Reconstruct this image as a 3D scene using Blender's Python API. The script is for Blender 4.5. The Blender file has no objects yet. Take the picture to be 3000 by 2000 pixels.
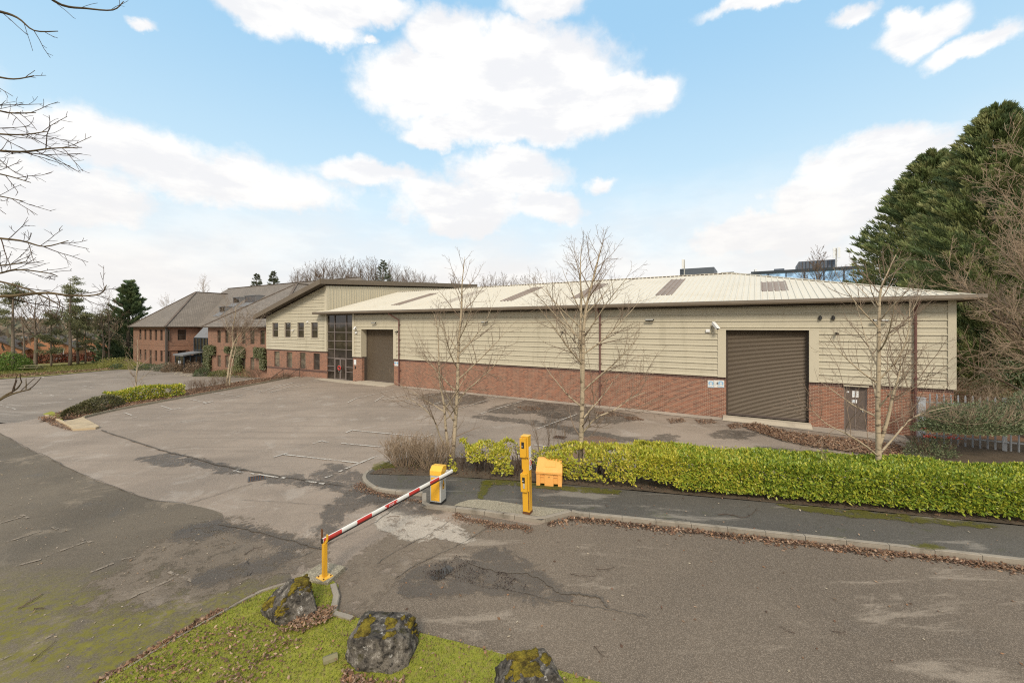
import bpy, bmesh, math, random
import numpy as np
from mathutils import Vector, Matrix, noise as mnoise
random.seed(7)
RNG = np.random.default_rng(7)
R = math.radians
scene = bpy.context.scene
COL = scene.collection

# ------------------------------------------------------------------ camera / site frame
F, HY, H = 1230.0, 955.0, 5.5            # focal length and horizon row for a 3000 px wide frame, eye height
def gp(u, v, z=0.0):                     # ground point seen at (u, v) at height z
    y = (H - z) * F / (v - HY)
    return Vector(((u - 1500) / F * y, y, z))
def dp(u, v, y):                         # point at depth y
    return Vector(((u - 1500) / F * y, y, H - (v - HY) / F * y))
CX, CY = 21.3, 20.25                     # front right corner of the warehouse
_l = math.hypot(2100, 1230)
DX, DY = -2100 / _l, 1230 / _l           # along the front wall, to the left
NX, NY = DY, -DX                         # into the building
def W(t, s, z=0.0): return Vector((CX + t * DX + s * NX, CY + t * DY + s * NY, z))
def TS(x, y): return ((x - CX) * DX + (y - CY) * DY, (x - CX) * NX + (y - CY) * NY)
def tpx(u, s=0.0):
    r = (u - 1500) / F
    cx, cy = CX + s * NX, CY + s * NY
    return (r * cy - cx) / (DX - r * DY)
def zpx(u, v, s=0.0):
    return H - (v - HY) / F * W(tpx(u, s), s).y
SITE_ROT = math.atan2(-DY, -DX)

cam = bpy.data.cameras.new('camera'); camo = bpy.data.objects.new('camera', cam); COL.objects.link(camo)
cam.sensor_width = 36; cam.lens = F / 3000 * 36; cam.shift_y = (HY - 1000) / 3000
cam.clip_start = 0.1; cam.clip_end = 12000
camo.location = (0, 0, H); camo.rotation_euler = (R(90), 0, 0)
scene.camera = camo

# ------------------------------------------------------------------ object helpers
def tag(o, label=None, cat=None, group=None, kind=None):
    if label: o['label'] = label
    if cat: o['category'] = cat
    if group: o['group'] = group
    if kind: o['kind'] = kind
    return o
def empty(name, label, cat, loc=(0, 0, 0), rotz=0, group=None):
    o = bpy.data.objects.new(name, None); COL.objects.link(o)
    o.location = loc; o.rotation_euler = (0, 0, rotz); o.empty_display_size = 0.1
    return tag(o, label, cat, group)
def mesh_obj(name, me, mat, parent=None, loc=None, rot=None):
    if mat is not None: me.materials.append(mat)
    o = bpy.data.objects.new(name, me); COL.objects.link(o)
    if parent: o.parent = parent
    if loc is not None: o.location = loc
    if rot is not None: o.rotation_euler = rot
    return o
def frame_of(d):
    d = Vector(d).normalized()
    a = Vector((0, 0, 1)) if abs(d.z) < 0.9 else Vector((1, 0, 0))
    x = d.cross(a).normalized(); return x, d.cross(x).normalized(), d

class MB:
    def __init__(s): s.v = []; s.f = []; s.c = None
    def quad(s, *p):
        n = len(s.v); s.v += [tuple(q) for q in p]; s.f.append(tuple(range(n, n + len(p))))
    def box(s, x0, x1, y0, y1, z0, z1):
        n = len(s.v)
        s.v += [(x0, y0, z0), (x1, y0, z0), (x1, y1, z0), (x0, y1, z0), (x0, y0, z1), (x1, y0, z1), (x1, y1, z1), (x0, y1, z1)]
        for q in ((0, 3, 2, 1), (4, 5, 6, 7), (0, 1, 5, 4), (1, 2, 6, 5), (2, 3, 7, 6), (3, 0, 4, 7)): s.f.append(tuple(n + i for i in q))
    def bar(s, a, b, w, h, up=(0, 0, 1), off=0.0):      # box beam from a to b
        a, b = Vector(a), Vector(b); d = (b - a).normalized(); up = Vector(up)
        x = d.cross(up).normalized(); y = x.cross(d).normalized()
        n = len(s.v)
        for p in (a, b):
            for i, j in ((-1, -1), (1, -1), (1, 1), (-1, 1)): s.v.append(tuple(p + x * i * w / 2 + y * (j * h / 2 + off)))
        for q in ((0, 1, 2, 3), (7, 6, 5, 4), (0, 4, 5, 1), (1, 5, 6, 2), (2, 6, 7, 3), (3, 7, 4, 0)): s.f.append(tuple(n + i for i in q))
    def tube(s, pts, rad, k=5, cap=True):
        n0 = len(s.v); m = len(pts); v = s.v; f = s.f
        cs = [(math.cos(2 * math.pi * i / k), math.sin(2 * math.pi * i / k)) for i in range(k)]
        x, y, _ = frame_of(pts[1] - pts[0])
        for i, p in enumerate(pts):
            d = pts[min(i + 1, m - 1)] - pts[max(i - 1, 0)]
            if d.length > 1e-9:
                d = d.normalized(); x = (x - d * x.dot(d)); x = x.normalized() if x.length > 1e-6 else frame_of(d)[0]; y = d.cross(x)
            r = rad[i]
            for c, q in cs: v.append((p.x + (x.x * c + y.x * q) * r, p.y + (x.y * c + y.y * q) * r, p.z + (x.z * c + y.z * q) * r))
        for i in range(m - 1):
            a = n0 + i * k
            for j in range(k):
                jj = (j + 1) % k; f.append((a + j, a + jj, a + k + jj, a + k + j))
        if cap: f.append(tuple(n0 + i for i in range(k - 1, -1, -1))); f.append(tuple(n0 + (m - 1) * k + i for i in range(k)))
    def cyl(s, a, b, r, k=12, r2=None): s.tube([Vector(a), Vector(b)], [r, r if r2 is None else r2], k)
    def prism(s, poly, axis, a0, a1):       # poly in the two other axes
        n = len(s.v); k = len(poly)
        for a in (a0, a1):
            for p, q in poly:
                s.v.append((a, p, q) if axis == 0 else (p, a, q) if axis == 1 else (p, q, a))
        s.f.append(tuple(n + i for i in range(k))); s.f.append(tuple(n + 2 * k - 1 - i for i in range(k)))
        for i in range(k):
            j = (i + 1) % k; s.f.append((n + i, n + k + i, n + k + j, n + j))
    def build(s, name, mat, parent=None, loc=None, rot=None, smooth=False, bevel=0):
        me = bpy.data.meshes.new(name); me.from_pydata(s.v, [], s.f)
        bm = bmesh.new(); bm.from_mesh(me)
        if len(s.v) < 60000: bmesh.ops.recalc_face_normals(bm, faces=bm.faces[:])
        if bevel: bmesh.ops.bevel(bm, geom=bm.edges[:], offset=bevel, segments=2, affect='EDGES', profile=0.5, clamp_overlap=True)
        bm.to_mesh(me); bm.free()
        if smooth: me.shade_smooth()
        return mesh_obj(name, me, mat, parent, loc, rot)

def leaf_mesh(name, P, D, Nn, L, Wd, col=None, fold=0.18):
    """many small folded leaves: base, left, right, tip and a lowered midrib"""
    P, D, Nn = (np.asarray(a, dtype=np.float64) for a in (P, D, Nn))
    n = len(P)
    D = D / np.maximum(np.linalg.norm(D, axis=1, keepdims=True), 1e-9)
    S = np.cross(D, Nn); S /= np.maximum(np.linalg.norm(S, axis=1, keepdims=True), 1e-9)
    Nn = np.cross(S, D)
    L = np.broadcast_to(np.asarray(L, dtype=np.float64), (n,))[:, None]; Wd = np.broadcast_to(np.asarray(Wd, dtype=np.float64), (n,))[:, None]
    V = np.empty((n, 5, 3))
    V[:, 0] = P; V[:, 3] = P + D * L
    m = P + D * L * 0.5
    V[:, 1] = m + S * Wd * .5; V[:, 2] = m - S * Wd * .5; V[:, 4] = m - Nn * Wd * fold
    V = V.reshape(-1, 3)
    tri = np.array([[0, 4, 1], [4, 3, 1], [0, 2, 4], [4, 2, 3]])
    T = (np.arange(n)[:, None, None] * 5 + tri[None]).reshape(-1, 3)
    me = bpy.data.meshes.new(name)
    me.vertices.add(len(V)); me.vertices.foreach_set('co', V.astype(np.float32).ravel())
    me.loops.add(len(T) * 3); me.loops.foreach_set('vertex_index', T.astype(np.int32).ravel())
    me.polygons.add(len(T)); me.polygons.foreach_set('loop_start', np.arange(0, len(T) * 3, 3, dtype=np.int32))
    me.update(calc_edges=True)
    if col is not None:
        c = np.ones((n, 5, 4)); c[:, :, :3] = np.asarray(col)[:, None, :]
        at = me.color_attributes.new('col', 'FLOAT_COLOR', 'POINT'); at.data.foreach_set('color', c.astype(np.float32).ravel())
    return me
def unit(n, rng=RNG):
    a = rng.normal(size=(n, 3)); return a / np.linalg.norm(a, axis=1, keepdims=True)
def pick(cols, n, jit=0.18, rng=RNG):
    c = np.array(cols)[rng.integers(0, len(cols), n)]
    return c * (1 + rng.uniform(-jit, jit, (n, 1)))
def text_mesh(body, size, extrude=0.001):
    cu = bpy.data.curves.new('lettering', 'FONT'); cu.body = body; cu.size = size; cu.extrude = extrude
    cu.align_x = 'CENTER'; cu.align_y = 'CENTER'
    ob = bpy.data.objects.new('lettering', cu); COL.objects.link(ob)
    dg = bpy.context.evaluated_depsgraph_get()
    me = bpy.data.meshes.new_from_object(ob.evaluated_get(dg)); bpy.data.objects.remove(ob)
    return me

# ------------------------------------------------------------------ material helpers
class NT:
    def __init__(s, nt): s.nt = nt
    def n(s, typ, props=None, **ins):
        nd = s.nt.nodes.new(typ)
        for k, v in (props or {}).items(): setattr(nd, k, v)
        for k, v in ins.items():
            key = k.replace('_', ' ') if not k.startswith('i') or not k[1:].isdigit() else int(k[1:])
            s.put(nd.inputs[key], v)
        return nd
    def put(s, sock, v):
        if isinstance(v, bpy.types.NodeSocket): s.nt.links.new(v, sock)
        elif isinstance(v, (tuple, list)) and sock.type == 'RGBA' and len(v) == 3: sock.default_value = (*v, 1)
        else: sock.default_value = v
    def math(s, op, a, b=0.0, clamp=False):
        nd = s.n('ShaderNodeMath', {'operation': op, 'use_clamp': clamp}); s.put(nd.inputs[0], a); s.put(nd.inputs[1], b); return nd.outputs[0]
    def vmath(s, op, a, b=None, scale=None):
        nd = s.n('ShaderNodeVectorMath', {'operation': op}); s.put(nd.inputs[0], a)
        if b is not None: s.put(nd.inputs[1], b)
        if scale is not None: s.put(nd.inputs['Scale'], scale)
        return nd.outputs['Value'] if op in ('LENGTH', 'DOT_PRODUCT') else nd.outputs[0]
    def mix(s, fac, a, b, blend='MIX'):
        nd = s.n('ShaderNodeMix', {'data_type': 'RGBA', 'blend_type': blend}); s.put(nd.inputs[0], fac); s.put(nd.inputs[6], a); s.put(nd.inputs[7], b); return nd.outputs[2]
    def noise(s, vec, scale, detail=4, rough=0.55, dist=0.0):
        nd = s.n('ShaderNodeTexNoise', None, Scale=scale, Detail=detail, Roughness=rough, Distortion=dist)
        if vec is not None: s.put(nd.inputs['Vector'], vec)
        return nd.outputs[0]
    def sstep(s, x, a, b):
        nd = s.n('ShaderNodeMapRange', {'interpolation_type': 'SMOOTHSTEP'}); s.put(nd.inputs[0], x); nd.inputs[1].default_value = a; nd.inputs[2].default_value = b; return nd.outputs[0]
    def scale(s, vec, sc):
        nd = s.n('ShaderNodeMapping'); s.put(nd.inputs[0], vec); nd.inputs['Scale'].default_value = sc; return nd.outputs[0]
    def sep(s, vec):
        nd = s.n('ShaderNodeSeparateXYZ'); s.put(nd.inputs[0], vec); return nd.outputs
    def comb(s, x, y, z):
        nd = s.n('ShaderNodeCombineXYZ'); s.put(nd.inputs[0], x); s.put(nd.inputs[1], y); s.put(nd.inputs[2], z); return nd.outputs[0]
    def bump(s, h, strength=0.3, dist=0.02):
        return s.n('ShaderNodeBump', None, Height=h, Strength=strength, Distance=dist).outputs[0]
def new_mat(name, rough=0.7, spec=0.3):
    m = bpy.data.materials.new(name); m.use_nodes = True
    t = NT(m.node_tree); b = m.node_tree.nodes['Principled BSDF']
    b.inputs['Roughness'].default_value = rough; b.inputs['Specular IOR Level'].default_value = spec
    t.b = b; t.co = t.n('ShaderNodeTexCoord').outputs['Object']; t.m = m
    return m, t
def mat_plain(name, col, rough=0.6, var=0.12, sc=3.0, dirt=None, dirt_amt=0.35, metal=0.0, spec=0.3, bump=0.0, streak=False):
    m, t = new_mat(name, rough, spec)
    n1 = t.noise(t.co, sc, 5, 0.6)
    c = t.mix(n1, tuple(x * (1 - var) for x in col), tuple(min(1, x * (1 + var)) for x in col))
    if dirt is not None:
        vec = t.scale(t.co, (4, 4, 0.35)) if streak else t.co
        n2 = t.noise(vec, sc * 0.7, 6, 0.65)
        c = t.mix(t.math('MULTIPLY', t.sstep(n2, 0.5, 0.72), dirt_amt), c, dirt)
    t.put(t.b.inputs['Base Color'], c); t.b.inputs['Metallic'].default_value = metal
    if bump: t.put(t.b.inputs['Normal'], t.bump(t.noise(t.co, sc * 12, 3), bump, 0.01))
    return m
def mat_leaf(name, transl=0.25, rough=0.45, spec=0.35):
    m, t = new_mat(name, rough, spec)
    c = t.n('ShaderNodeVertexColor', {'layer_name': 'col'}).outputs[0]
    t.put(t.b.inputs['Base Color'], c)
    tr = t.n('ShaderNodeBsdfTranslucent', None, Color=c)
    mx = t.n('ShaderNodeMixShader', None, Fac=transl)
    t.nt.links.new(t.b.outputs[0], mx.inputs[1]); t.nt.links.new(tr.outputs[0], mx.inputs[2])
    t.nt.links.new(mx.outputs[0], t.nt.nodes['Material Output'].inputs[0])
    return m
def mat_brick(name, c1, c2, mortar, patch, patch_amt=0.5, soldier=False, weather=(0.1, 0.08, 0.07)):
    m, t = new_mat(name, 0.85, 0.2)
    x, y, z = t.sep(t.co)
    u = t.math('ADD', x, y)
    vec = t.comb(z, u, 0.0) if soldier else t.comb(u, z, 0.0)
    br = t.n('ShaderNodeTexBrick', {'offset': 0.0 if soldier else 0.5}, Vector=vec, Color1=c1, Color2=c2, Mortar=mortar, Scale=1.0)
    br.inputs['Mortar Size'].default_value = 0.011; br.inputs['Mortar Smooth'].default_value = 0.2; br.inputs['Bias'].default_value = -0.1
    br.inputs['Brick Width'].default_value = 0.235; br.inputs['Row Height'].default_value = 0.078
    c = br.outputs[0]
    n1 = t.noise(t.co, 0.55, 5, 0.6)
    c = t.mix(t.math('MULTIPLY', t.sstep(n1, 0.45, 0.7), patch_amt), c, patch, 'MIX')
    n2 = t.noise(t.scale(t.co, (1.5, 1.5, 0.5)), 1.1, 6, 0.7)
    c = t.mix(t.math('MULTIPLY', t.sstep(n2, 0.52, 0.75), 0.45), c, weather)
    n3 = t.noise(t.scale(vec, (4.2, 12.8, 1)), 1.0, 2, 0.5)
    c = t.mix(0.6, c, t.mix(n3, (0.6, 0.55, 0.55), (1.35, 1.35, 1.35)), 'MULTIPLY')
    t.put(t.b.inputs['Base Color'], c)
    t.put(t.b.inputs['Normal'], t.bump(br.outputs['Fac'], -0.35, 0.006))
    return m

def mat_ground(name, base, var, agg=0.25, agg_scale=90, blotch=None, moss=None, rough=0.85, streak_dir=None, pale=None, pale_amt=0.0, soft=0.0, pale_dir=None):
    """asphalt family: base tone, large mottling, aggregate speckle, optional moss function and pale worn patches"""
    m, t = new_mat(name, rough, 0.25)
    co = t.co
    n1 = t.noise(co, 0.16, 6, 0.6, 0.4); n2 = t.noise(co, 0.9, 6, 0.65, 0.3); n3 = t.noise(co, agg_scale, 2, 0.6)
    n4 = t.noise(co, 7.0, 6, 0.75)
    c = t.mix(t.sstep(n1, 0.35, 0.65), tuple(x * (1 - var) for x in base), tuple(x * (1 + var) for x in base))
    if streak_dir is not None:          # tyre-worn streaks along one direction
        rot = t.n('ShaderNodeMapping', None, Vector=co); rot.inputs['Rotation'].default_value = (0, 0, -streak_dir); rot.inputs['Scale'].default_value = (0.10, 1.4, 1)
        ns = t.noise(rot.outputs[0], 1.0, 5, 0.6)
        c = t.mix(t.math('MULTIPLY', t.sstep(ns, 0.48, 0.7), 0.5), c, tuple(x * 0.62 for x in base))
        c = t.mix(t.math('MULTIPLY', t.sstep(ns, 0.44, 0.28), 0.4), c, tuple(x * 1.3 for x in base))
    c = t.mix(t.math('MULTIPLY', t.sstep(n2, 0.52, 0.72), 0.45), c, blotch or tuple(x * 0.66 for x in base))
    c = t.mix(t.math('MULTIPLY', t.sstep(n4, 0.55, 0.75), 0.3), c, tuple(x * 0.6 for x in base))
    if pale is not None:
        pco = co
        if pale_dir is not None:
            rot = t.n('ShaderNodeMapping', None, Vector=co); rot.inputs['Rotation'].default_value = (0, 0, -pale_dir); rot.inputs['Scale'].default_value = (0.4, 1.9, 1); pco = rot.outputs[0]
        np_ = t.noise(t.vmath('ADD', pco, (31.7, 5.3, 0)), 0.55, 6, 0.7, 0.5)
        c = t.mix(t.math('MULTIPLY', t.sstep(np_, 0.55, 0.65), pale_amt), c, pale)
    sp = t.n('ShaderNodeTexVoronoi', {'feature': 'F1'}, Vector=co, Scale=agg_scale)
    cell = t.sep(sp.outputs['Color'])[0]
    c = t.mix(t.math('MULTIPLY', t.sstep(cell, 0.55, 1.0), agg), c, tuple(min(1, x * 2.6 + 0.05) for x in base))
    c = t.mix(t.math('MULTIPLY', t.sstep(cell, 0.35, 0.0), agg), c, tuple(x * 0.4 for x in base))
    if moss is not None: c = moss(t, c, n2, n4)
    t.put(t.b.inputs['Base Color'], c)
    rr = t.math('SUBTRACT', rough, t.math('MULTIPLY', t.sstep(n2, 0.55, 0.75), 0.25))
    t.put(t.b.inputs['Roughness'], rr)
    t.put(t.b.inputs['Normal'], t.bump(t.math('ADD', n3, t.math('MULTIPLY', n4, 0.6)), 0.35, 0.012))
    if soft: soften(t, n2, n4, soft)
    return m
def soften(t, n2, n4, amt):          # feathered, broken edge from the 'fade' attribute
    fd = t.sep(t.n('ShaderNodeVertexColor', {'layer_name': 'fade'}).outputs[0])[0]
    n6 = t.noise(t.co, 2.6, 7, 0.7, 0.6)
    e = t.math('ADD', t.math('MULTIPLY', fd, 0.8), t.math('ADD', t.math('MULTIPLY', t.math('SUBTRACT', n4, 0.5), 1.2), t.math('MULTIPLY', t.math('SUBTRACT', n6, 0.5), 3.0)))
    t.put(t.b.inputs['Alpha'], t.math('MULTIPLY', t.math('MULTIPLY', t.sstep(e, 0.3, 0.85), t.sstep(fd, 0.0, 0.3)), amt))

# ------------------------------------------------------------------ world: sky with clouds
SUN_AZ, SUN_EL = R(182), R(40)          # compass angle of the sun clockwise from +Y
w = bpy.data.worlds.new('World'); scene.world = w; w.use_nodes = True
t = NT(w.node_tree); bg = w.node_tree.nodes['Background']
sky = t.n('ShaderNodeTexSky', {'sky_type': 'NISHITA', 'sun_disc': False, 'sun_elevation': SUN_EL, 'sun_rotation': SUN_AZ, 'altitude': 100, 'air_density': 1.0, 'dust_density': 1.6, 'ozone_density': 1.6})
SKYSTR = 0.11
dirv = t.vmath('NORMALIZE', t.n('ShaderNodeTexCoord').outputs['Generated'])
x, y, z = t.sep(dirv)
az = t.math('ARCTAN2', x, y); el = t.math('ARCSINE', z)
nwarp = t.n('ShaderNodeTexNoise', None, Vector=dirv, Scale=5.5, Detail=9, Roughness=0.62)
nsep = t.n('ShaderNodeSeparateColor'); t.put(nsep.inputs[0], nwarp.outputs['Color'])
nw2 = t.n('ShaderNodeTexNoise', None, Vector=dirv, Scale=17.0, Detail=7, Roughness=0.6)
wa = t.math('MULTIPLY', t.math('SUBTRACT', nsep.outputs[0], 0.5), 0.11)
we = t.math('MULTIPLY', t.math('SUBTRACT', nsep.outputs[1], 0.5), 0.12)
pos = t.comb(t.math('ADD', az, wa), t.math('ADD', el, we), 0.0)
def sphere_xy(u, v):
    a = math.atan((u - 1500) / F); return a, math.atan((HY - v) / F * math.cos(a))
#        u, v, half width, half height, softness weight
BLOBS = [(1330, 125, 140, 110, 1), (1500, 205, 330, 140, 1), (1220, 255, 170, 110, 1), (1560, 320, 330, 85, 1), (1760, 290, 210, 85, 1), (1910, 270, 80, 62, 1), (1430, 375, 270, 60, 1), (1260, 405, 90, 36, 1),
         (1490, 520, 170, 85, .9), (1350, 600, 210, 90, .8), (1600, 612, 130, 50, .9), (1480, 470, 80, 45, 1), (1350, 660, 120, 60, .7),
         (760, 50, 120, 75, .95), (930, 85, 130, 55, .95), (1080, 25, 170, 55, .8), (1600, 15, 110, 55, .9), (1000, 55, 90, 45, .8),
         (2700, 95, 140, 70, 1), (2850, 145, 140, 42, .95), (2640, 60, 60, 45, .9), (2490, 45, 70, 36, .7), (2250, -5, 210, 34, .8),
         (2560, 460, 240, 80, 1), (2440, 570, 210, 80, .9), (2250, 690, 330, 75, .8), (2700, 560, 260, 140, .9),
         (380, 460, 360, 90, .8), (660, 535, 420, 85, .75), (180, 590, 330, 110, .75), (1080, 520, 200, 34, .6), (430, 110, 40, 22, .6), (1080, 125, 30, 16, .6), (1760, 535, 60, 22, .5), (1740, 165, 80, 16, .4),
         (-400, 300, 500, 250, .8), (3500, 250, 420, 200, .8)]
mask = None
for (u, v, ru, rv, wt) in BLOBS:
    a0, e0 = sphere_xy(u, v); a1 = sphere_xy(u - ru, v)[0]; a2 = sphere_xy(u + ru, v)[0]
    e1 = sphere_xy(u, v + rv)[1]; e2 = sphere_xy(u, v - rv)[1]
    sa, se = abs(a2 - a1) / 2 * 1.12, abs(e2 - e1) / 2 * 1.12
    d = t.vmath('LENGTH', t.vmath('MULTIPLY', t.vmath('SUBTRACT', pos, (a0, e0, 0)), (1 / sa, 1 / se, 0)))
    k = t.math('MULTIPLY', t.math('SUBTRACT', 1.0, d), wt)
    mask = k if mask is None else t.math('MAXIMUM', mask, k)
fine = t.math('MULTIPLY', t.math('SUBTRACT', nw2.outputs[0], 0.5), 0.8)
dens = t.math('MULTIPLY', t.sstep(t.math('ADD', mask, fine), -0.12, 0.34), 0.97)
# unseen clouds behind the camera and overhead, widened to make the light less blue
gen = t.noise(t.scale(dirv, (2.2, 2.2, 4.5)), 1.3, 8, 0.6)
behind = t.math('MULTIPLY', t.sstep(gen, 0.34, 0.46), t.math('MAXIMUM', t.sstep(y, 0.25, -0.15), t.sstep(z, 0.72, 0.9)))
dens = t.math('MAXIMUM', dens, behind)
# general whitening toward the horizon
hz = t.sstep(t.math('ADD', el, t.math('MULTIPLY', t.math('SUBTRACT', gen, 0.5), 0.25)), 0.36, 0.07)
dens = t.math('MAXIMUM', dens, t.math('MULTIPLY', hz, 0.98))
shade = t.noise(t.scale(dirv, (3, 3, 9)), 2.2, 7, 0.6)
ccol = t.mix(t.sstep(shade, 0.60, 0.42), (0.665, 0.668, 0.685), (0.765, 0.755, 0.74))
hcol = t.mix(t.sstep(shade, 0.3, 0.62), (0.735, 0.715, 0.69), (0.665, 0.65, 0.64))
ccol = t.mix(hz, ccol, hcol)
CL = 1.0
ccol = t.vmath('SCALE', ccol, scale=CL / SKYSTR)
skyc = t.mix(0.86, sky.outputs[0], t.mix(t.sstep(el, 0.65, 0.15), (0.29 / SKYSTR, 0.51 / SKYSTR, 0.71 / SKYSTR), (0.52 / SKYSTR, 0.68 / SKYSTR, 0.76 / SKYSTR)))
t.put(bg.inputs['Color'], t.mix(dens, skyc, ccol)); bg.inputs['Strength'].default_value = SKYSTR
w.cycles.sampling_method = 'MANUAL'; w.cycles.sample_map_resolution = 512

sun = bpy.data.lights.new('sun', 'SUN'); suno = bpy.data.objects.new('sun', sun); COL.objects.link(suno)
sun.energy = 2.3; sun.angle = R(15); sun.color = (1.0, 0.90, 0.76)
sd = Vector((math.sin(SUN_AZ) * math.cos(SUN_EL), math.cos(SUN_AZ) * math.cos(SUN_EL), math.sin(SUN_EL)))
suno.rotation_euler = sd.to_track_quat('Z', 'Y').to_euler(); suno.location = sd * 60
scene.view_settings.view_transform = 'Standard'; scene.view_settings.look = 'None'
scene.view_settings.exposure = 0.47; scene.view_settings.gamma = 1.0
scene.cycles.max_bounces = 6; scene.cycles.diffuse_bounces = 3; scene.cycles.glossy_bounces = 3; scene.cycles.transparent_max_bounces = 8
scene.cycles.use_denoising = False; scene.cycles.pixel_filter_type = 'BLACKMAN_HARRIS'; scene.cycles.filter_width = 1.15
# ------------------------------------------------------------------ materials
def moss_left(t, c, n2, n4):
    x, y, z = t.sep(t.co)
    e = t.math('ADD', y, t.math('MULTIPLY', t.math('SUBTRACT', n2, 0.5), 5.0))
    k = t.math('MULTIPLY', t.math('MULTIPLY', t.sstep(e, 9.9, 8.0), t.sstep(n4, 0.37, 0.58)), t.sstep(n2, 0.36, 0.54))
    c = t.mix(t.math('MULTIPLY', k, 0.9), c, t.mix(t.noise(t.co, 3.0, 5, 0.7), (0.08, 0.075, 0.012), (0.24, 0.215, 0.025)))
    return c
def moss_path(t, c, n2, n4):
    k = t.math('MULTIPLY', t.sstep(n2, 0.56, 0.7), t.sstep(n4, 0.4, 0.6))
    return t.mix(t.math('MULTIPLY', k, 0.55), c, (0.085, 0.095, 0.015))
LOT_DIR = math.atan2(-0.35, 1.0)
M = {}
M['lot'] = mat_ground('worn_asphalt', (0.25, 0.20, 0.155), 0.14, 0.2, 80, streak_dir=R(62), pale=(0.35, 0.305, 0.255), pale_amt=0.45)
M['lot_low'] = mat_ground('lower_asphalt', (0.225, 0.185, 0.146), 0.14, 0.1, 40, streak_dir=R(8), pale=(0.34, 0.295, 0.245), pale_amt=0.6, pale_dir=R(6))
M['dark'] = mat_ground('dark_tarmac', (0.122, 0.099, 0.071), 0.22, 0.25, 90, blotch=(0.085, 0.074, 0.06), moss=moss_left, pale=(0.225, 0.18, 0.13), pale_amt=0.7)
M['mid'] = mat_ground('brown_tarmac', (0.18, 0.143, 0.105), 0.14, 0.2, 85, blotch=(0.105, 0.086, 0.067), pale=(0.27, 0.22, 0.17), pale_amt=0.6, soft=0.9)
M['road'] = mat_ground('road_tarmac', (0.138, 0.109, 0.08), 0.16, 0.42, 95, blotch=(0.10, 0.079, 0.059), pale=(0.27, 0.222, 0.17), pale_amt=0.8, pale_dir=R(-12))
M['path'] = mat_ground('path_asphalt', (0.085, 0.077, 0.064), 0.16, 0.3, 90, moss=moss_path, pale=(0.22, 0.195, 0.16), pale_amt=0.85, pale_dir=R(-14))
M['platform'] = mat_ground('platform_concrete', (0.24, 0.21, 0.15), 0.15, 0.4, 60, moss=moss_path)
M['damp'] = mat_ground('damp_asphalt', (0.12, 0.10, 0.08), 0.15, 0.2, 60, rough=0.55, soft=0.62)
M['crackfill'] = mat_ground('crack_fill', (0.10, 0.083, 0.065), 0.15, 0.2, 60)
M['rust'] = mat_ground('rust_stain', (0.27, 0.165, 0.105), 0.15, 0.2, 60, soft=0.7)
M['repair'] = mat_ground('pale_repair', (0.40, 0.345, 0.28), 0.10, 0.2, 60, soft=0.9)
M['kerb'] = mat_plain('kerb_concrete', (0.27, 0.235, 0.185), 0.9, 0.25, 2.5, (0.10, 0.085, 0.06), 0.7, bump=0.4)
M['slab'] = mat_plain('sandy_concrete', (0.42, 0.33, 0.21), 0.9, 0.2, 2.0, (0.2, 0.16, 0.11), 0.6, bump=0.3)
M['step'] = mat_plain('door_apron_concrete', (0.44, 0.38, 0.29), 0.85, 0.15, 1.5, (0.25, 0.21, 0.16), 0.6, bump=0.2)
M['earth'] = mat_plain('earth', (0.10, 0.075, 0.05), 0.95, 0.35, 3.0, (0.05, 0.04, 0.028), 0.6, bump=0.6)
M['bank'] = mat_plain('leafy_bank', (0.15, 0.085, 0.05), 0.95, 0.4, 4.0, (0.05, 0.035, 0.025), 0.6, bump=0.8)
def mat_grass(name, a, b, brown, amt):
    m, t = new_mat(name, 0.9, 0.15)
    n1 = t.noise(t.co, 0.5, 5, 0.65); n2 = t.noise(t.co, 9, 5, 0.7); n3 = t.noise(t.co, 90, 3)
    c = t.mix(n1, a, b); c = t.mix(t.math('MULTIPLY', t.sstep(n2, 0.45, 0.7), amt), c, brown)
    c = t.mix(0.5, c, t.mix(n3, (0.3, 0.3, 0.3), (0.8, 0.8, 0.8)), 'OVERLAY')
    t.put(t.b.inputs['Base Color'], c); t.put(t.b.inputs['Normal'], t.bump(t.math('ADD', n3, n2), 0.8, 0.03)); return m
M['grass'] = mat_grass('mossy_lawn', (0.16, 0.195, 0.03), (0.36, 0.345, 0.05), (0.25, 0.18, 0.08), 0.75)
M['grass_far'] = mat_grass('far_lawn', (0.16, 0.15, 0.05), (0.21, 0.20, 0.065), (0.26, 0.17, 0.10), 0.7)
M['brick'] = mat_brick('red_brick', (0.29, 0.12, 0.072), (0.12, 0.056, 0.042), (0.36, 0.275, 0.20), (0.30, 0.14, 0.085), 0.25, weather=(0.16, 0.09, 0.065))
M['brick_office'] = mat_brick('office_brick', (0.27, 0.135, 0.085), (0.14, 0.075, 0.055), (0.29, 0.21, 0.15), (0.30, 0.15, 0.095), 0.3, weather=(0.17, 0.105, 0.075))
M['brick_far'] = mat_brick('bungalow_brick', (0.46, 0.20, 0.10), (0.36, 0.15, 0.08), (0.4, 0.26, 0.16), (0.5, 0.25, 0.13), 0.4)
M['soldier'] = mat_brick('dark_soldier_brick', (0.085, 0.042, 0.035), (0.06, 0.032, 0.03), (0.2, 0.14, 0.11), (0.09, 0.05, 0.04), 0.4, soldier=True)
M['clad'] = mat_plain('beige_cladding', (0.47, 0.425, 0.315), 0.45, 0.05, 0.6, (0.35, 0.315, 0.225), 0.55, spec=0.4, streak=True)
M['trim'] = mat_plain('beige_trim', (0.50, 0.45, 0.335), 0.45, 0.04, 1.0, (0.44, 0.38, 0.27), 0.35, spec=0.4, streak=True)
M['roof'] = mat_plain('cream_roof_sheet', (0.60, 0.555, 0.455), 0.5, 0.04, 0.5, (0.52, 0.46, 0.35), 0.4, spec=0.35)
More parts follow.
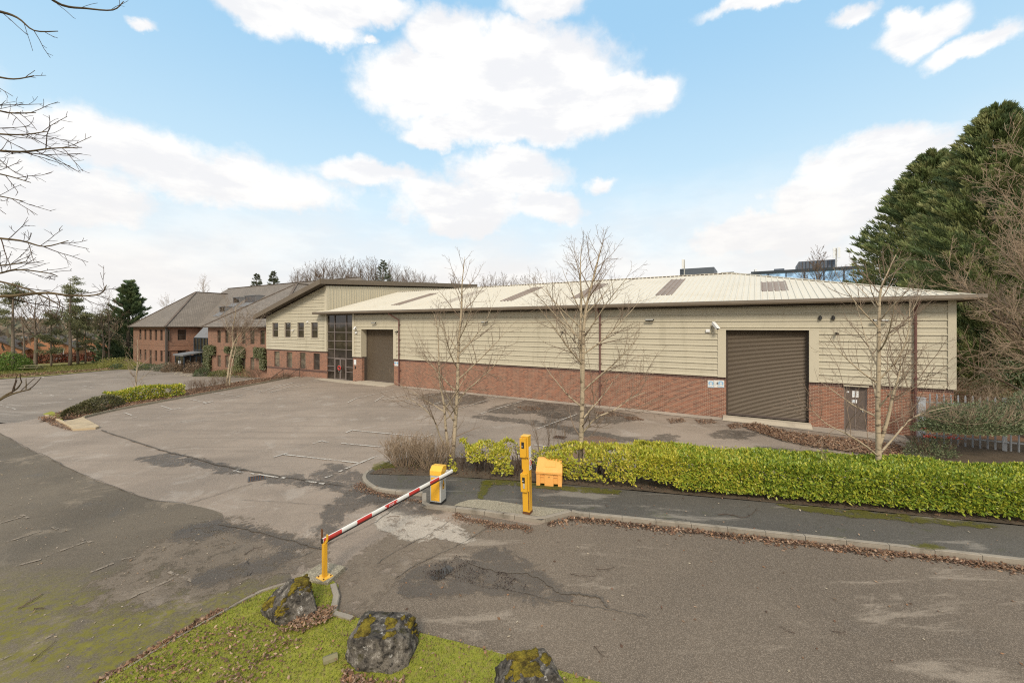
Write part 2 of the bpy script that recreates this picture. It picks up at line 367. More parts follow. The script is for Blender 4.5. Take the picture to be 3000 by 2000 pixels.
M['skylight'] = mat_plain('weathered_rooflight', (0.26, 0.20, 0.155), 0.5, 0.2, 1.5, (0.15, 0.12, 0.09), 0.6)
M['brown'] = mat_plain('brown_coated_metal', (0.135, 0.105, 0.072), 0.45, 0.1, 1.0, (0.19, 0.155, 0.11), 0.4, spec=0.4)
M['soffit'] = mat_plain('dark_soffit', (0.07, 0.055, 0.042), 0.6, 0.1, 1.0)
M['pipe'] = mat_plain('maroon_pipe', (0.13, 0.06, 0.05), 0.4, 0.12, 2.0, spec=0.4)
M['shutter'] = mat_plain('brown_shutter', (0.13, 0.10, 0.068), 0.42, 0.08, 0.8, (0.11, 0.085, 0.06), 0.4, metal=0.2, spec=0.5)
M['door'] = mat_plain('brown_door', (0.115, 0.09, 0.075), 0.5, 0.1, 1.5)
M['frame'] = mat_plain('bronze_frame', (0.17, 0.14, 0.125), 0.4, 0.08, 2.0, spec=0.5)
M['winframe'] = mat_plain('dark_window_frame', (0.085, 0.07, 0.06), 0.45, 0.1, 2.0)
def mat_glass(name, col, rough=0.06, spec=0.6):
    m, t = new_mat(name, rough, spec)
    n = t.noise(t.co, 0.9, 4, 0.6); t.put(t.b.inputs['Base Color'], t.mix(t.sstep(n, 0.4, 0.65), col, tuple(x * 2.6 for x in col)))
    t.put(t.b.inputs['Normal'], t.bump(t.noise(t.co, 0.6, 2), 0.06, 0.05)); return m
M['glass'] = mat_glass('dark_glazing', (0.022, 0.017, 0.013))
M['blueglass'] = mat_glass('blue_mirror_glass', (0.17, 0.28, 0.42), 0.08, 0.8)
M['plant'] = mat_plain('blue_grey_cladding', (0.095, 0.11, 0.13), 0.5, 0.1, 0.5)
M['blind'] = mat_glass('glass_over_blind', (0.075, 0.062, 0.045), 0.1, 0.5)
def mat_slate(name, c):
    m, t = new_mat(name, 0.75, 0.3)
    x, y, z = t.sep(t.co)
    br = t.n('ShaderNodeTexBrick', {'offset': 0.5}, Vector=t.comb(t.math('ADD', x, y), t.math('MULTIPLY', z, 1.0), 0.0), Color1=c, Color2=tuple(k * 0.78 for k in c), Mortar=tuple(k * 0.42 for k in c), Scale=1.0)
    br.inputs['Brick Width'].default_value = 0.33; br.inputs['Row Height'].default_value = 0.2; br.inputs['Mortar Size'].default_value = 0.022
    n = t.noise(t.co, 0.35, 6, 0.7); n2 = t.noise(t.co, 2.2, 6, 0.75)
    cc = t.mix(t.math('MULTIPLY', t.sstep(n, 0.45, 0.7), 0.5), br.outputs[0], tuple(k * 0.62 for k in c))
    cc = t.mix(t.math('MULTIPLY', t.sstep(n2, 0.55, 0.75), 0.35), cc, (0.30, 0.28, 0.22))
    t.put(t.b.inputs['Base Color'], cc); return m
M['slate'] = mat_slate('grey_slates', (0.225, 0.192, 0.158))
M['tile_far'] = mat_slate('brown_roof_tiles', (0.16, 0.125, 0.10))
M['lead'] = mat_plain('lead_grey', (0.17, 0.17, 0.17), 0.6, 0.12, 1.5)
M['darkmetal'] = mat_plain('blue_black_metal', (0.035, 0.045, 0.055), 0.4, 0.1, 2.0)
M['black'] = mat_plain('black_plastic', (0.025, 0.024, 0.023), 0.5, 0.1, 3.0)
M['white'] = mat_plain('white_plastic', (0.72, 0.72, 0.70), 0.4, 0.06, 3.0)
M['greywhite'] = mat_plain('off_white_sheet', (0.62, 0.62, 0.58), 0.5, 0.1, 3.0)
M['bluesign'] = mat_plain('pale_blue_sign', (0.25, 0.42, 0.58), 0.5, 0.1, 3.0)
M['red'] = mat_plain('red_plastic', (0.50, 0.05, 0.04), 0.4, 0.12, 3.0, (0.35, 0.12, 0.09), 0.4)
M['yellow'] = mat_plain('yellow_paint', (0.64, 0.34, 0.025), 0.4, 0.07, 2.5, (0.30, 0.12, 0.03), 0.65, spec=0.45, streak=True)
M['yellowlite'] = mat_plain('faded_yellow_paint', (0.74, 0.43, 0.05), 0.4, 0.07, 2.5, (0.6, 0.42, 0.16), 0.5, spec=0.45)
M['orange'] = mat_plain('orange_plastic', (0.74, 0.36, 0.09), 0.55, 0.07, 3.0, (0.72, 0.44, 0.20), 0.6, spec=0.35)
M['rusty'] = mat_plain('rust', (0.12, 0.05, 0.02), 0.9, 0.3, 8.0)
M['galv'] = mat_plain('grey_coated_steel', (0.40, 0.40, 0.37), 0.45, 0.1, 2.0, (0.24, 0.22, 0.15), 0.5, spec=0.4, streak=True)
M['fence'] = mat_plain('galvanised_steel', (0.30, 0.315, 0.33), 0.5, 0.15, 2.0, (0.18, 0.17, 0.15), 0.5, metal=0.3)
M['boom'] = mat_plain('white_boom', (0.70, 0.69, 0.64), 0.4, 0.06, 2.0, (0.5, 0.46, 0.36), 0.5)
M['wood'] = mat_plain('weathered_timber', (0.20, 0.18, 0.10), 0.85, 0.25, 4.0)
def mat_bark(name, pale, dark, amt, sc=1.0):
    m, t = new_mat(name, 0.85, 0.2)
    n = t.noise(t.scale(t.co, (2.0 * sc, 2.0 * sc, 7.0 * sc)), 1.6, 5, 0.65); n2 = t.noise(t.scale(t.co, (1.2, 1.2, 1.0)), 1.3, 4)
    c = t.mix(t.math('MULTIPLY', t.sstep(n, 0.53, 0.64), amt), pale, dark)
    c = t.mix(t.math('MULTIPLY', t.sstep(n2, 0.48, 0.68), 0.5), c, tuple(k * 0.6 for k in pale))
    t.put(t.b.inputs['Base Color'], c); t.put(t.b.inputs['Normal'], t.bump(n, 0.4, 0.02)); return m
M['birch'] = mat_bark('birch_bark', (0.40, 0.325, 0.22), (0.06, 0.042, 0.03), 0.95)
M['birchtwig'] = mat_plain('birch_twig', (0.20, 0.145, 0.10), 0.8, 0.3, 2.0)
M['bark'] = mat_bark('grey_bark', (0.17, 0.135, 0.10), (0.07, 0.055, 0.04), 0.8)
M['barkgreen'] = mat_bark('mossy_bark', (0.115, 0.085, 0.045), (0.055, 0.04, 0.025), 0.8)
M['twigwood'] = mat_plain('wood_twig', (0.135, 0.09, 0.058), 0.85, 0.3, 1.0)
M['twig'] = mat_plain('brown_twig', (0.155, 0.11, 0.075), 0.85, 0.3, 2.0)
M['twigpale'] = mat_plain('pale_twig', (0.27, 0.20, 0.135), 0.85, 0.3, 1.0)
M['twigdark'] = mat_plain('dark_twig', (0.075, 0.05, 0.035), 0.85, 0.3, 2.0)
M['leaf'] = mat_leaf('glossy_leaf', 0.25, 0.4, 0.4)
M['needle'] = mat_leaf('conifer_foliage', 0.15, 0.7, 0.2)
M['deadleaf'] = mat_leaf('dead_leaf', 0.15, 0.8, 0.15)
M['blade'] = mat_leaf('grass_blade', 0.3, 0.8, 0.1)
def mat_line(name, col, lo=0.36):
    m, t = new_mat(name, 0.7, 0.2)
    n = t.noise(t.co, 9, 6, 0.75); n2 = t.noise(t.co, 0.8, 3, 0.6)
    t.put(t.b.inputs['Base Color'], t.mix(t.noise(t.co, 30, 3), tuple(k * 0.8 for k in col), col))
    a = t.sstep(t.math('ADD', n, t.math('MULTIPLY', t.math('SUBTRACT', n2, 0.5), 0.5)), lo, lo + 0.14)
    t.put(t.b.inputs['Alpha'], a); return m
M['line'] = mat_line('worn_white_paint', (0.56, 0.51, 0.44), 0.40); M['lineold'] = mat_line('old_white_paint', (0.30, 0.245, 0.185), 0.43); M['lineyellow'] = mat_line('worn_cream_paint', (0.52, 0.45, 0.31))
def mat_rock():
    m, t = new_mat('dark_limestone', 0.9, 0.2)
    n = t.noise(t.co, 2.2, 7, 0.7); n2 = t.noise(t.co, 9, 7, 0.75); n3 = t.noise(t.co, 28, 4, 0.7)
    c = t.mix(t.sstep(n, 0.35, 0.65), (0.06, 0.053, 0.044), (0.17, 0.148, 0.12))
    c = t.mix(t.math('MULTIPLY', t.sstep(n2, 0.53, 0.64), 0.8), c, (0.33, 0.30, 0.255))
    c = t.mix(t.math('MULTIPLY', t.sstep(n2, 0.48, 0.38), 0.85), c, (0.02, 0.018, 0.016))
    v_ = t.n('ShaderNodeTexVoronoi', {'feature': 'F1'}, Vector=t.vmath('ADD', t.co, t.vmath('SCALE', t.n('ShaderNodeTexNoise', None, Vector=t.co, Scale=6.0).outputs['Color'], scale=.15)), Scale=5.5).outputs['Distance']
    c = t.mix(t.math('MULTIPLY', t.sstep(v_, 0.2, 0.12), t.sstep(n3, 0.45, 0.55)), c, (0.42, 0.40, 0.36))
    c = t.mix(t.math('MULTIPLY', t.sstep(t.noise(t.vmath('ADD', t.co, (3, 9, 1)), 3.5, 6, 0.7), 0.56, 0.66), 0.7), c, (0.05, 0.045, 0.012))
    t.put(t.b.inputs['Base Color'], c); t.put(t.b.inputs['Normal'], t.bump(t.math('ADD', n2, t.math('MULTIPLY', n3, 0.5)), 0.9, 0.05)); return m
M['rock'] = mat_rock()
def mat_moss():
    m, t = new_mat('moss', 0.95, 0.1)
    n = t.noise(t.co, 6, 5, 0.7); n2 = t.noise(t.co, 45, 3)
    c = t.mix(t.sstep(n, 0.35, 0.65), (0.05, 0.036, 0.012), (0.20, 0.155, 0.022))
    c = t.mix(0.6, c, t.mix(n2, (0.25, 0.25, 0.25), (0.85, 0.85, 0.85)), 'OVERLAY')
    t.put(t.b.inputs['Base Color'], c); t.put(t.b.inputs['Normal'], t.bump(n2, 0.9, 0.03)); return m
M['moss'] = mat_moss()
def mat_mosspatch():
    m, t = new_mat('pavement_moss', 0.95, 0.1); n2 = t.noise(t.co, 2.5, 6, 0.7); n4 = t.noise(t.co, 11, 6, 0.75)
    t.put(t.b.inputs['Base Color'], t.mix(n4, (0.06, 0.06, 0.012), (0.19, 0.18, 0.02))); t.put(t.b.inputs['Normal'], t.bump(t.noise(t.co, 60, 3), 0.8, 0.02)); soften(t, n2, n4, 0.6); return m
M['mosspatch'] = mat_mosspatch()
M['hill'] = mat_plain('hill_woodland', (0.10, 0.095, 0.085), 0.95, 0.3, 0.01)
def mat_water():
    m, t = new_mat('standing_water', 0.03, 0.5); t.put(t.b.inputs['Base Color'], (0.03, 0.026, 0.02)); soften(t, t.noise(t.co, 3, 4), t.noise(t.co, 9, 5), 0.85); return m
M['puddle'] = mat_water()
M['carsilver'] = mat_plain('silver_paint', (0.5, 0.5, 0.52), 0.3, 0.05, 1.0, spec=0.6)
M['carred'] = mat_plain('red_paint', (0.35, 0.03, 0.03), 0.3, 0.05, 1.0, spec=0.6)
M['tyre'] = mat_plain('tyre_rubber', (0.02, 0.02, 0.02), 0.85, 0.1, 4.0)

# ------------------------------------------------------------------ terrain
def sm(x):
    x = min(1.0, max(0.0, x)); return x * x * (3 - 2 * x)
def zg(x, y):
    t_, s_ = TS(x, y); q = t_ - 0.4 * s_
    a = sm((q - 53.9) / 0.6); b = sm((q - 50.0) / 26.0)
    m = sm((s_ + 23.0) / 4.0)
    if s_ > -4.2: a = sm((t_ - 51.0) / 2.6) if s_ < 1 else (1.0 if t_ > 53 else 0.0)
    z = -1.0 * (m * a + (1 - m) * b)
    z -= 1.4 * sm((t_ - 103) / 55.0)
    return z
from mathutils.geometry import tessellate_polygon
def drape(name, poly, off, mat, step=None, kind='structure', zf=zg, label=None, jit=0.0):
    bm = bmesh.new()
    vs = [bm.verts.new((p[0], p[1], 0)) for p in poly]
    for tri in tessellate_polygon([[Vector((p[0], p[1], 0)) for p in poly]]):
        try: bm.faces.new([vs[i] for i in tri])
        except ValueError: pass
    if step:
        for ax in (0, 1):
            lo = min(p[ax] for p in poly); hi = max(p[ax] for p in poly)
            k = math.ceil(lo / step)
            while k * step < hi:
                co = [0, 0, 0]; co[ax] = k * step; no = [0, 0, 0]; no[ax] = 1
                bmesh.ops.bisect_plane(bm, geom=bm.verts[:] + bm.edges[:] + bm.faces[:], plane_co=co, plane_no=no, dist=1e-5); k += 1
    for v in bm.verts:
        v.co.z = zf(v.co.x, v.co.y) + off + (jit * mnoise.noise(v.co * 0.9) if jit else 0)
    bmesh.ops.recalc_face_normals(bm, faces=bm.faces[:])
    if sum(f.normal.z for f in bm.faces) < 0: bmesh.ops.reverse_faces(bm, faces=bm.faces[:])
    me = bpy.data.meshes.new(name); bm.to_mesh(me); bm.free(); me.shade_smooth()
    o = mesh_obj(name, me, mat); tag(o, label, None, None, kind); return o
def xy(pts, z=0): return [gp(u, v, z).to_2d() for u, v in pts]
def smooth_poly(pts, n=4, closed=True):
    """Catmull-Rom through the points"""
    out = []; m = len(pts); pts = [Vector(p) for p in pts]
    for i in range(m if closed else m - 1):
        p0, p1, p2, p3 = (pts[(i + k) % m] if closed else pts[min(max(i + k, 0), m - 1)] for k in (-1, 0, 1, 2))
        for j in range(n):
            a = j / n
            out.append(0.5 * ((2 * p1) + (-p0 + p2) * a + (2 * p0 - 5 * p1 + 4 * p2 - p3) * a * a + (-p0 + 3 * p1 - 3 * p2 + p3) * a ** 3))
    if not closed: out.append(pts[-1])
    return out
def wobble_poly(pts, amp, n=6, seed=0, fr=1.3):
    o = smooth_poly(pts, n)
    return [Vector((p.x + amp * mnoise.noise(Vector((p.x * fr, p.y * fr, seed))), p.y + amp * mnoise.noise(Vector((p.x * fr, p.y * fr, seed + 9.3))))) for p in o]

def soft_patch(name, pts, off, mat, d=0.2, kind='structure', zf=zg):
    pts = [Vector(p) for p in pts]; n = len(pts)
    if sum(a.x * b.y - b.x * a.y for a, b in zip(pts, pts[1:] + pts[:1])) < 0: pts = pts[::-1]
    outp = []
    for i in range(n):
        tg = (pts[(i + 1) % n] - pts[i - 1]); tg = tg.normalized() if tg.length > 1e-6 else Vector((1, 0)); outp.append(pts[i] + Vector((tg.y, -tg.x)) * d)
    bm = bmesh.new(); lay = bm.verts.layers.float_color.new('fade')
    vi = [bm.verts.new((p.x, p.y, 0)) for p in pts]; vo = [bm.verts.new((p.x, p.y, 0)) for p in outp]
    for v in vi: v[lay] = (1, 1, 1, 1)
    for v in vo: v[lay] = (0, 0, 0, 1)
    for tri in tessellate_polygon([[Vector((p.x, p.y, 0)) for p in pts]]):
        try: bm.faces.new([vi[q] for q in tri])
        except ValueError: pass
    for i in range(n):
        j = (i + 1) % n; bm.faces.new((vi[i], vo[i], vo[j], vi[j]))
    for v in bm.verts: v.co.z = zf(v.co.x, v.co.y) + off
    bmesh.ops.recalc_face_normals(bm, faces=bm.faces[:])
    me = bpy.data.meshes.new(name); bm.to_mesh(me); bm.free()
    return tag(mesh_obj(name, me, mat), None, None, None, kind)

# the big ground sheet to the horizon
def far_ground():
    def axis(lo, hi):
        a = list(np.arange(lo, hi + 0.1, 3.0)); st = 6.0; x = lo
        while x > -4500: x -= st; a.insert(0, x); st *= 1.35
        st = 6.0; x = a[-1]
        while x < 4500: x += st; a.append(x); st *= 1.35
        return a
    xs, ys = axis(-130, 60), axis(-15, 140)
    v = [(x, y, zg(x, y) - (0.35 if y < 95 else 0.12)) for y in ys for x in xs]; nx = len(xs)
    f = [(j * nx + i, j * nx + i + 1, (j + 1) * nx + i + 1, (j + 1) * nx + i) for j in range(len(ys) - 1) for i in range(nx - 1)]
    mb = MB(); mb.v = v; mb.f = f
    tag(mb.build('ground', M['grass_far'], smooth=True), kind='structure')
far_ground()
# upper car park and foreground asphalt (one sheet), lower car park
lot = [W(-6, 0.3), W(51.5, 0.3), W(52.6, -3.0), W(47.5, -16.5), W(45.5, -21.5), W(75, -46), (-45, -6), (40, -6), (40, 12)]
drape('car_park', [p[:2] for p in lot], 0.0, M['lot'], 1.5)
low = [W(52.0, -4.0), W(52.0, 0.4), W(58.2, 0.4), W(58.2, 4), W(125, 6), W(118, -40), W(75, -46), W(46.0, -21.0), W(48.0, -16.0)]
drape('lower_car_park', [p[:2] for p in low], 0.012, M['lot_low'], 1.0)
verge = xy([(-300, 1140), (0, 1111), (150, 1101), (316, 1085), (350, 1083), (400, 1080), (440, 1077)], -1) + [W(112, 0.5, 0).to_2d(), W(112, 40).to_2d(), W(175, 60).to_2d(), W(190, -60).to_2d(), W(130, -60).to_2d()]
drape('grass_verge', verge, 0.07, M['grass_far'], 4.0)
# dark tarmac, foreground left
dk = [(-60, 1245), (0, 1268), (75, 1312), (140, 1340), (260, 1398), (330, 1424), (440, 1463), (545, 1476), (650, 1503), (645, 1540), (720, 1610), (800, 1645), (855, 1692), (760, 1727), (650, 1788), (474, 1889), (291, 2000), (60, 2150)]
dkp = smooth_poly(xy(dk), 3, False) + [Vector((-9, 3.0)), Vector((-24, 3.0)), Vector((-34, 14)), Vector((-40, 26))]
drape('dark_tarmac', dkp, 0.006, M['dark'], 1.5)
md = [(632, 1527), (560, 1560), (470, 1592), (420, 1622), (395, 1660), (330, 1700), (300, 1760), (420, 1770), (560, 1740), (700, 1702), (830, 1668), (900, 1650), (940, 1620), (900, 1590), (800, 1570), (720, 1545)]
soft_patch('brown_tarmac', smooth_poly(xy(md), 3), 0.009, M['mid'], .55)
# entrance road, foreground right
rd = [(1236, 1462), (1400, 1505), (1520, 1530), (1584, 1536), (1680, 1503), (1950, 1532), (2400, 1577), (3000, 1648), (3800, 1745), (4600, 2100), (3000, 2700), (1800, 2100), (1640, 1964), (1490, 1919), (1337, 1878), (1202, 1846), (1040, 1802), (1085, 1745), (1150, 1700), (1230, 1640), (1290, 1600), (1370, 1565), (1440, 1530), (1330, 1500)]
drape('road', wobble_poly(xy(rd), 0.05, 4, 2), 0.006, M['road'])
gr = [(1012, 1668), (1090, 1600), (1180, 1560), (1300, 1550), (1430, 1530), (1340, 1600), (1230, 1650), (1150, 1710), (1040, 1800), (985, 1784), (992, 1710)]
soft_patch('brown_tarmac', wobble_poly(xy(gr), 0.06, 4, 5), 0.010, M['mid'], .2)
for i, (pts, mt, z) in enumerate([
    ([(1098, 1535), (1150, 1495), (1230, 1505), (1300, 1525), (1370, 1565), (1385, 1583), (1340, 1590), (1280, 1570), (1235, 1585), (1180, 1570)], 'repair', 0.013),
    ([(1440, 1195), (1500, 1180), (1560, 1172), (1620, 1190), (1600, 1205), (1520, 1212), (1450, 1208)], 'damp', 0.006),
    ([(1230, 1162), (1300, 1150), (1400, 1160), (1420, 1178), (1350, 1185), (1270, 1182)], 'damp', 0.006),
    ([(1585, 1210), (1640, 1212), (1650, 1222), (1630, 1240), (1605, 1252), (1590, 1248), (1610, 1228)], 'damp', 0.006),
    ([(1395, 1222), (1600, 1250), (1760, 1285), (1990, 1310), (2150, 1330), (2120, 1318), (1950, 1296), (1770, 1270), (1620, 1242), (1450, 1220)], 'damp', 0.005),
    ([(1925, 1282), (1945, 1272), (1975, 1278), (1965, 1292), (1925, 1296)], 'damp', 0.009),
    ([(2140, 1262), (2210, 1270), (2160, 1285), (2080, 1275)], 'damp', 0.007), ([(2240, 1310), (2420, 1330), (2560, 1345), (2400, 1350), (2280, 1332)], 'damp', 0.007),
    ([(1690, 1290), (1750, 1278), (1790, 1290), (1760, 1320), (1700, 1345), (1660, 1340), (1670, 1310)], 'rust', 0.004),
    ([(980, 1360), (1060, 1400), (1130, 1440), (1230, 1462), (1150, 1475), (1040, 1452), (960, 1430), (900, 1410), (930, 1395)], 'damp', 0.007),
    ([(1000, 1420), (900, 1405), (840, 1395), (790, 1402), (800, 1412), (900, 1418)], 'damp', 0.004), ([(690, 1385), (620, 1370), (560, 1350), (540, 1340), (600, 1352), (700, 1372)], 'damp', 0.004),
    ([(1480, 1625), (1380, 1640), (1250, 1660), (1180, 1720), (1240, 1735), (1400, 1720), (1560, 1740), (1660, 1750), (1600, 1700)], 'damp', 0.012), ([(430, 1345), (480, 1330), (540, 1350), (500, 1365)], 'damp', 0.004), ([(590, 1700), (680, 1660), (790, 1640), (860, 1625), (800, 1660), (690, 1690)], 'damp', 0.012), ([(520, 1560), (620, 1530), (640, 1550), (560, 1580)], 'damp', 0.012), ([(1560, 1200), (1640, 1180), (1760, 1200), (1860, 1220), (1780, 1240), (1640, 1225)], 'damp', 0.006),
    ([(1070, 1430), (1120, 1448), (1230, 1475), (1290, 1492), (1190, 1500), (1100, 1480), (1010, 1500), (960, 1560), (940, 1545), (985, 1480)], 'damp', 0.009),
    ([(640, 1535), (760, 1560), (900, 1598), (860, 1602), (740, 1572), (650, 1548)], 'damp', 0.006)]):
    soft_patch('damp_patch' if mt == 'damp' else 'repair_patch' if mt == 'repair' else 'rust_stain', wobble_poly(xy(pts), 0.25 if mt != 'repair' else 0.1, 6, i * 3.1, 1.9), z + .0004 * i, M[mt], .4 if mt != 'repair' else .15)
# puddle in the broken tarmac
soft_patch('puddle', wobble_poly(xy([(1268, 1693), (1290, 1675), (1314, 1661), (1322, 1670), (1308, 1687), (1285, 1698)]), 0.04, 6, 1, 5), 0.034, M['puddle'], .12)
# cracks
def ribbon(mb, pts, w, z, jag=0.03, rng=random):
    pts = smooth_poly([p.to_2d() for p in pts], 8, False)
    L = []; Rr = []
    for i, p in enumerate(pts):
        d = (pts[min(i + 1, len(pts) - 1)] - pts[max(i - 1, 0)]).normalized(); n = Vector((-d.y, d.x))
        o = rng.uniform(-jag, jag); ww = w * rng.uniform(0.35, 1.2) * (0.3 if i in (0, len(pts) - 1) else 1)
        a, b = p + n * (o + ww / 2), p + n * (o - ww / 2)
        L.append((a.x, a.y, zg(a.x, a.y) + z)); Rr.append((b.x, b.y, zg(b.x, b.y) + z))
    for i in range(len(pts) - 1): mb.quad(L[i], L[i + 1], Rr[i + 1], Rr[i])
cr = MB()
for pts, wd in [([(1360, 1640), (1420, 1665), (1480, 1678), (1540, 1680), (1590, 1700), (1640, 1735), (1690, 1740), (1750, 1750), (1775, 1768), (1778, 1782)], 0.085),
                ([(1378, 1690), (1480, 1725), (1600, 1755), (1700, 1775), (1800, 1790), (1900, 1810)], 0.02),
                ([(1430, 1545), (1390, 1572), (1330, 1605), (1230, 1650), (1150, 1700)], 0.018),
                ([(1180, 1470), (1100, 1530), (1020, 1568), (930, 1610), (870, 1640)], 0.018), ([(1330, 1520), (1270, 1560), (1200, 1595), (1100, 1655)], 0.018),
                ([(740, 1417), (690, 1432), (620, 1455), (548, 1476)], 0.025), ([(545, 1475), (440, 1463), (330, 1424), (230, 1385), (140, 1340), (60, 1303), (0, 1268)], 0.03),
                ([(1210, 1462), (1000, 1480), (800, 1470), (700, 1466)], 0.015), ([(1010, 1425), (860, 1402), (760, 1385), (640, 1362), (560, 1340), (470, 1318), (330, 1272), (296, 1260)], 0.10), ([(640, 1535), (760, 1560), (900, 1598), (950, 1612)], 0.07),
                ([(0, 1232), (200, 1205), (500, 1180), (760, 1152), (1000, 1128)], 0.03), ([(400, 1254), (560, 1232), (800, 1190), (950, 1168)], 0.02)]:
    ribbon(cr, [gp(*p) for p in pts], wd, 0.030)
tag(cr.build('crack', M['crackfill']), kind='structure')
# wall-foot strip of paler concrete along the warehouse, door aprons
drape('concrete_strip', [p[:2] for p in (W(-0.5, -0.05), W(36, -0.05), W(36, -0.75), W(17, -0.95), W(8, -1.0), W(1.5, -1.9), W(-0.5, -1.9))], 0.02, mat_ground('strip_concrete', (0.36, 0.31, 0.25), 0.15, 0.15, 60))
mb = MB(); a, b = tpx(2120), tpx(2375)
mb.prism([(-0.95, 0.03), (-0.55, 0.16), (0.0, 0.17), (0.0, -0.05), (-0.95, -0.05)], 0, -a, -b)
a, b = tpx(1055), tpx(1158)
mb.prism([(-1.3, 0.015), (-0.4, 0.09), (0.5, 0.10), (0.5, -0.05), (-1.3, -0.05)], 0, -a, -b)
tag(mb.build('door_apron', M['step'], loc=(CX, CY, 0), rot=(0, 0, SITE_ROT)), kind='structure')
drape('entrance_slab', [p[:2] for p in (W(tpx(1052), -0.02), W(tpx(950), -0.02), W(tpx(950), -1.2), W(tpx(1060), -1.7))], 0.016, M['step'])

# ------------------------------------------------------------------ painted lines
def lines(name, segs, wd, mat, z=0.032, ref=0.0):
    mb = MB()
    for (a, b, c, d) in segs:
        p, q = gp(a, b, ref).to_2d(), gp(c, d, ref).to_2d(); n = (q - p); L = n.length; n = Vector((-n.y, n.x)).normalized() * wd / 2
        k = max(1, int(L / 1.0))
        for i in range(k):
            e = p + (q - p) * i / k; f = p + (q - p) * (i + 1) / k
            mb.quad(*[(v.x, v.y, zg(v.x, v.y) + z) for v in (e - n, f - n, f + n, e + n)])
    tag(mb.build(name, mat), kind='structure')
lines('parking_line', [(1106, 1336, 1011, 1375), (1003, 1379, 992, 1384), (972, 1393, 953, 1401), (801, 1340, 844, 1327), (829, 1332, 1050, 1357), (914, 1301, 946, 1291), (945, 1294, 963, 1296), (1000, 1299, 1113, 1310), (1013, 1268, 1031, 1261), (1033, 1261, 1245, 1281), (1267, 1273, 1190, 1300), (1318, 1280, 1345, 1284), (682, 1381, 705, 1374), (684, 1381, 712, 1385), (735, 1388, 745, 1390), (757, 1391, 814, 1400), (825, 1400, 835, 1402), (896, 1411, 927, 1415), (935, 1417, 950, 1419), (1565, 1304, 1600, 1309), (1735, 1321, 1790, 1325)], 0.10, M['line'])
lines('parking_line', [(1545, 1170, 1405, 1213), (1460, 1162, 1332, 1201), (1375, 1156, 1241, 1192), (1300, 1148, 1162, 1182), (1252, 1141, 1118, 1172), (1153, 1142, 1044, 1167), (1044, 1167, 1017, 1181), (1125, 1160, 1096, 1178), (1400, 1212, 1425, 1214), (1332, 1200, 1350, 1203), (1240, 1188, 1256, 1191), (1116, 1171, 1136, 1174), (1690, 1214, 1560, 1262)], 0.09, M['line'], 0.033)
lines('parking_line', [(709, 1138, 792, 1149.6), (792, 1149.6, 881, 1124), (759, 1149, 861, 1121), (822, 1121, 861, 1121.5), (847, 1137, 903, 1125.5), (785, 1140, 800, 1137), (800, 1133, 830, 1126), (618, 1150, 682, 1160), (676, 1165.6, 711, 1158.7), (558, 1170, 605, 1180.5), (593, 1184, 624, 1176), (470, 1189, 505, 1200), (487.5, 1204, 529.6, 1195.6), (361, 1208.5, 386, 1217), (380.5, 1226, 405, 1221.5), (900, 1118, 958, 1108)], 0.10, M['line'], 0.031)
lines('bay_line', [(0, 1936, 111, 1883), (130, 1873, 157, 1861), (371, 1758, 524, 1689), (494, 1677, 564, 1704), (264, 1679, 333, 1651), (350, 1642, 395, 1632), (134, 1631, 253, 1587.5), (237, 1580, 281, 1595), (19, 1589, 122, 1557), (153, 1545, 174, 1553), (0, 1534, 65, 1515), (63, 1509, 82, 1518.6), (20, 1475, 36, 1481), (45, 1660, 120, 1640)], 0.07, M['lineold'], 0.026)
lines('lower_bay_line', [(0, 1184, 12, 1187), (18, 1188, 26, 1191), (36, 1193, 46, 1197), (40, 1131, 52, 1134), (113, 1148, 127, 1151), (145, 1153, 158, 1157), (200, 1165, 210, 1167), (245, 1128, 254, 1130), (263, 1131, 272, 1133), (114, 1097, 130, 1104), (57, 1104, 66, 1108), (270, 1096, 305, 1100), (330, 1092, 350, 1094), (335, 1102, 395, 1099), (110, 1184, 170, 1174), (30, 1190, 110, 1184), (160, 1108, 200, 1110), (415, 1093, 450, 1096)], 0.10, M['line'], 0.03, -0.9)
lines('hatched_line', [(330, 1102, 430, 1101), (430, 1101, 495, 1090), (495, 1090, 510, 1090), (511, 1096, 560, 1103), (511, 1096, 520, 1090), (524, 1098, 537, 1091), (537, 1100, 551, 1092), (549, 1101, 565, 1094), (520, 1090, 572, 1095), (385, 1118, 440, 1117)], 0.12, M['lineyellow'], 0.03, -1.0)

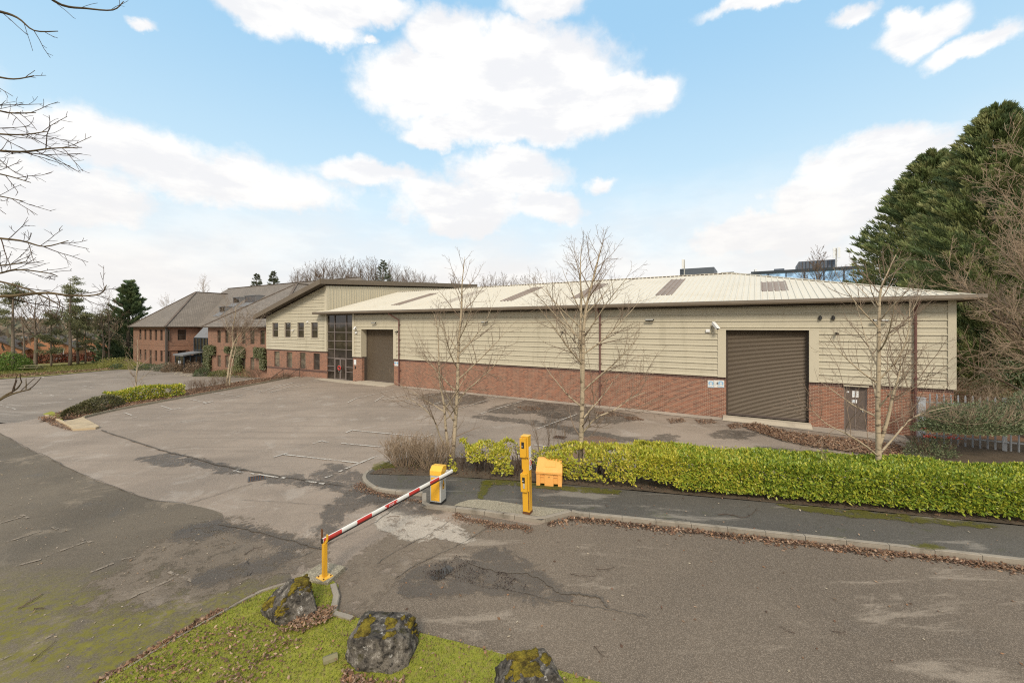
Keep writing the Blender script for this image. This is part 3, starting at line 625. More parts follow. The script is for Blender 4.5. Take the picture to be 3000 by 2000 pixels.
# ------------------------------------------------------------------ kerbs, footpath, islands
def kerb(name, pts, w=0.125, h=0.12, stone=0.91, mat=None, inward=1, z0=-0.05, n=5):
    """separate kerb stones along a line given by the outer edge"""
    P = smooth_poly(pts, n, False) if n > 1 else [Vector(p) for p in pts]
    seg = [0.0]
    for i in range(1, len(P)): seg.append(seg[-1] + (P[i] - P[i - 1]).length)
    def at(d):
        for i in range(1, len(P)):
            if d <= seg[i]: return P[i - 1].lerp(P[i], (d - seg[i - 1]) / max(1e-6, seg[i] - seg[i - 1]))
        return P[-1]
    mb = MB(); d = 0
    while d < seg[-1] - 0.05:
        e = min(d + stone, seg[-1]); a, b = at(d + 0.006), at(e - 0.006)
        di = (b - a).normalized(); nn = Vector((-di.y, di.x)) * inward
        k = max(1, int((e - d) / 0.3)); hh = h + random.uniform(-0.005, 0.005)
        prof = [(0, z0), (0, hh - 0.02), (0.02, hh), (w, hh), (w, z0)]
        rows = []
        for j in range(k + 1):
            q = at(d + 0.006 + (e - d - 0.012) * j / k)
            rows.append([(q.x + nn.x * o, q.y + nn.y * o, zg(q.x, q.y) + zz) for o, zz in prof])
        for j in range(k):
            for i in range(4): mb.quad(rows[j][i], rows[j + 1][i], rows[j + 1][i + 1], rows[j][i + 1])
        mb.quad(*rows[0]); mb.quad(*rows[-1][::-1]); d = e
    return tag(mb.build(name, mat or M['kerb']), kind='structure')
KZ = 0.12
outer = [(3500, 1693), (3000, 1640), (2600, 1595), (2200, 1553), (1950, 1527), (1690, 1501)]
plat = [(1675, 1497), (1586, 1520), (1525, 1512), (1415, 1497), (1321, 1486), (1236, 1478)]
nose = [(1236, 1443), (1188, 1440), (1108, 1431), (1078, 1417), (1062, 1401), (1064, 1387), (1080, 1374), (1108, 1361), (1135, 1348)]
k1 = xy(outer, KZ); k2 = xy(plat, KZ); k3 = xy(nose, KZ)
kerb('kerb', k1 + [k2[0]], inward=-1, n=3); kerb('kerb', k2 + [k3[0]], inward=-1, n=1, w=0.14); kerb('kerb', k3, inward=-1, n=5)
HF = [gp(u, v, 0.1).to_2d() for u, v in [(1105, 1392), (1316, 1396), (1653, 1419), (1942, 1445), (2200, 1467), (2600, 1503), (3000, 1541), (3500, 1586)]]   # front line of the hedge
hd = (HF[6] - HF[2]).normalized(); hn = Vector((-hd.y, hd.x))         # hedge direction, and away from the camera
pathpoly = k1[:] + k2 + k3[:8] + HF[1:]
drape('footpath', pathpoly, KZ - 0.012, M['path'], zf=lambda x, y: 0.0)
bed = [HF[0] + Vector((-.35, .1))] + HF[1:] + [HF[-1] + hn * 2.6, HF[4] + hn * 2.5, HF[3] + hn * 2.3, HF[1] + hn * 2.2, HF[0] + hn * 1.9]
drape('planting_bed', bed, KZ + 0.012, M['earth'], 0.4, zf=lambda x, y: 0.0, jit=0.03)
kerb('kerb', [HF[0] + hn * 1.3, HF[0] + hn * 1.95 + hd * 0.3, HF[1] + hn * 2.22, HF[3] + hn * 2.32, HF[4] + hn * 2.5, HF[-1] + hn * 2.6], inward=-1, n=2)
drape('concrete_platform', xy([(1668, 1492), (1586, 1512), (1523, 1505), (1415, 1490), (1330, 1480), (1345, 1472), (1375, 1463), (1400, 1462), (1450, 1466), (1560, 1482)], KZ), KZ + 0.004, M['platform'], zf=lambda x, y: 0.0)
mossm = M['moss']
for i, pts in enumerate([[(1415, 1412), (1440, 1405), (1520, 1412), (1640, 1424), (1800, 1436), (1790, 1444), (1650, 1434), (1500, 1420), (1440, 1418)], [(1404, 1452), (1412, 1430), (1424, 1412), (1436, 1414), (1424, 1436), (1412, 1456)], [(1095, 1370), (1115, 1352), (1150, 1365), (1140, 1382), (1110, 1380)], [(2280, 1478), (2440, 1490), (2640, 1510), (2900, 1537), (2880, 1543), (2600, 1520), (2420, 1504)], [(2680, 1598), (2740, 1598), (2760, 1606), (2690, 1604)]]):
    soft_patch('moss_patch', wobble_poly(xy(pts, KZ), 0.06, 8, i, 6), KZ + 0.006 + .001 * i, M['mosspatch'], .16, kind='stuff', zf=lambda x, y: 0.0)
# grass island, foreground
GZ = 0.1
isl = [(992, 1708), (982, 1783), (1040, 1802), (1120, 1824), (1202, 1846), (1337, 1878), (1490, 1919), (1643, 1963), (1800, 2012), (2300, 2250)]
islp = xy(isl, GZ) + [Vector((2.2, 3.2)), Vector((-7.5, 3.2))] + xy([(60, 2135), (291, 1999), (474, 1888), (650, 1787), (761, 1727), (802, 1715), (880, 1690), (948, 1668)], GZ)
def lawn_z(x, y): return 0.06 + 0.05 * sm((9 - y) / 3.0) + 0.025 * mnoise.noise(Vector((x * 0.9, y * 0.9, 4))) + 0.008 * mnoise.noise(Vector((x * 7, y * 7, 1)))
drape('grass_island', islp, 0.0, M['grass'], 0.15, zf=lawn_z)
kerb('edging', xy([(60, 2135), (291, 1999), (474, 1888), (650, 1787), (761, 1727), (810, 1712), (875, 1693)], GZ), w=0.055, h=0.10, inward=-1, n=2)
kerb('edging', xy([(985, 1706), (1003, 1712), (993, 1750), (984, 1786), (1040, 1803)], GZ), w=0.12, h=0.11, inward=-1, n=1, stone=0.5)
mb = MB(); pp = xy([(868, 1693), (948, 1646), (1012, 1660), (985, 1684), (960, 1708)], 0.1)
mb.v = [(p.x, p.y, -0.05) for p in pp] + [(p.x, p.y, 0.115) for p in pp]; k = len(pp)
mb.f = [tuple(range(k, 2 * k))] + [(i, (i + 1) % k, k + (i + 1) % k, k + i) for i in range(k)]
tag(mb.build('post_plinth', M['platform']), kind='structure')
# bed between the two car parks
bedp = [p[:2] for p in (W(51.6, -1.2), W(49.4, -5.4), W(46.6, -12.4), W(44.4, -17.6), W(42.9, -19.8), W(43.7, -21.2), W(46.2, -19.8), W(47.4, -17.5), W(49.9, -11.4), W(52.3, -4.2))]
drape('planting_bed', bedp, 0.06, M['bank'], 0.8, zf=lambda x, y: 0.0, jit=0.05)
kerb('kerb', [W(51.5, -1.4).to_2d(), W(49.3, -5.5).to_2d(), W(46.5, -12.4).to_2d(), W(44.3, -17.7).to_2d(), W(42.9, -19.6).to_2d()], inward=1, n=2, h=0.13, mat=M['platform'])
sl = xy([(186, 1236), (242, 1221), (291, 1248), (280, 1252), (214, 1256)], 0.1)
mb = MB(); k = len(sl); mb.v = [(p.x, p.y, -0.3) for p in sl] + [(p.x, p.y, 0.11) for p in sl]
mb.f = [tuple(range(k, 2 * k))] + [(i, (i + 1) % k, k + (i + 1) % k, k + i) for i in range(k)]
tag(mb.build('concrete_slab', M['slab']), kind='structure')
drape('grass_patch', xy([(125, 1213), (150, 1205), (176, 1213), (185, 1234)], 0.05), 0.09, M['grass'], 0.4, zf=lambda x, y: -0.02)
kerb('kerb', xy([(123, 1214), (160, 1228), (214, 1256)], 0.05), inward=1, n=1, h=0.12, mat=M['slab'])
# ------------------------------------------------------------------ wall helpers (local frame: u along the front to the right, s into the building)
def regions(a0, a1, z0, z1, holes):
    cuts = sorted({a0, a1} | {min(max(h[i], a0), a1) for h in holes for i in (0, 1)}); out = []
    for a, b in zip(cuts, cuts[1:]):
        if b - a < 1e-4: continue
        zs = [(z0, z1)]
        for h in holes:
            if h[0] < (a + b) / 2 < h[1]:
                nz = []
                for p, q in zs:
                    if h[2] > p: nz.append((p, min(q, h[2])))
                    if h[3] < q: nz.append((max(p, h[3]), q))
                zs = [(p, q) for p, q in nz if q - p > 1e-4]
        out += [(a, b, p, q) for p, q in zs]
    return out
def wall_front(mb, u0, u1, z0, z1, s, holes=(), th=0.25):
    for a, b, p, q in regions(u0, u1, z0, z1, holes): mb.box(a, b, s, s + th, p, q)
def wall_side(mb, s0, s1, z0, z1, u, holes=(), th=0.25, sgn=-1):
    for a, b, p, q in regions(s0, s1, z0, z1, holes): mb.box(min(u, u + sgn * th), max(u, u + sgn * th), a, b, p, q)
def clad_front(mb, u0, u1, z0, z1, s, holes=(), mod=0.365, zbase=None, top=None):
    """horizontal ribbed sheeting: each course has a sharp lip; top(u) gives a sloping upper edge"""
    zb = z0 if zbase is None else zbase
    for a, b, p, q in regions(u0, u1, z0, z1, holes):
        k = math.floor((p - zb) / mod + 1e-6); zz = zb + k * mod
        while zz < q - 1e-4:
            pr = [(zz, 0.0), (zz + 0.001, 0.048), (zz + 0.04, 0.048), (zz + 0.09, 0.006), (zz + mod * 0.56, 0.006), (zz + mod * 0.58, 0.012), (zz + mod * 0.62, 0.006), (zz + mod, 0.0)]
            pr = [(max(p, min(q, h)), o) for h, o in pr]
            for (h0, o0), (h1, o1) in zip(pr, pr[1:]):
                if h1 - h0 < 1e-5: continue
                aa, ab = a, a
                if top:
                    # left edge follows the sloping line (rising to the right)
                    aa, ab = max(a, top(h0)), max(a, top(h1))
                    if aa >= b - 1e-3: continue
                    ab = min(ab, b)
                mb.quad((aa, s - o0, h0), (b, s - o0, h0), (b, s - o1, h1), (ab, s - o1, h1))
            zz += mod
def mesh_part(mb, name, mat, par, **k): return mb.build(name, M[mat], par, **k)
def frame_bars(mb, u0, u1, z0, z1, s, w=0.06, d=0.06, vs=(), hs=()):
    mb.box(u0, u0 + w, s, s + d, z0, z1); mb.box(u1 - w, u1, s, s + d, z0, z1)
    mb.box(u0 + w, u1 - w, s, s + d, z0, z0 + w); mb.box(u0 + w, u1 - w, s, s + d, z1 - w, z1)
    for v in vs: mb.box(v - w / 2, v + w / 2, s + 0.003, s + d - 0.003, z0 + w, z1 - w)
    for h in hs: mb.box(u0 + w, u1 - w, s + 0.006, s + d - 0.006, h - w / 2, h + w / 2)
def add_window(par, u0, u1, z0, z1, s, fm='winframe', gm='glass', hs=(), vs=(), w=0.055, sill=None):
    mb = MB(); frame_bars(mb, u0, u1, z0, z1, s, w, 0.06, vs, hs); f = mesh_part(mb, 'window', fm, par)
    g = MB(); g.box(u0 + w * .6, u1 - w * .6, s + 0.025, s + 0.035, z0 + w * .6, z1 - w * .6); mesh_part(g, 'pane', gm, f)
    if sill:
        k = MB(); k.box(u0 - 0.05, u1 + 0.05, s - 0.16, s + 0.02, z0 - 0.06, z0 - 0.003); mesh_part(k, 'sill', sill, f)
    return f
U = lambda px, s=0.0: -tpx(px, s)

# ------------------------------------------------------------------ warehouse
wh = empty('warehouse', 'long low warehouse of red brick and beige ribbed cladding under a cream metal hipped roof', 'warehouse', (CX, CY, 0), SITE_ROT)
ZC = 2.49                                   # foot of the cladding
UR, UG, UGL = 0.0, -47.2, -58.3             # right corner, gable's right and left corner
d2 = (U(2127), U(2370), 0.0, 5.28); d1 = (U(1060), U(1154), 0.0, 5.18)
pd = (U(2473), U(2541), 0.0, 2.32); gz = (U(957), U(1034), 0.0, 6.62)
bk = MB(); sold = MB(); cl = MB()
holes = [d2, d1, pd, gz]
wall_front(bk, UG, UR, -0.1, ZC - 0.23, 0.0, holes, 0.3)
wall_front(sold, UG, UR, ZC - 0.23, ZC - 0.005, 0.0, holes, 0.3)
wall_side(bk, 0.3, 20.6, -0.1, ZC - 0.23, UR, (), 0.3); wall_side(sold, 0.3, 20.6, ZC - .23, ZC - .005, UR, (), 0.3)
clad_front(cl, UG + 0.0, UR - 0.2, ZC, 6.74, -0.04, [(d2[0] - 0.42, d2[1] + 0.42, 0, 5.30), (d1[0] - 0.02, d1[1] + 0.36, 0, 5.2), (gz[0] - .3, gz[1] + 0.28, 0, 7)])
bw = MB(); bw.box(UR - 0.25, UR + 0.06, -0.03, 20.6, ZC, 6.74); bw.box(gz[1] + .05, UR - .26, 0.04, .28, ZC + .01, 6.7) if False else None
mesh_part(bk, 'brick_wall', 'brick', wh); mesh_part(sold, 'soldier_course', 'soldier', wh)
mesh_part(cl, 'cladding', 'clad', wh)
tr = MB()
tr.box(UR - 0.22, UR + 0.075, -0.10, -0.03, ZC - 0.05, 6.72)                          # corner flashing
for a, b in ((d2[0] - 0.44, d2[0]), (d2[1], d2[1] + 0.44)): tr.box(a, b, -0.095, 0.10, ZC - 0.06, 5.27)
tr.box(d2[0] - 0.44, d2[1] + 0.44, -0.10, 0.1, 5.272, 5.36)
tr.box(d1[0] - 0.03, d1[0], -0.095, 0.62, ZC - 0.04, 5.18); tr.box(d1[0] - 0.09, d1[0] - 0.03, -0.09, -0.02, ZC - .04, 5.18)
tr.box(d1[1], d1[1] + 0.36, -0.095, 0.5, ZC - 0.04, 5.17); tr.box(d1[0] - 0.03, d1[1] + .36, -0.10, 0.5, 5.182, 5.27)
tr.box(gz[1], gz[1] + 0.28, -0.095, 0.1, ZC - 0.05, 6.72)
for a, b in ((UR - 0.3, d2[1] + .44), (d2[0] - .44, d1[1] + .36), (d1[0] - .03, gz[1] + .28)): tr.box(b, a, -0.085, -0.035, ZC - 0.045, ZC + 0.03)
mesh_part(tr, 'trim', 'trim', wh); mesh_part(bw, 'corner_panel', 'trim', wh)
def shutter(h, s, label=None):
    mb = MB(); u0, u1, z0, z1 = h; k = int((z1 - z0 - 0.1) / 0.077); st = (z1 - z0 - 0.1) / k
    for i in range(k):
        a = z0 + 0.1 + i * st; pr = [(a, 0.022), (a + st * 0.12, -0.008), (a + st * 0.45, -0.02), (a + st * 0.8, -0.004), (a + st, 0.022)]
        for (p, o), (q, r) in zip(pr, pr[1:]): mb.quad((u0, s + o, p), (u1, s + o, p), (u1, s + r, q), (u0, s + r, q))
    o = mesh_part(mb, 'roller_door', 'shutter', wh)
    if label: o['label'] = label
    b = MB(); b.box(u0, u1, s - 0.03, s + 0.04, z0 + 0.0, z0 + 0.105); mesh_part(b, 'bottom_rail', 'door', o)
    g = MB()
    for q in (u0, u1): g.box(q - 0.05, q + 0.05, s - 0.05, s + 0.05, z0, z1)
    g.box(u0 + .05, u1 - .05, s - 0.05, s + 0.1, z1 - 0.06, z1 + 0.05); mesh_part(g, 'guide_rail', 'soffit', o)
    return o
shutter((d2[0] + 0.04, d2[1] - 0.04, 0.17, 5.26), 0.30, 'wider brown roller shutter nearest the camera')
shutter((d1[0] + 0.04, d1[1] - 0.02, 0.10, 5.16), 0.62, 'far brown roller shutter set deep beside the glazed entrance')
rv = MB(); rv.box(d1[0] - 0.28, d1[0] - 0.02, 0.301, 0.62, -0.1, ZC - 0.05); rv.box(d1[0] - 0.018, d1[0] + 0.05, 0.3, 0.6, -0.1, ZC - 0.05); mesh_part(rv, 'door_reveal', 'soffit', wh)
# personnel door
mb = MB(); mb.box(pd[0] + 0.06, pd[1] - 0.06, 0.10, 0.15, 0.02, pd[3] - 0.06); dd = mesh_part(mb, 'door', 'door', wh)
mb = MB(); frame_bars(mb, pd[0], pd[1], 0, pd[3], 0.06, 0.06, 0.1); mb.box((pd[0] + pd[1]) / 2 - .02, (pd[0] + pd[1]) / 2 + .02, 0.085, 0.1, 0.07, pd[3] - .07); mesh_part(mb, 'door_frame', 'frame', dd)
mb = MB(); mb.box(pd[0] - .05, pd[1] + .05, -0.12, 0.02, pd[3] + 0.002, pd[3] + 0.06); mesh_part(mb, 'door_hood', 'trim', dd)
mb = MB(); mb.box(pd[1] - .2, pd[1] - .15, 0.05, 0.099, 1.0, 1.16); mesh_part(mb, 'handle', 'galv', dd)
# glazed entrance: a framed screen three bays wide
va = [gz[0], U(979), U(1013), gz[1]]; hz_ = [0.0, 0.85, 1.34, 2.2, 3.1, 3.97, 4.86, 5.76, 6.62]
gm = MB(); gm.box(gz[0] + .03, gz[1] - .03, 0.10, 0.12, 0.03, 6.6); gl = mesh_part(gm, 'glazed_screen', 'glass', wh)
fr = MB()
for v in va: fr.box(v - 0.035, v + 0.035, 0.02, 0.099, 0, 6.62)
for h in hz_:
    for a, b in zip(va, va[1:]):
        if h in (0.85, 1.34, 0.0) and a == va[1]: continue
        fr.box(a + 0.035, b - 0.035, 0.024, 0.097, max(0, h - 0.035), h + 0.035)
mesh_part(fr, 'screen_frame', 'frame', gl)
md_ = (va[1] + va[2]) / 2
for a, b in ((va[1] + .04, md_ - .004), (md_ + .004, va[2] - .04)):
    k = MB(); frame_bars(k, a, b, 0.02, 2.15, 0.035, 0.085, 0.06); mesh_part(k, 'entrance_door', 'frame', gl)
    k = MB(); k.cyl((b - .17 if a < md_ - .3 else a + .17, 0.0, 0.8), (b - .17 if a < md_ - .3 else a + .17, 0.0, 1.5), 0.018, 8); mesh_part(k, 'handle', 'galv', gl)
# gabled bay
GS = (9.78 - 6.60) / 11.1
gtop = lambda h: UGL if h <= 6.60 else UGL + (h - 6.60) / GS
bg_ = MB(); cg = MB(); sg = MB()
ZG = 2.86
wx = [(803, 819), (839.5, 856), (878, 895), (918, 936.5)]; wxu = [(799.5, 817), (835.5, 853.5), (873, 892.5), (913, 933)]
low_h = [(U(a), U(b), 0.82, 2.57) for a, b in wx]; up_h = [(U(a), U(b), 4.22, 5.88) for a, b in wxu]
wall_front(bg_, UGL, UG - 0.02, -1.2, ZG - 0.2, 0.002, low_h); wall_front(sg, UGL, UG - 0.02, ZG - 0.2, ZG - 0.005, 0.002, ())
sb = MB(); 
for a, b, p, q in regions(UGL - .0, UG - .03, 0.56, 0.78, []): sb.box(a, b, -0.006, 0.0015, p, q)
mesh_part(sb, 'dark_brick_band', 'soldier', wh)
clad_front(cg, UGL + 0.05, UG - 0.3, ZG, 9.7, -0.04, [(h[0] - .06, h[1] + .06, h[2] - .06, h[3] + .06) for h in up_h], top=lambda h: gtop(h))
mesh_part(bg_, 'gable_brick_wall', 'brick', wh); mesh_part(sg, 'soldier_course', 'soldier', wh); mesh_part(cg, 'gable_cladding', 'clad', wh)
tr = MB(); tr.box(UG - 0.30, UG + 0.02, -0.09, 0.2, ZG - 0.04, 9.72); tr.box(UGL - 0.03, UGL + 0.06, -0.09, 0.1, ZG - 0.04, 6.55); tr.box(UGL + .06, UG - .3, -0.085, -0.03, ZG - 0.045, ZG + 0.03)
for h in up_h:
    for a, b, p, q in ((h[0] - .10, h[0], h[2] - .1, h[3] + .1), (h[1], h[1] + .10, h[2] - .1, h[3] + .1), (h[0], h[1], h[2] - .1, h[2]), (h[0], h[1], h[3], h[3] + .1)): tr.box(a, b, -0.09, 0.12, p, q)
mesh_part(tr, 'gable_trim', 'trim', wh)
for i, h in enumerate(low_h): add_window(wh, *h, 0.09, 'winframe', 'blind' if i < 3 else 'glass', hs=(1.72,))
for h in up_h: add_window(wh, *h, 0.03, 'frame', 'glass', hs=(5.05,))
# tall side of the gabled bay with vertical ribs, rising gently to the back
SL = 0.0645; ztop = lambda s: 9.72 + SL * s
sd_ = MB(); BACK = 26.5
s = 0.0
while s < BACK:
    e = min(s + 0.33, BACK); pr = [(s, 0), (s + 0.01, 0.045), (s + 0.05, 0.045), (s + 0.07, 0), (e, 0)]
    for (p, o), (q, r) in zip(pr, pr[1:]): sd_.quad((UG + o, p, 6.3), (UG + r, q, 6.3), (UG + r, q, ztop(q)), (UG + o, p, ztop(p)))
    s = e
mesh_part(sd_, 'side_cladding', 'clad', wh)
lv = MB()
for s_, w_ in ((16.6, .34), (17.6, .16), (21.1, .26)):
    lv = MB(); lv.box(UG + .03, UG + .06, s_, s_ + w_, ztop(s_) - .42, ztop(s_) - .16); mesh_part(lv, 'vent', 'soffit', wh)
bb = MB(); bb.box(UGL + .02, UG - .02, 26.4, 26.6, -1, 10); bb.box(UGL + 0.0, UGL + 0.25, 0.26, 26.4, -1, 6.5); mesh_part(bb, 'rear_wall', 'clad', wh)
# monopitch roof of the bay with its brown fascias and soffit
ov = 0.95
def zr(u, s): return 10.34 + SL * (s + 0.0) + (u - UG) * GS
ro = MB(); e0, e1 = UGL - 1.0, UG + 0.22
def bayroof(dz): return [(e0, -ov, zr(e0, -ov) + dz), (e1, -ov, zr(e1, -ov) + dz), (e1, BACK + .5, zr(e1, BACK + .5) + dz), (e0, BACK + .5, zr(e0, BACK + .5) + dz)]
ro.quad(*bayroof(0)); mesh_part(ro, 'bay_roof', 'roof', wh)
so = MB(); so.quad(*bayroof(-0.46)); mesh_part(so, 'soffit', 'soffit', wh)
fa = MB(); T, B_ = bayroof(0.02), bayroof(-0.50)
def band(i, j, off, up):
    a, b = Vector(T[i]), Vector(T[j]); c, d = Vector(B_[i]), Vector(B_[j]); o = Vector(off)
    fa.quad(a + o, b + o, d + o, c + o); fa.quad(a - o * .5, b - o * .5, b + o, a + o); fa.quad(c - o * .5, d - o * .5, d + o, c + o); fa.quad(a + o, c + o, c - o * .5, a - o * .5); fa.quad(b + o, d + o, d - o * .5, b - o * .5)
band(0, 1, (0, -0.05, 0), 1); band(1, 2, (0.05, 0, 0), 1); band(0, 3, (-0.05, 0, 0), 1)
mesh_part(fa, 'fascia', 'brown', wh)
gt = MB(); gt.tube([Vector((e0 - .1, -ov - .05, T[0][2] - .38)), Vector((e0 - .1, BACK, T[3][2] - .4))], [.09, .09], 8); mesh_part(gt, 'gutter', 'brown', wh)
# main hipped roof
ES, RS, ZE, ZR = -0.70, 10.0, 6.90, 9.76
PITCH = (ZR - ZE) / (RS - ES); UE = 0.70; UL = -48.4
zroof = lambda s: ZE + (s - ES) * PITCH
rf = MB(); UH = UE - (RS - ES)
rf.quad((UL, ES, ZE), (UE, ES, ZE), (UE - .75, 0.05, zroof(.05)), (UL, 0.05, zroof(.05)))
rf.quad((UG + .03, 0.05, zroof(.05)), (UE - .75, 0.05, zroof(.05)), (UH, RS, ZR), (UG + .03, RS, ZR))
rf.quad((UE, ES, ZE), (UE, 2 * RS - ES, ZE), (UH, RS, ZR)); rf.quad((UE, 2 * RS - ES, ZE), (UG, 2 * RS - ES, ZE), (UG, RS, ZR), (UH, RS, ZR))
k = 0; u = UL + 0.15
while u < UE - 0.1:
    smax = min(RS, ES + (UE - u)); s0 = ES
    if u < UG + .1: smax = -0.02
    a = Vector((u, s0, zroof(s0))); b = Vector((u, smax, zroof(smax)))
    w0, w1 = 0.05, 0.028; hh = 0.045
    pr = [(-w0, 0.0), (-w1, hh), (w1, hh), (w0, 0.0)]
    for (p, o), (q, r) in zip(pr, pr[1:]): rf.quad((u + p, a.y, a.z + o), (u + q, a.y, a.z + r), (u + q, b.y, b.z + r), (u + p, b.y, b.z + o))
    rf.quad(*[(u + p, a.y, a.z + o) for p, o in pr]); u += 0.333
rfo = mesh_part(rf, 'roof', 'roof', wh)
ca = MB(); ca.bar((UG, RS, ZR + .03), (UH, RS, ZR + .03), 0.4, 0.05)
for a in ((UE, ES, ZE), (UE, 2 * RS - ES, ZE)): ca.bar(Vector((UH, RS, ZR + .05)), Vector(a) + Vector((-.1, .1, .05)), 0.3, 0.05)
mesh_part(ca, 'ridge_capping', 'roof', rfo)
fl = MB(); u = UG + 1.0
while u < UH: fl.box(u, u + .2, RS - .23, RS - .203, ZR - .04, ZR + .02); u += .333
mesh_part(fl, 'ridge_filler', 'soffit', rfo)['kind'] = 'stuff'
for (a, va_, b, vb_, wdt) in [(1146, 895, 1304, 858, 1.0), (1292, 889, 1446, 850, 1.0), (1466, 883, 1612, 840, 1.0), (1672, 875, 1802, 830, 1.0), (1921, 866, 1997, 818, 1.05), (2232, 854, 2258, 826, 1.35)]:
    def hit(px, v):                       # where the ray through a pixel meets the front slope
        lo, hi = ES, RS
        for _ in range(50):
            m_ = (lo + hi) / 2
            if zpx(px, v, m_) > zroof(m_): lo = m_
            else: hi = m_
        return U(px, m_), m_
    (ua, sa), (ub, sb_) = hit(a, va_), hit(b, vb_)
    if sb_ > RS - .6: sb_ = RS - .6
    sk = MB(); um = ua; n_ = 0
    sk.quad((um, sa, zroof(sa) + .012), (um + wdt, sa, zroof(sa) + .012), (um + wdt, sb_, zroof(sb_) + .012), (um, sb_, zroof(sb_) + .012))
    for j in range(int(wdt / .333) + 1):
        uu = um + j * .333
        for (p, o), (q, r) in zip([(-.055, .012), (-.032, .06), (.032, .06), (.055, .012)], [(-.032, .06), (.032, .06), (.055, .012), (.06, .012)]):
            sk.quad((uu + p, sa, zroof(sa) + o), (uu + q, sa, zroof(sa) + r), (uu + q, sb_, zroof(sb_) + r), (uu + p, sb_, zroof(sb_) + o))
    mesh_part(sk, 'skylight', 'skylight', rfo)
gu = MB()
prof = [(ES - 0.16, 6.72), (ES - 0.19, 6.80), (ES - 0.17, 6.95), (ES - .12, 6.97), (ES - 0.10, 6.90), (ES + 0.05, 6.90), (ES + 0.05, 6.72)]
gu.prism(prof, 0, UL - .05, UE + .16); gu.box(UE - .05, UE + .16, ES + .051, 2 * RS - ES, 6.72, 6.96)
mesh_part(gu, 'gutter', 'brown', wh)
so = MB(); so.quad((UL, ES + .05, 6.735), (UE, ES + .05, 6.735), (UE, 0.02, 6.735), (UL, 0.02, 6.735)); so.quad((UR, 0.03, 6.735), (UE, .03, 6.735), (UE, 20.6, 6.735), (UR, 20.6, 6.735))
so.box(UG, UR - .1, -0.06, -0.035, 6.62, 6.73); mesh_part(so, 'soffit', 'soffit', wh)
bw2 = MB(); bw2.box(UG + .1, UR - .1, 20.3, 20.6, -0.1, 6.7); mesh_part(bw2, 'rear_wall', 'clad', wh)
for (px_, kink) in ((1172.5, 0.75), (1760, 0.0), (2679, 0.0)):
    uu = U(px_); dpm = MB(); p = [Vector((uu - kink, ES - .05, 6.74)), Vector((uu - kink, ES - .0, 6.62)), Vector((uu, -0.17, 6.05 if kink else 6.3)), Vector((uu, -0.17, 5.9)), Vector((uu, -0.17, 0.02))]
    if px_ > 2600: p[-1].z = 0.05
    dpm.tube(p, [0.06] * len(p), 8)
    for zz in (5.6, 4.2, 2.9, 1.4): dpm.cyl((uu, -0.17, zz), (uu, -0.17, zz + .05), 0.075, 8); dpm.box(uu - .1, uu + .1, -.13, -.0, zz, zz + .05)
    o = mesh_part(dpm, 'downpipe', 'pipe', wh)

# things fixed on the warehouse walls
def wl(px, v, out=0.0): u = U(px); return W(-u, -out, zpx(px, v))
FL_G = 'floodlights on the warehouse cladding'
def floodlight(p, label, tilt=-35, yaw=0.0, size=0.58):
    r = empty('floodlight', label, 'floodlight', p, SITE_ROT + yaw, FL_G)
    b = MB(); b.box(-.05, .05, -.03, .05, -.06, .06); b.bar((0, -.02, 0), (0, -.16, .02), .03, .03); mesh_part(b, 'bracket', 'black', r)
    h = MB(); h.prism([(-size * .42, -.05), (size * .42, -.05), (size * .5, .05), (-size * .5, .05)], 1, -.06, .06)
    ho = mesh_part(h, 'lamp_head', 'black', r, loc=(0, -.24, .0), rot=(R(tilt), 0, 0), bevel=.008)
    g = MB(); g.box(-size * .42, size * .42, -.067, -.061, -.035, .04); mesh_part(g, 'lens', 'galv', ho)
floodlight(wl(1100, 946, .04), 'small black floodlight above the far roller shutter', -30, 0.15)
floodlight(wl(1424, 944, .04), 'black floodlight high on the cladding behind the twin stemmed birch', -25, .1)
floodlight(wl(1905, 938, .04), 'black floodlight with pale lens between the maroon middle downpipe and the wide shutter', -35, 0.0)
floodlight(wl(2577, 939, .04), 'black floodlight behind the rightmost birch beside the right downpipe', -20, 0.0, 0.66)
floodlight(wl(853, 950, .04), 'black floodlight between the upper gable windows', -60, -.3)
def cctv(p, label, yaw, pitch, white=True, L=0.42, box=None):
    r = empty('security_camera', label, 'camera', p, SITE_ROT, 'cameras on the warehouse walls')
    m_ = 'white' if white else 'black'
    b = MB(); b.box(-.05, .05, -.03, .04, -.05, .05); b.bar((0, -.03, 0), (0, -L * .5, .0), .04, .04); mesh_part(b, 'bracket', m_, r)
    h = MB(); h.box(-L * .16, L * .16, -L * .6, L * .4, -L * .12, L * .14); h.box(-L * .18, L * .18, -L * .72, L * .42, L * .145, L * .17)
    ho = mesh_part(h, 'housing', m_, r, loc=(0, -L * .55, L * .12), rot=(R(pitch), 0, yaw), bevel=.006)
    g = MB(); g.cyl((0, -L * .6, 0), (0, -L * .61, 0), L * .1, 12); mesh_part(g, 'lens', 'black', ho)
    if box is not None:
        k = MB(); k.box(box[0], box[0] + .22, -.14, .03, box[1], box[1] + .17); mesh_part(k, 'junction_box', m_, r, bevel=.01)
        k = MB(); pts = smooth_poly([Vector((box[0] + .18, -.1, box[1])), Vector((box[0] + .3, -.12, box[1] - .06)), Vector((box[0] + .36, -.12, box[1] + .12)), Vector((box[0] + .3, -.14, box[1] + .32)), Vector((.0, -.3, .02))], 4, False); k.tube(pts, [.011] * len(pts), 5); mesh_part(k, 'cable', 'black', r)
cctv(wl(2096, 956, .04), 'large white security camera left of the wide shutter with junction box and cable', R(40), 38, True, .55, (-.52, -.35))
cctv(wl(1046, 962, .04), 'white security camera between the glazed entrance and the far shutter', R(25), 35, True, .4, (-.12, -.5))
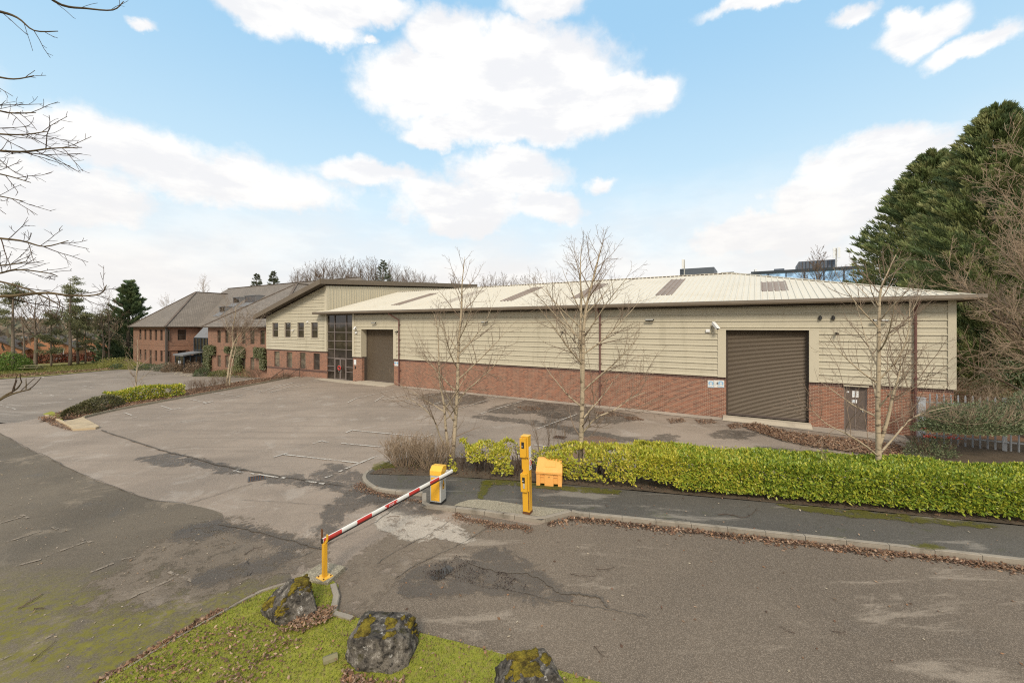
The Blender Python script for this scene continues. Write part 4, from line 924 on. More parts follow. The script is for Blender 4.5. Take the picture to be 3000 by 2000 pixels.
cctv(wl(1166, 972, .04), 'small dark camera on the cladding beside the kinked downpipe', R(-40), 15, False, .26)
cctv(wl(1650, 974, .04), 'small dark camera on the cladding behind the tallest birch', R(-30), 12, False, .24)
cctv(wl(2450, 978, .04), 'small dark camera right of the wide shutter head', R(10), 10, False, .26)
cctv(wl(862, 968, .04), 'small white camera between the two middle upper gable windows', R(-35), 15, True, .28)
for px_, nm in ((2402, 'small black down lamp above the right end of the wide shutter, nearer the shutter'), (2440, 'small black down lamp on the cladding nearer the right birch')):
    r = empty('wall_lamp', nm, 'lamp', wl(px_, 930, .04), SITE_ROT, 'pair of black down lamps on the cladding')
    b = MB(); b.box(-.05, .05, -.05, .03, .0, .1); mesh_part(b, 'bracket', 'black', r)
    b = MB(); b.cyl((0, -.1, .06), (0, -.1, -.1), .07, 12, .09); mesh_part(b, 'lamp_shade', 'black', r)
r = empty('alarm_dome', 'white dome alarm above the rightmost upper gable window', 'alarm', wl(903, 944, .04), SITE_ROT)
b = MB(); b.box(-.11, .11, -.04, .03, -.02, .14); mesh_part(b, 'back_plate', 'white', r); b = MB(); b.tube([Vector((0, -.05, .02)), Vector((0, -.12, .02)), Vector((0, -.16, .02))], [.1, .085, .03], 12); mesh_part(b, 'dome', 'white', r)
def sign(p, w, h, label, face, mat='white', cat='sign', group=None, rot=SITE_ROT):
    r = empty('wall_sign', label, cat, p, rot, group)
    b = MB(); b.box(-w / 2, w / 2, -.012, .0, -h / 2, h / 2); o = mesh_part(b, 'panel', mat, r); face(o, w, h)
def f_blue(o, w, h):
    b = MB(); b.cyl((0, -.0125, .03), (0, -.016, .03), w * .4, 24); mesh_part(b, 'blue_disc', 'bluesign', o)
    b = MB(); b.cyl((0, -.0165, .05), (0, -.019, .05), w * .16, 16); b.box(-w * .2, w * .2, -.019, -.0165, -.1, -.02); mesh_part(b, 'pictogram', 'greywhite', o)
    b = MB(); b.box(-w * .42, w * .42, -.0155, -.0125, -h * .46, -h * .38); mesh_part(b, 'caption_strip', 'bluesign', o)
def f_tri(o, w, h):
    b = MB(); b.cyl((0.03, -.0125, .03), (0.03, -.016, .03), w * .13, 14); b.bar((-.08, -.014, -.06), (.02, -.014, .06), .03, .006); mesh_part(b, 'pictogram', 'black', o)
for px_, f_, nm in ((2083, f_blue, 'blue disc safety sign farthest from the wide shutter'), (2100, f_tri, 'white warning sign with black pictogram between two blue signs'), (2112, f_blue, 'blue disc safety sign nearest the wide shutter edge')):
    sign(wl(px_, 1124, .012), .36, .44, nm, f_, 'greywhite', group='safety signs left of the wide shutter')
def f_multi(o, w, h):
    b = MB()
    for q in (-.2, .08): b.cyl((q, -.0125, .06), (q, -.016, .06), .11, 20)
    mesh_part(b, 'blue_disc', 'bluesign', o)
    b = MB(); b.bar((.24, -.014, -.1), (.36, -.014, .14), .05, .006); b.box(-.4, -.3, -.016, -.0125, -.12, -.02); mesh_part(b, 'pictogram', 'red', o)
sign(wl(1163, 1065, .012), .62, .42, 'wide white and blue safety sign right of the far shutter', f_multi, 'greywhite')
def f_p(o, w, h):
    me = text_mesh('P', .26, .002); q = mesh_obj('letter', me, M['bluesign'], o, (0, -.0145, .06), (R(90), 0, 0))
    b = MB()
    for i in range(2): b.box(-w * .35, w * .35, -.015, -.0125, -.18 - i * .06, -.15 - i * .06)
    mesh_part(b, 'caption_strip', 'galv', o)
sign(wl(1040.5, 1061, .012), .34, .52, 'white sign with a letter P beside the glazed entrance', f_p)
r = empty('padlock_box', 'small black key box on brick pier under the P sign', 'box', wl(1042, 1075, .0), SITE_ROT); b = MB(); b.box(-.06, .06, -.08, 0, -.14, .1); mesh_part(b, 'case', 'black', r, bevel=.01); b = MB(); b.cyl((0, -.085, .02), (0, -.081, .02), .03, 10); mesh_part(b, 'lock', 'galv', r)
# red lock ring on the entrance doors
r = empty('lock_ring', 'red ring lock looped through the glass door handles', 'lock', W(-md_, -.02, 1.22), SITE_ROT)
b = MB(); pts = [Vector((.2 * math.cos(a) , -.06, .2 * math.sin(a))) for a in np.linspace(0, 2 * math.pi, 22)]; b.tube(pts, [.05] * 22, 8); mesh_part(b, 'cable_loop', 'red', r, smooth=True)
b = MB(); b.box(-.05, .05, -.1, 0, -.28, -.19); mesh_part(b, 'padlock', 'black', r, bevel=.01)
for px_, v_, w_, h_, nm in ((2507, 1155, .26, .34, 'larger white paper notice on the brown door'), (2504, 1176, .22, .17, 'small white notice under the larger one on the brown door'), (2485, 1148, .1, .08, 'tiny pale round sticker on the brown door')):
    p = wl(px_, v_, -.098); r = empty('notice', nm, 'notice', p, SITE_ROT); b = MB(); b.box(-w_ / 2, w_ / 2, -.008, 0, -h_ / 2, h_ / 2); mesh_part(b, 'sheet', 'white', r)
    b = MB()
    for i in range(3): b.box(-w_ * .35, w_ * (.1 + .1 * i), -.011, -.0083, h_ * (.25 - .2 * i), h_ * (.3 - .2 * i))
    mesh_part(b, 'text_line', 'bluesign', r)

# ------------------------------------------------------------------ brick office with slate roofs
of = empty('brick_office', 'two storey brick office with hipped grey slate roofs and narrow dark windows', 'office building', (CX, CY, 0), SITE_ROT)
ZG0, ZEV = -1.3, 5.32
def hip_roof(mb, u0, u1, s0, s1, ze, zr_, ridge_axis='s', front_hip=True, back_hip=False, th=.12):
    um, hw = (u0 + u1) / 2, (u1 - u0) / 2
    a, b, c, d = (u0, s0, ze), (u1, s0, ze), (u1, s1, ze), (u0, s1, ze)
    r0 = (um, s0 + hw, zr_); r1 = (um, s1, zr_)
    mb.quad(a, b, r0); mb.quad(b, c, r1, r0); mb.quad(d, a, r0, r1)
A0, A1, AS = -103.2, -89.7, 1.9
B0, B1, BS = -74.8, -58.9, 1.07
wa = MB(); wb = MB(); wc = MB()
zx = lambda q: 350 + q * .27636
aw = [(208, 232), (262, 285), (316, 341), (372, 398), (430, 457), (491, 517)]
bwn = [(1037, 1073), (1117, 1156), (1208, 1243), (1293, 1335), (1385, 1430), (1490, 1540)]
UA = lambda q: U(zx(q), AS); UB = lambda q: U(zx(q), BS)
ah = [(UA(a), UA(b), 3.15, 4.92) for a, b in aw] + [(UA(a), UA(b), -0.3 if i != 2 else -0.9, 1.5) for i, (a, b) in enumerate(aw)]
bh = [(UB(a), UB(b), 3.22, 4.95) for a, b in bwn] + [(UB(a), UB(b), -0.05, 1.52) for a, b in bwn]
wall_front(wa, A0, A1, ZG0, ZEV, AS, ah); wall_front(wb, B0, B1, ZG0, ZEV, BS, bh)
# right flank of the left wing, recess wall and flanks
sw = [(AS + 1.35, AS + 2.55, 3.2, 4.92), (AS + 1.35, AS + 2.5, -.3, 1.5)]
wall_side(wa, AS + .25, 6.6, ZG0, ZEV, A1, sw); wall_side(wb, BS + .25, 20, ZG0, ZEV, B0, (), .25, 1); wall_side(wb, BS + .25, 20, ZG0, ZEV, B1, (), .25)
wall_side(wa, AS + .25, 20, ZG0, ZEV, A0, (), .25, 1); wall_front(wc, A1, B0, ZG0, ZEV, 6.4)
for mb in (wa, wb, wc): mesh_part(mb, 'wall', 'brick_office', of)
for i, h in enumerate(ah): add_window(of, *h, AS + .12, 'winframe', 'glass', hs=((h[2] + h[3]) / 2,))
for i, h in enumerate(bh): add_window(of, *h, BS + .12, 'winframe', 'blind' if i in (6, 7, 9, 10) else 'glass', hs=((h[2] + h[3]) / 2,))
for (a, b, p, q) in sw:
    mb = MB(); 
    for z_ in (p, (p + q) / 2, q - .06): mb.box(A1 - .16, A1 - .1, a, b, z_, z_ + .06)
    for s_ in (a, b - .06): mb.box(A1 - .158, A1 - .102, s_, s_ + .06, p + .06, q - .06)
    f = mesh_part(mb, 'window', 'winframe', of); g = MB(); g.box(A1 - .15, A1 - .13, a + .03, b - .03, p + .03, q - .03); mesh_part(g, 'pane', 'glass', f)
# projecting brick band
bd = MB(); bd.box(A0 - .02, A1 + .03, AS - .03, AS - .002, 2.3, 2.42); mesh_part(bd, 'brick_band', 'brick_office', of); bd = MB(); bd.box(B0 - .03, B1, BS - .03, BS - .002, 2.3, 2.42); mesh_part(bd, 'brick_band', 'brick_office', of); bd = MB(); bd.box(A1 + .002, A1 + .03, AS, 6.3, 2.3, 2.42); mesh_part(bd, 'brick_band', 'brick_office', of)
# pointed brick hoods over the corner windows
hd_ = MB(); hd_.prism([(AS - .02, 1.55), (AS + 2.9, 1.55), (AS + 1.3, 2.25)], 0, A1 + .005, A1 + .14); hd_.prism([(A1 - 1.5, 1.55), (A1 - .02, 1.55), (A1 - .1, 2.3)], 1, AS - .14, AS - .005); mesh_part(hd_, 'brick_hood', 'brick_office', of)
ZP = 0.86
rA = MB(); hip_roof(rA, A0 - .55, A1 + .55, AS - .55, 22, ZEV + .1, ZEV + .1 + 7.3 * ZP)
rB = MB(); hip_roof(rB, B0 - .55, B1 + .75, BS - .55, 15, ZEV + .1, ZEV + .1 + 8.6 * .735)
rC = MB(); s0c, srz, zrz = 5.85, 15.6, 13.0
rC.quad((-103, s0c, ZEV + .1), (-55, s0c, ZEV + .1), (-61, srz, zrz), (-99.7, srz, zrz)); rC.quad((-55, s0c, ZEV + .1), (-55, 26, ZEV + .1), (-61, srz, zrz)); rC.quad((-103, s0c, ZEV + .1), (-99.7, srz, zrz), (-103, 26, ZEV + .1)); rC.quad((-55, 26, ZEV + .1), (-103, 26, ZEV + .1), (-99.7, srz, zrz), (-61, srz, zrz))
roA, roB, roC = (mesh_part(r_, 'roof', 'slate', of) for r_ in (rA, rB, rC))
def hips(par, u0, u1, s0, s1, ze, zr_):
    um, hw = (u0 + u1) / 2, (u1 - u0) / 2; mb = MB()
    for a in (u0, u1): mb.bar((a, s0, ze + .03), (um, s0 + hw, zr_ + .03), .3, .1)
    mb.bar((um, s0 + hw, zr_ + .03), (um, s1, zr_ + .03), .3, .1); mesh_part(mb, 'ridge_tile', 'tile_far', par)
hips(roA, A0 - .55, A1 + .55, AS - .55, 22, ZEV + .1, ZEV + .1 + 7.3 * ZP); hips(roB, B0 - .55, B1 + .75, BS - .55, 15, ZEV + .1, ZEV + .1 + 8.6 * .735)
mb = MB(); mb.bar((-61, srz, zrz + .03), (-99.7, srz, zrz + .03), .3, .1); mesh_part(mb, 'ridge_tile', 'tile_far', roC)
gu = MB()
for u0, u1, s_ in ((A0 - .6, A1 + .6, AS - .6), (B0 - .6, B1 + .2, BS - .6), (A1 + .61, B0 - .61, 5.8)): gu.box(u0, u1, s_ - .06, s_ + .06, ZEV - .02, ZEV + .12)
for u_, s0_, s1_ in ((A1 + .6, AS - .53, 5.73), (B0 - .6, BS - .53, 5.73), (A0 - .6, AS - .53, 20)): gu.box(u_ - .06, u_ + .06, s0_, s1_, ZEV - .02, ZEV + .12)
gu.box(A0 - .5, A1 + .5, AS - .5, AS + .0, ZEV - .01, ZEV + .015); gu.box(B0 - .5, B1, BS - .5, BS, ZEV - .01, ZEV + .015)
mesh_part(gu, 'gutter', 'soffit', of)
dpx = MB(); dpx.box(A1 - .16, A1 + .16, AS - .3, AS - .05, ZG0, ZEV); mesh_part(dpx, 'downpipe', 'winframe', of)
# dormers set in the link roof
pc = (zrz - ZEV - .1) / (srz - s0c)
def dormer(px_, v_, w_, h_):
    lo, hi = s0c, srz
    for _ in range(50):
        m_ = (lo + hi) / 2
        if zpx(px_, v_, m_) > ZEV + .1 + (m_ - s0c) * pc: lo = m_
        else: hi = m_
    u_, s_ = U(px_, lo), lo; z_ = ZEV + .1 + (s_ - s0c) * pc; dp_ = h_ / pc
    mb = MB(); mb.box(u_ - .12, u_ + w_ + .12, s_ - .15, s_ + dp_, z_ + h_, z_ + h_ + .14)
    mb.prism([(s_, z_), (s_, z_ + h_), (s_ + dp_, z_ + h_)], 0, u_ - .1, u_); mb.prism([(s_, z_), (s_, z_ + h_), (s_ + dp_, z_ + h_)], 0, u_ + w_, u_ + w_ + .1)
    mb.quad((u_ - .3, s_ - 1.0, z_ - 1.0 * pc + .05), (u_ + w_ + .3, s_ - 1.0, z_ - 1.0 * pc + .05), (u_ + w_ + .3, s_, z_ + .05), (u_ - .3, s_, z_ + .05))
    f = mesh_part(mb, 'dormer', 'lead', roC); g = MB(); g.box(u_ + .02, u_ + w_ - .02, s_ + .03, s_ + .08, z_ + .04, z_ + h_); mesh_part(g, 'dormer_window', 'glass', roC)
dormer(zx(1207), 780 + 392 * .2764, 1.9, .95); dormer(zx(1330), 780 + 388 * .2764, 3.3, 1.15); dormer(zx(1062), 780 + 487 * .2764, 1.7, .9)
# glazed link: sloping lead roof, glass box and porch
at_ = MB(); P0, P1 = -81.4, -78.8
at_.quad((P0, 2.1, 3.8), (P1 + 3.6, 2.1, 3.8), (P1 + 3.6, 3.4, 5.35), (P0, 3.4, 5.35)); at_.quad((P0, 2.1, 3.8), (P0, 3.4, 5.35), (P0, 3.4, 3.8))
at_.box(P0, P1 + 3.6, 3.4, 6.4, 5.3, 5.36); ao = mesh_part(at_, 'atrium_roof', 'lead', of)
g = MB(); g.box(P0 + .05, P1 + 3.6, 2.16, 2.2, -1.2, 3.78); g.box(P0 + .02, P0 + .05, 2.2, 6.3, -1.2, 3.78); mesh_part(g, 'atrium_glass', 'glass', ao)
f = MB()
for u_ in np.linspace(P0, P1 + 3.5, 7): f.box(u_ - .05, u_ + .05, 2.06, 2.158, -1.2, 3.78)
for z_ in (1.9, 3.7): f.box(P0 + .06, P1 + 3.45, 2.07, 2.155, z_, z_ + .1)
mesh_part(f, 'atrium_frame', 'darkmetal', ao)
pr_ = MB(); pr_.prism([(-.45, 1.22), (-.45, 1.42), (2.05, 1.75), (2.05, 1.6)], 0, P0 - .25, P1 + .25); po = mesh_part(pr_, 'porch_roof', 'lead', of)
f = MB()
for u_ in (P0, P0 + 1.25, P1): f.box(u_ - .07, u_ + .07, -.27, -.13, -1.05, 1.22)
f.box(P0, P1, -.26, -.14, 1.08, 1.23)
for s_ in (.55, 1.3, 2.0): f.box(P1 - .06, P1 + .06, s_ - .05, s_ + .05, -1.05, 1.35)
f.box(P1 - .05, P1 + .05, -.12, 2.0, 1.1, 1.3); mesh_part(f, 'porch_frame', 'darkmetal', po)
g = MB(); g.box(P0 + .07, P1 - .07, -.22, -.2, -1.03, 1.07); g.box(P1 - .02, P1, -.13, 2.0, -1.03, 1.1); mesh_part(g, 'porch_glass', 'glass', po)
hn_ = MB()
for u_ in (P0 + 1.0, P0 + 1.5): hn_.box(u_ - .07, u_ + .07, -.26, -.225, -.1, .5)
mesh_part(hn_, 'door_sign', 'white', po)
# steps with handrails beside the gable
st = MB()
for i in range(6): st.prism([(-2.4, -1.3), (-.35, -1.3), (-.35, -.17 * i - .02), (-2.4, -.17 * i - .02)], 0, -51.2 - .33 * (i + 1), -51.2 - .33 * i)
tag(st.build('step_flight', M['step'], loc=(CX, CY, 0), rot=(0, 0, SITE_ROT)), 'concrete steps going down beside the gable wall', 'steps')
for s_, nm, base in ((-.62, 'dark handrail sloping down close to the gable brick wall', 0), (-2.45, 'dark handrail with upright post at the outer side of the steps', 1)):
    mb = MB(); mb.tube([Vector((-51.0, s_, .95)), Vector((-53.2, s_, -.1)), Vector((-53.5, s_, -.12))], [.025] * 3, 6)
    r = empty('handrail', nm, 'handrail', (CX, CY, 0), SITE_ROT, 'handrails of the steps'); mesh_part(mb, 'rail', 'soffit', r)
    mb = MB(); mb.cyl((-51.0, s_, -.02), (-51.0, s_, .94), .025, 6); mb.cyl((-53.2, s_, -1.1), (-53.2, s_, -.12), .025, 6); mesh_part(mb, 'post', 'soffit', r)
# retaining wall between the car parks
mb = MB(); p, q = W(49.55, -12.6), W(52.6, -4.0)
mb.bar(p + Vector((0, 0, -.55)), q + Vector((0, 0, -.55)), .23, 1.3); rw = mb.build('retaining_wall', M['soldier']); tag(rw, 'low dark brick retaining wall between the two car parks', 'wall')
mb = MB(); mb.bar(p + Vector((0, 0, .13)), q + Vector((0, 0, .13)), .3, .06); mb.build('coping', M['kerb'], rw)

# ------------------------------------------------------------------ far building with blue glass, masts
fb = empty('glass_office_block', 'distant office block with blue mirror glass band and dark rooftop plant rooms', 'office block', (CX, CY, 0), SITE_ROT)
def farbox(name, mat, px0, px1, v0, v1, s, dep, par=fb, base=None):
    u0, u1 = U(px0, s), U(px1, s); zt = zpx((px0 + px1) / 2, v0, s); zb = zpx((px0 + px1) / 2, v1, s) if base is None else base
    mb = MB(); mb.box(u0, u1, s, s + dep, zb, zt); return mesh_part(mb, name, mat, par), u0, u1, zb, zt
o, u0, u1, zb, zt = farbox('glass_wall', 'blueglass', 2200, 2560, 794, 860, 70, 18)
fr = MB(); u_ = u0
while u_ < u1: fr.box(u_ - .08, u_ + .08, 69.85, 69.99, zb, zt); u_ += 3.0
fr.box(u0, u1, 69.8, 70.5, zt + .01, zt + .5); fr.box(u0, u1, 69.86, 69.98, zt - 3.1, zt - 2.9); mesh_part(fr, 'facade_frame', 'darkmetal', o)
o2 = farbox('parapet', 'plant', 2100, 2260, 802, 860, 72, 10)[0]
for a, b, v0, v1, s_ in ((1992, 2092, 785, 860, 74), (2340, 2447, 763, 800, 76), (2268, 2298, 787, 800, 74), (2112, 2150, 797, 806, 73)):
    o = farbox('plant_room', 'plant', a, b, v0, v1, s_, 9)[0]
rb = MB(); u0, u1 = U(2340, 75.9), U(2447, 75.9)
for u_ in np.arange(u0, u1, .6): rb.box(u_, u_ + .1, 75.85, 75.99, zpx(2400, 800, 76), zpx(2400, 764, 76))
mesh_part(rb, 'wall_rib', 'winframe', fb)
def mast(px_, v_, s_, vb, label, ant):
    b = W(-U(px_, s_), s_, zpx(px_, vb, s_)); zt_ = zpx(px_, v_, s_)
    r = empty('antenna_mast', label, 'antenna', b, SITE_ROT, 'antenna masts on the far roof'); mb = MB(); mb.cyl((0, 0, -2), (0, 0, zt_ - b.z), .12, 8); mesh_part(mb, 'pole', 'galv', r)
    for dx in ant:
        mb = MB(); mb.box(dx - .22, dx + .22, -.3, -.15, zt_ - b.z - 2.0, zt_ - b.z + .1); mesh_part(mb, 'antenna_panel', 'white', r, bevel=.03)
mast(2450, 727, 75, 790, 'tall pale antenna mast at the right plant room', (-.35, .4)); mast(2005, 761, 73, 790, 'short antenna mast at the left plant room', (-.3,)); mast(2211, 790, 72, 805, 'stubby vent pole beside the blue glass parapet', (.2,))
# ------------------------------------------------------------------ trees without leaves
def rot_about(d, axis, a): return Matrix.Rotation(a, 3, axis) @ d
def limb(rng, p, d, L, r0, r1, n, wander, up):
    pts, rad = [p.copy()], [r0]; d = d.normalized()
    for i in range(n):
        d = (d + Vector((rng.uniform(-1, 1), rng.uniform(-1, 1), rng.uniform(-1, 1))) * wander + Vector((0, 0, up))).normalized()
        p = p + d * (L / n); pts.append(p); rad.append(r0 + (r1 - r0) * (i + 1) / n)
    return pts, rad
def at_on(pts, rad, f):
    x_ = f * (len(pts) - 1); i = min(int(x_), len(pts) - 2); a = x_ - i
    return pts[i].lerp(pts[i + 1], a), rad[i] + (rad[i + 1] - rad[i]) * a, (pts[i + 1] - pts[i]).normalized()
def side_branches(mb, rng, pts, rad, L, lvl, P):
    """P: per level (count per metre, length ratio, angle, wander, up, sides)"""
    if lvl >= len(P): return
    cnt, lr, ang, wan, up, sides, rmin = P[lvl]
    k = max(1, int(cnt * L + rng.random()))
    for i in range(k):
        f = 0.18 + 0.8 * (i + rng.random()) / k
        p, r, d = at_on(pts, rad, min(f, .995))
        ax = frame_of(d)[0]; ax = rot_about(ax, d, rng.uniform(0, 6.283))
        nd_ = rot_about(d, ax, ang * rng.uniform(.7, 1.3))
        l2 = L * lr * rng.uniform(.6, 1.25) * (1.15 - .65 * f)
        if l2 < .05: continue
        r0 = max(rmin, min(r * .7, l2 * .012)); n = 3 if l2 < .5 else 5
        q, rr = limb(rng, p, nd_, l2, r0, rmin * .75, n, wan, up)
        mb.tube(q, rr, sides, False); side_branches(mb, rng, q, rr, l2, lvl + 1, P)
def bare_tree(name, label, base, trunk_pts, trunk_r, mains, P, barkm, twigm, group=None, seed=1, cat='tree', stems=(), k=9, main_r=.5):
    rng = random.Random(seed); r = empty(name, label, cat, base, 0, group)
    tb = MB(); cb = MB()
    allst = [(trunk_pts, trunk_r)] + list(stems)
    for pts, r0 in allst:
        pts = smooth_poly([Vector(p) for p in pts], 4, False); n = len(pts)
        rad = [max(.006, r0 * (1 - i / (n - 1)) ** .85 + .005) * (1.25 if i == 0 else 1) for i in range(n)]
        tb.tube(pts, rad, k)
        Lt = sum((b - a).length for a, b in zip(pts, pts[1:]))
        cnt, f0, lmax, ang, up, shape = mains
        for i in range(int(cnt * (1 if r0 == trunk_r else .55))):
            f = f0 + (0.985 - f0) * ((i + rng.random()) / cnt if r0 == trunk_r else rng.random())
            p, rr, d = at_on(pts, rad, f); az_ = i * 2.4 + rng.uniform(-.5, .5)
            ax = rot_about(frame_of(d)[0], d, az_); nd_ = rot_about(d, ax, ang * rng.uniform(.75, 1.25) * (1.1 - .45 * f))
            l = lmax * shape((f - f0) / (1 - f0)) * rng.uniform(.7, 1.15)
            r1 = max(.007, min(rr * main_r, l * .014 + .004)); q, qr = limb(rng, p, nd_, l, r1, .004, 8, .12, up)
            (tb if l > lmax * .75 and r1 > .02 else cb).tube(q, qr, 5, False); side_branches(cb, rng, q, qr, l, 0, P)
    tb.build('trunk', barkm, r, smooth=True); cb.build('crown', twigm, r)
    return r
BP = [(3.8, .44, .75, .16, .05, 4, .0042), (4.6, .45, .75, .2, .03, 3, .0034), (4.6, .45, .7, .25, .0, 3, .0028)]
bshape = lambda f: (.55 + 1.0 * f / .25) if f < .25 else max(.18, 1.55 * (1 - f) ** .75 + .1)
b1 = gp(1318, 1362); b2 = gp(1699, 1392); b3 = gp(2572, 1470)
b3 = Vector((11.55, 13.3, 0))
BG = 'birch trees in the hedge'
def rel(u, v, y, b): return dp(u, v, y) - b
bare_tree('birch_tree', 'leafless birch with forked twin stem left of the yellow reader post', b1,
          [rel(1324, 1362, b1.y, b1), rel(1332, 1265, b1.y, b1), rel(1340, 1130, b1.y, b1), rel(1343, 1020, b1.y, b1), rel(1352, 905, b1.y, b1), rel(1354, 830, b1.y, b1), rel(1362, 752, b1.y, b1)], .088,
          (22, .13, 2.15, .98, .07, bshape), BP, M['birch'], M['birchtwig'], BG, 11, stems=[([rel(1318, 1350, b1.y, b1), rel(1306, 1255, b1.y - .1, b1), rel(1300, 1180, b1.y - .1, b1), rel(1288, 1110, b1.y - .1, b1), rel(1283, 980, b1.y - .1, b1), rel(1272, 920, b1.y, b1)], .06),
                                                                                  ([rel(1318, 1330, b1.y, b1), rel(1290, 1280, b1.y - .2, b1), rel(1272, 1230, b1.y - .4, b1), rel(1235, 1190, b1.y - .5, b1), rel(1190, 1165, b1.y - .6, b1)], .035)])
bare_tree('birch_tree', 'tallest leafless birch with pale straight trunk behind the orange grit bin', b2,
          [rel(1699, 1395, b2.y, b2), rel(1702, 1300, b2.y, b2), rel(1706, 1180, b2.y, b2), rel(1708, 1050, b2.y, b2), rel(1711, 950, b2.y, b2), rel(1722, 880, b2.y, b2), rel(1740, 810, b2.y, b2), rel(1758, 740, b2.y, b2), rel(1770, 700, b2.y, b2)], .098,
          (27, .10, 2.45, .98, .07, bshape), BP, M['birch'], M['birchtwig'], BG, 23, stems=[([rel(1706, 1120, b2.y, b2), rel(1700, 1000, b2.y + .1, b2), rel(1703, 880, b2.y + .2, b2), rel(1700, 800, b2.y, b2), rel(1703, 720, b2.y, b2)], .06),
                                                                                  ([rel(1705, 1270, b2.y, b2), rel(1745, 1225, b2.y - .2, b2), rel(1800, 1200, b2.y - .3, b2), rel(1850, 1165, b2.y - .3, b2), rel(1890, 1150, b2.y - .3, b2)], .03)])
bare_tree('birch_tree', 'leafless multi stemmed birch rising from the dense hedge in front of the brown door', b3,
          [rel(2572, 1500, b3.y, b3), rel(2574, 1330, b3.y, b3), rel(2572, 1200, b3.y, b3), rel(2574, 1060, b3.y, b3), rel(2575, 930, b3.y, b3), rel(2580, 850, b3.y, b3), rel(2600, 800, b3.y, b3), rel(2625, 745, b3.y, b3)], .082,
          (23, .2, 2.05, .98, .07, bshape), BP, M['birch'], M['birchtwig'], BG, 37, stems=[([rel(2574, 1310, b3.y, b3), rel(2600, 1230, b3.y - .1, b3), rel(2615, 1160, b3.y - .2, b3), rel(2635, 1090, b3.y - .2, b3), rel(2640, 1010, b3.y, b3)], .055),
                                                                                  ([rel(2572, 1335, b3.y, b3), rel(2535, 1305, b3.y - .2, b3), rel(2480, 1270, b3.y - .3, b3), rel(2420, 1240, b3.y - .3, b3), rel(2370, 1190, b3.y - .3, b3)], .026),
                                                                                  ([rel(2576, 1330, b3.y, b3), rel(2620, 1280, b3.y + .2, b3), rel(2665, 1230, b3.y + .3, b3), rel(2720, 1205, b3.y + .3, b3), rel(2790, 1190, b3.y + .3, b3)], .03)])
# the two birches in the planting bed on the left
b4 = gp(665, 1134); b5 = gp(400, 1150, -.1)
bare_tree('birch_tree', 'leaning twin stemmed pale birch in the bed before the brick office', b4,
          [rel(663, 1136, b4.y, b4), rel(668, 1100, b4.y, b4), rel(676, 1040, b4.y, b4), rel(688, 1000, b4.y, b4), rel(705, 975, b4.y, b4), rel(735, 955, b4.y, b4)], .10,
          (14, .35, 3.0, .8, .09, bshape), BP[:2] + [(4, .45, .7, .25, 0, 3, .006)], M['birch'], M['birchtwig'], 'birch trees in the left bed', 5, stems=[([rel(672, 1060, b4.y, b4), rel(683, 1010, b4.y, b4), rel(680, 970, b4.y, b4), rel(688, 930, b4.y, b4), rel(690, 900, b4.y, b4)], .07), ([rel(672, 1136, b4.y, b4), rel(677, 1080, b4.y, b4), rel(690, 1020, b4.y, b4), rel(702, 960, b4.y, b4)], .07)])
bare_tree('birch_tree', 'young slender birch standing in the yellow green hedge', b5,
          [rel(397, 1155, b5.y, b5), rel(400, 1100, b5.y, b5), rel(404, 1040, b5.y, b5), rel(402, 985, b5.y, b5)], .06,
          (20, .10, 1.5, .95, .09, bshape), [(4, .5, .75, .16, .05, 4, .007), (4.6, .45, .75, .2, .03, 3, .006)], M['birch'], M['birchtwig'], 'birch trees in the left bed', 6)

# overhanging tree at the left edge, trunk outside the frame
tb_ = Vector((-12.2, 6.6, 0)); rng = random.Random(4)
r = empty('overhanging_tree', 'leafless tree with dark knobbly branches reaching in from the left edge', 'tree', tb_)
tb = MB(); cb = MB(); tp_ = smooth_poly([Vector((0, 0, 0)), Vector((.1, .1, 3)), Vector((.0, .2, 6)), Vector((.2, .3, 9)), Vector((.3, .2, 13))], 4, False)
tb.tube(tp_, [.24 * (1 - .07 * i) for i in range(len(tp_))][:len(tp_)], 10)
OP = [(3.8, .38, .75, .2, .02, 4, .0055), (6.5, .40, .8, .25, .02, 3, .0042), (7, .4, .8, .3, .03, 3, .0034)]
def olimb(z0, pix, y, r0, P=OP, k0=.3):
    pts = [Vector((0.1, .15, z0))] + [dp(u, v, yy) - tb_ for (u, v), yy in zip(pix, y)]
    pts = smooth_poly(pts, 4, False); n = len(pts); rad = [r0 * .78 * (1 - i / n) + .005 for i in range(n)]
    tb.tube(pts, rad, 6); L = sum((b - a).length for a, b in zip(pts, pts[1:]))
    half = [i for i in range(n) if i >= int(n * k0)]
    side_branches(cb, rng, [pts[i] for i in half], [rad[i] for i in half], L * (1 - k0) * .62, 0, P)
olimb(9.5, [(-300, -60), (60, -40), (180, 15), (250, 25), (330, 30), (362, 5)], [6.6, 6.9, 7.2, 7.4, 7.5, 7.6], .035, [(1.6, .2, .6, .15, .0, 4, .005), (4, .3, .7, .2, 0, 3, .004)])
olimb(9.2, [(-250, -20), (-20, 30), (50, 52), (100, 90), (170, 92)], [6.2, 6.5, 6.6, 6.7, 6.8], .032, [(1.6, .2, .6, .15, .0, 4, .005), (4, .3, .7, .2, 0, 3, .004)])
olimb(8.2, [(-300, 180), (-40, 220), (40, 232), (100, 222)], [6.8, 7, 7.1, 7.2], .028, [(2, .25, .6, .15, 0, 4, .005), (4, .3, .7, .2, 0, 3, .004)])
olimb(7.6, [(-300, 260), (-80, 300), (20, 330), (105, 330)], [7, 7.2, 7.3, 7.4], .035)
olimb(7.4, [(-260, 310), (-80, 380), (50, 395), (140, 385)], [7, 7.2, 7.3, 7.4], .03, OP[:2])
olimb(7.0, [(-300, 400), (-60, 435), (60, 445), (150, 435), (240, 432)], [7.3, 7.4, 7.5, 7.6, 7.6], .038, OP[:2])
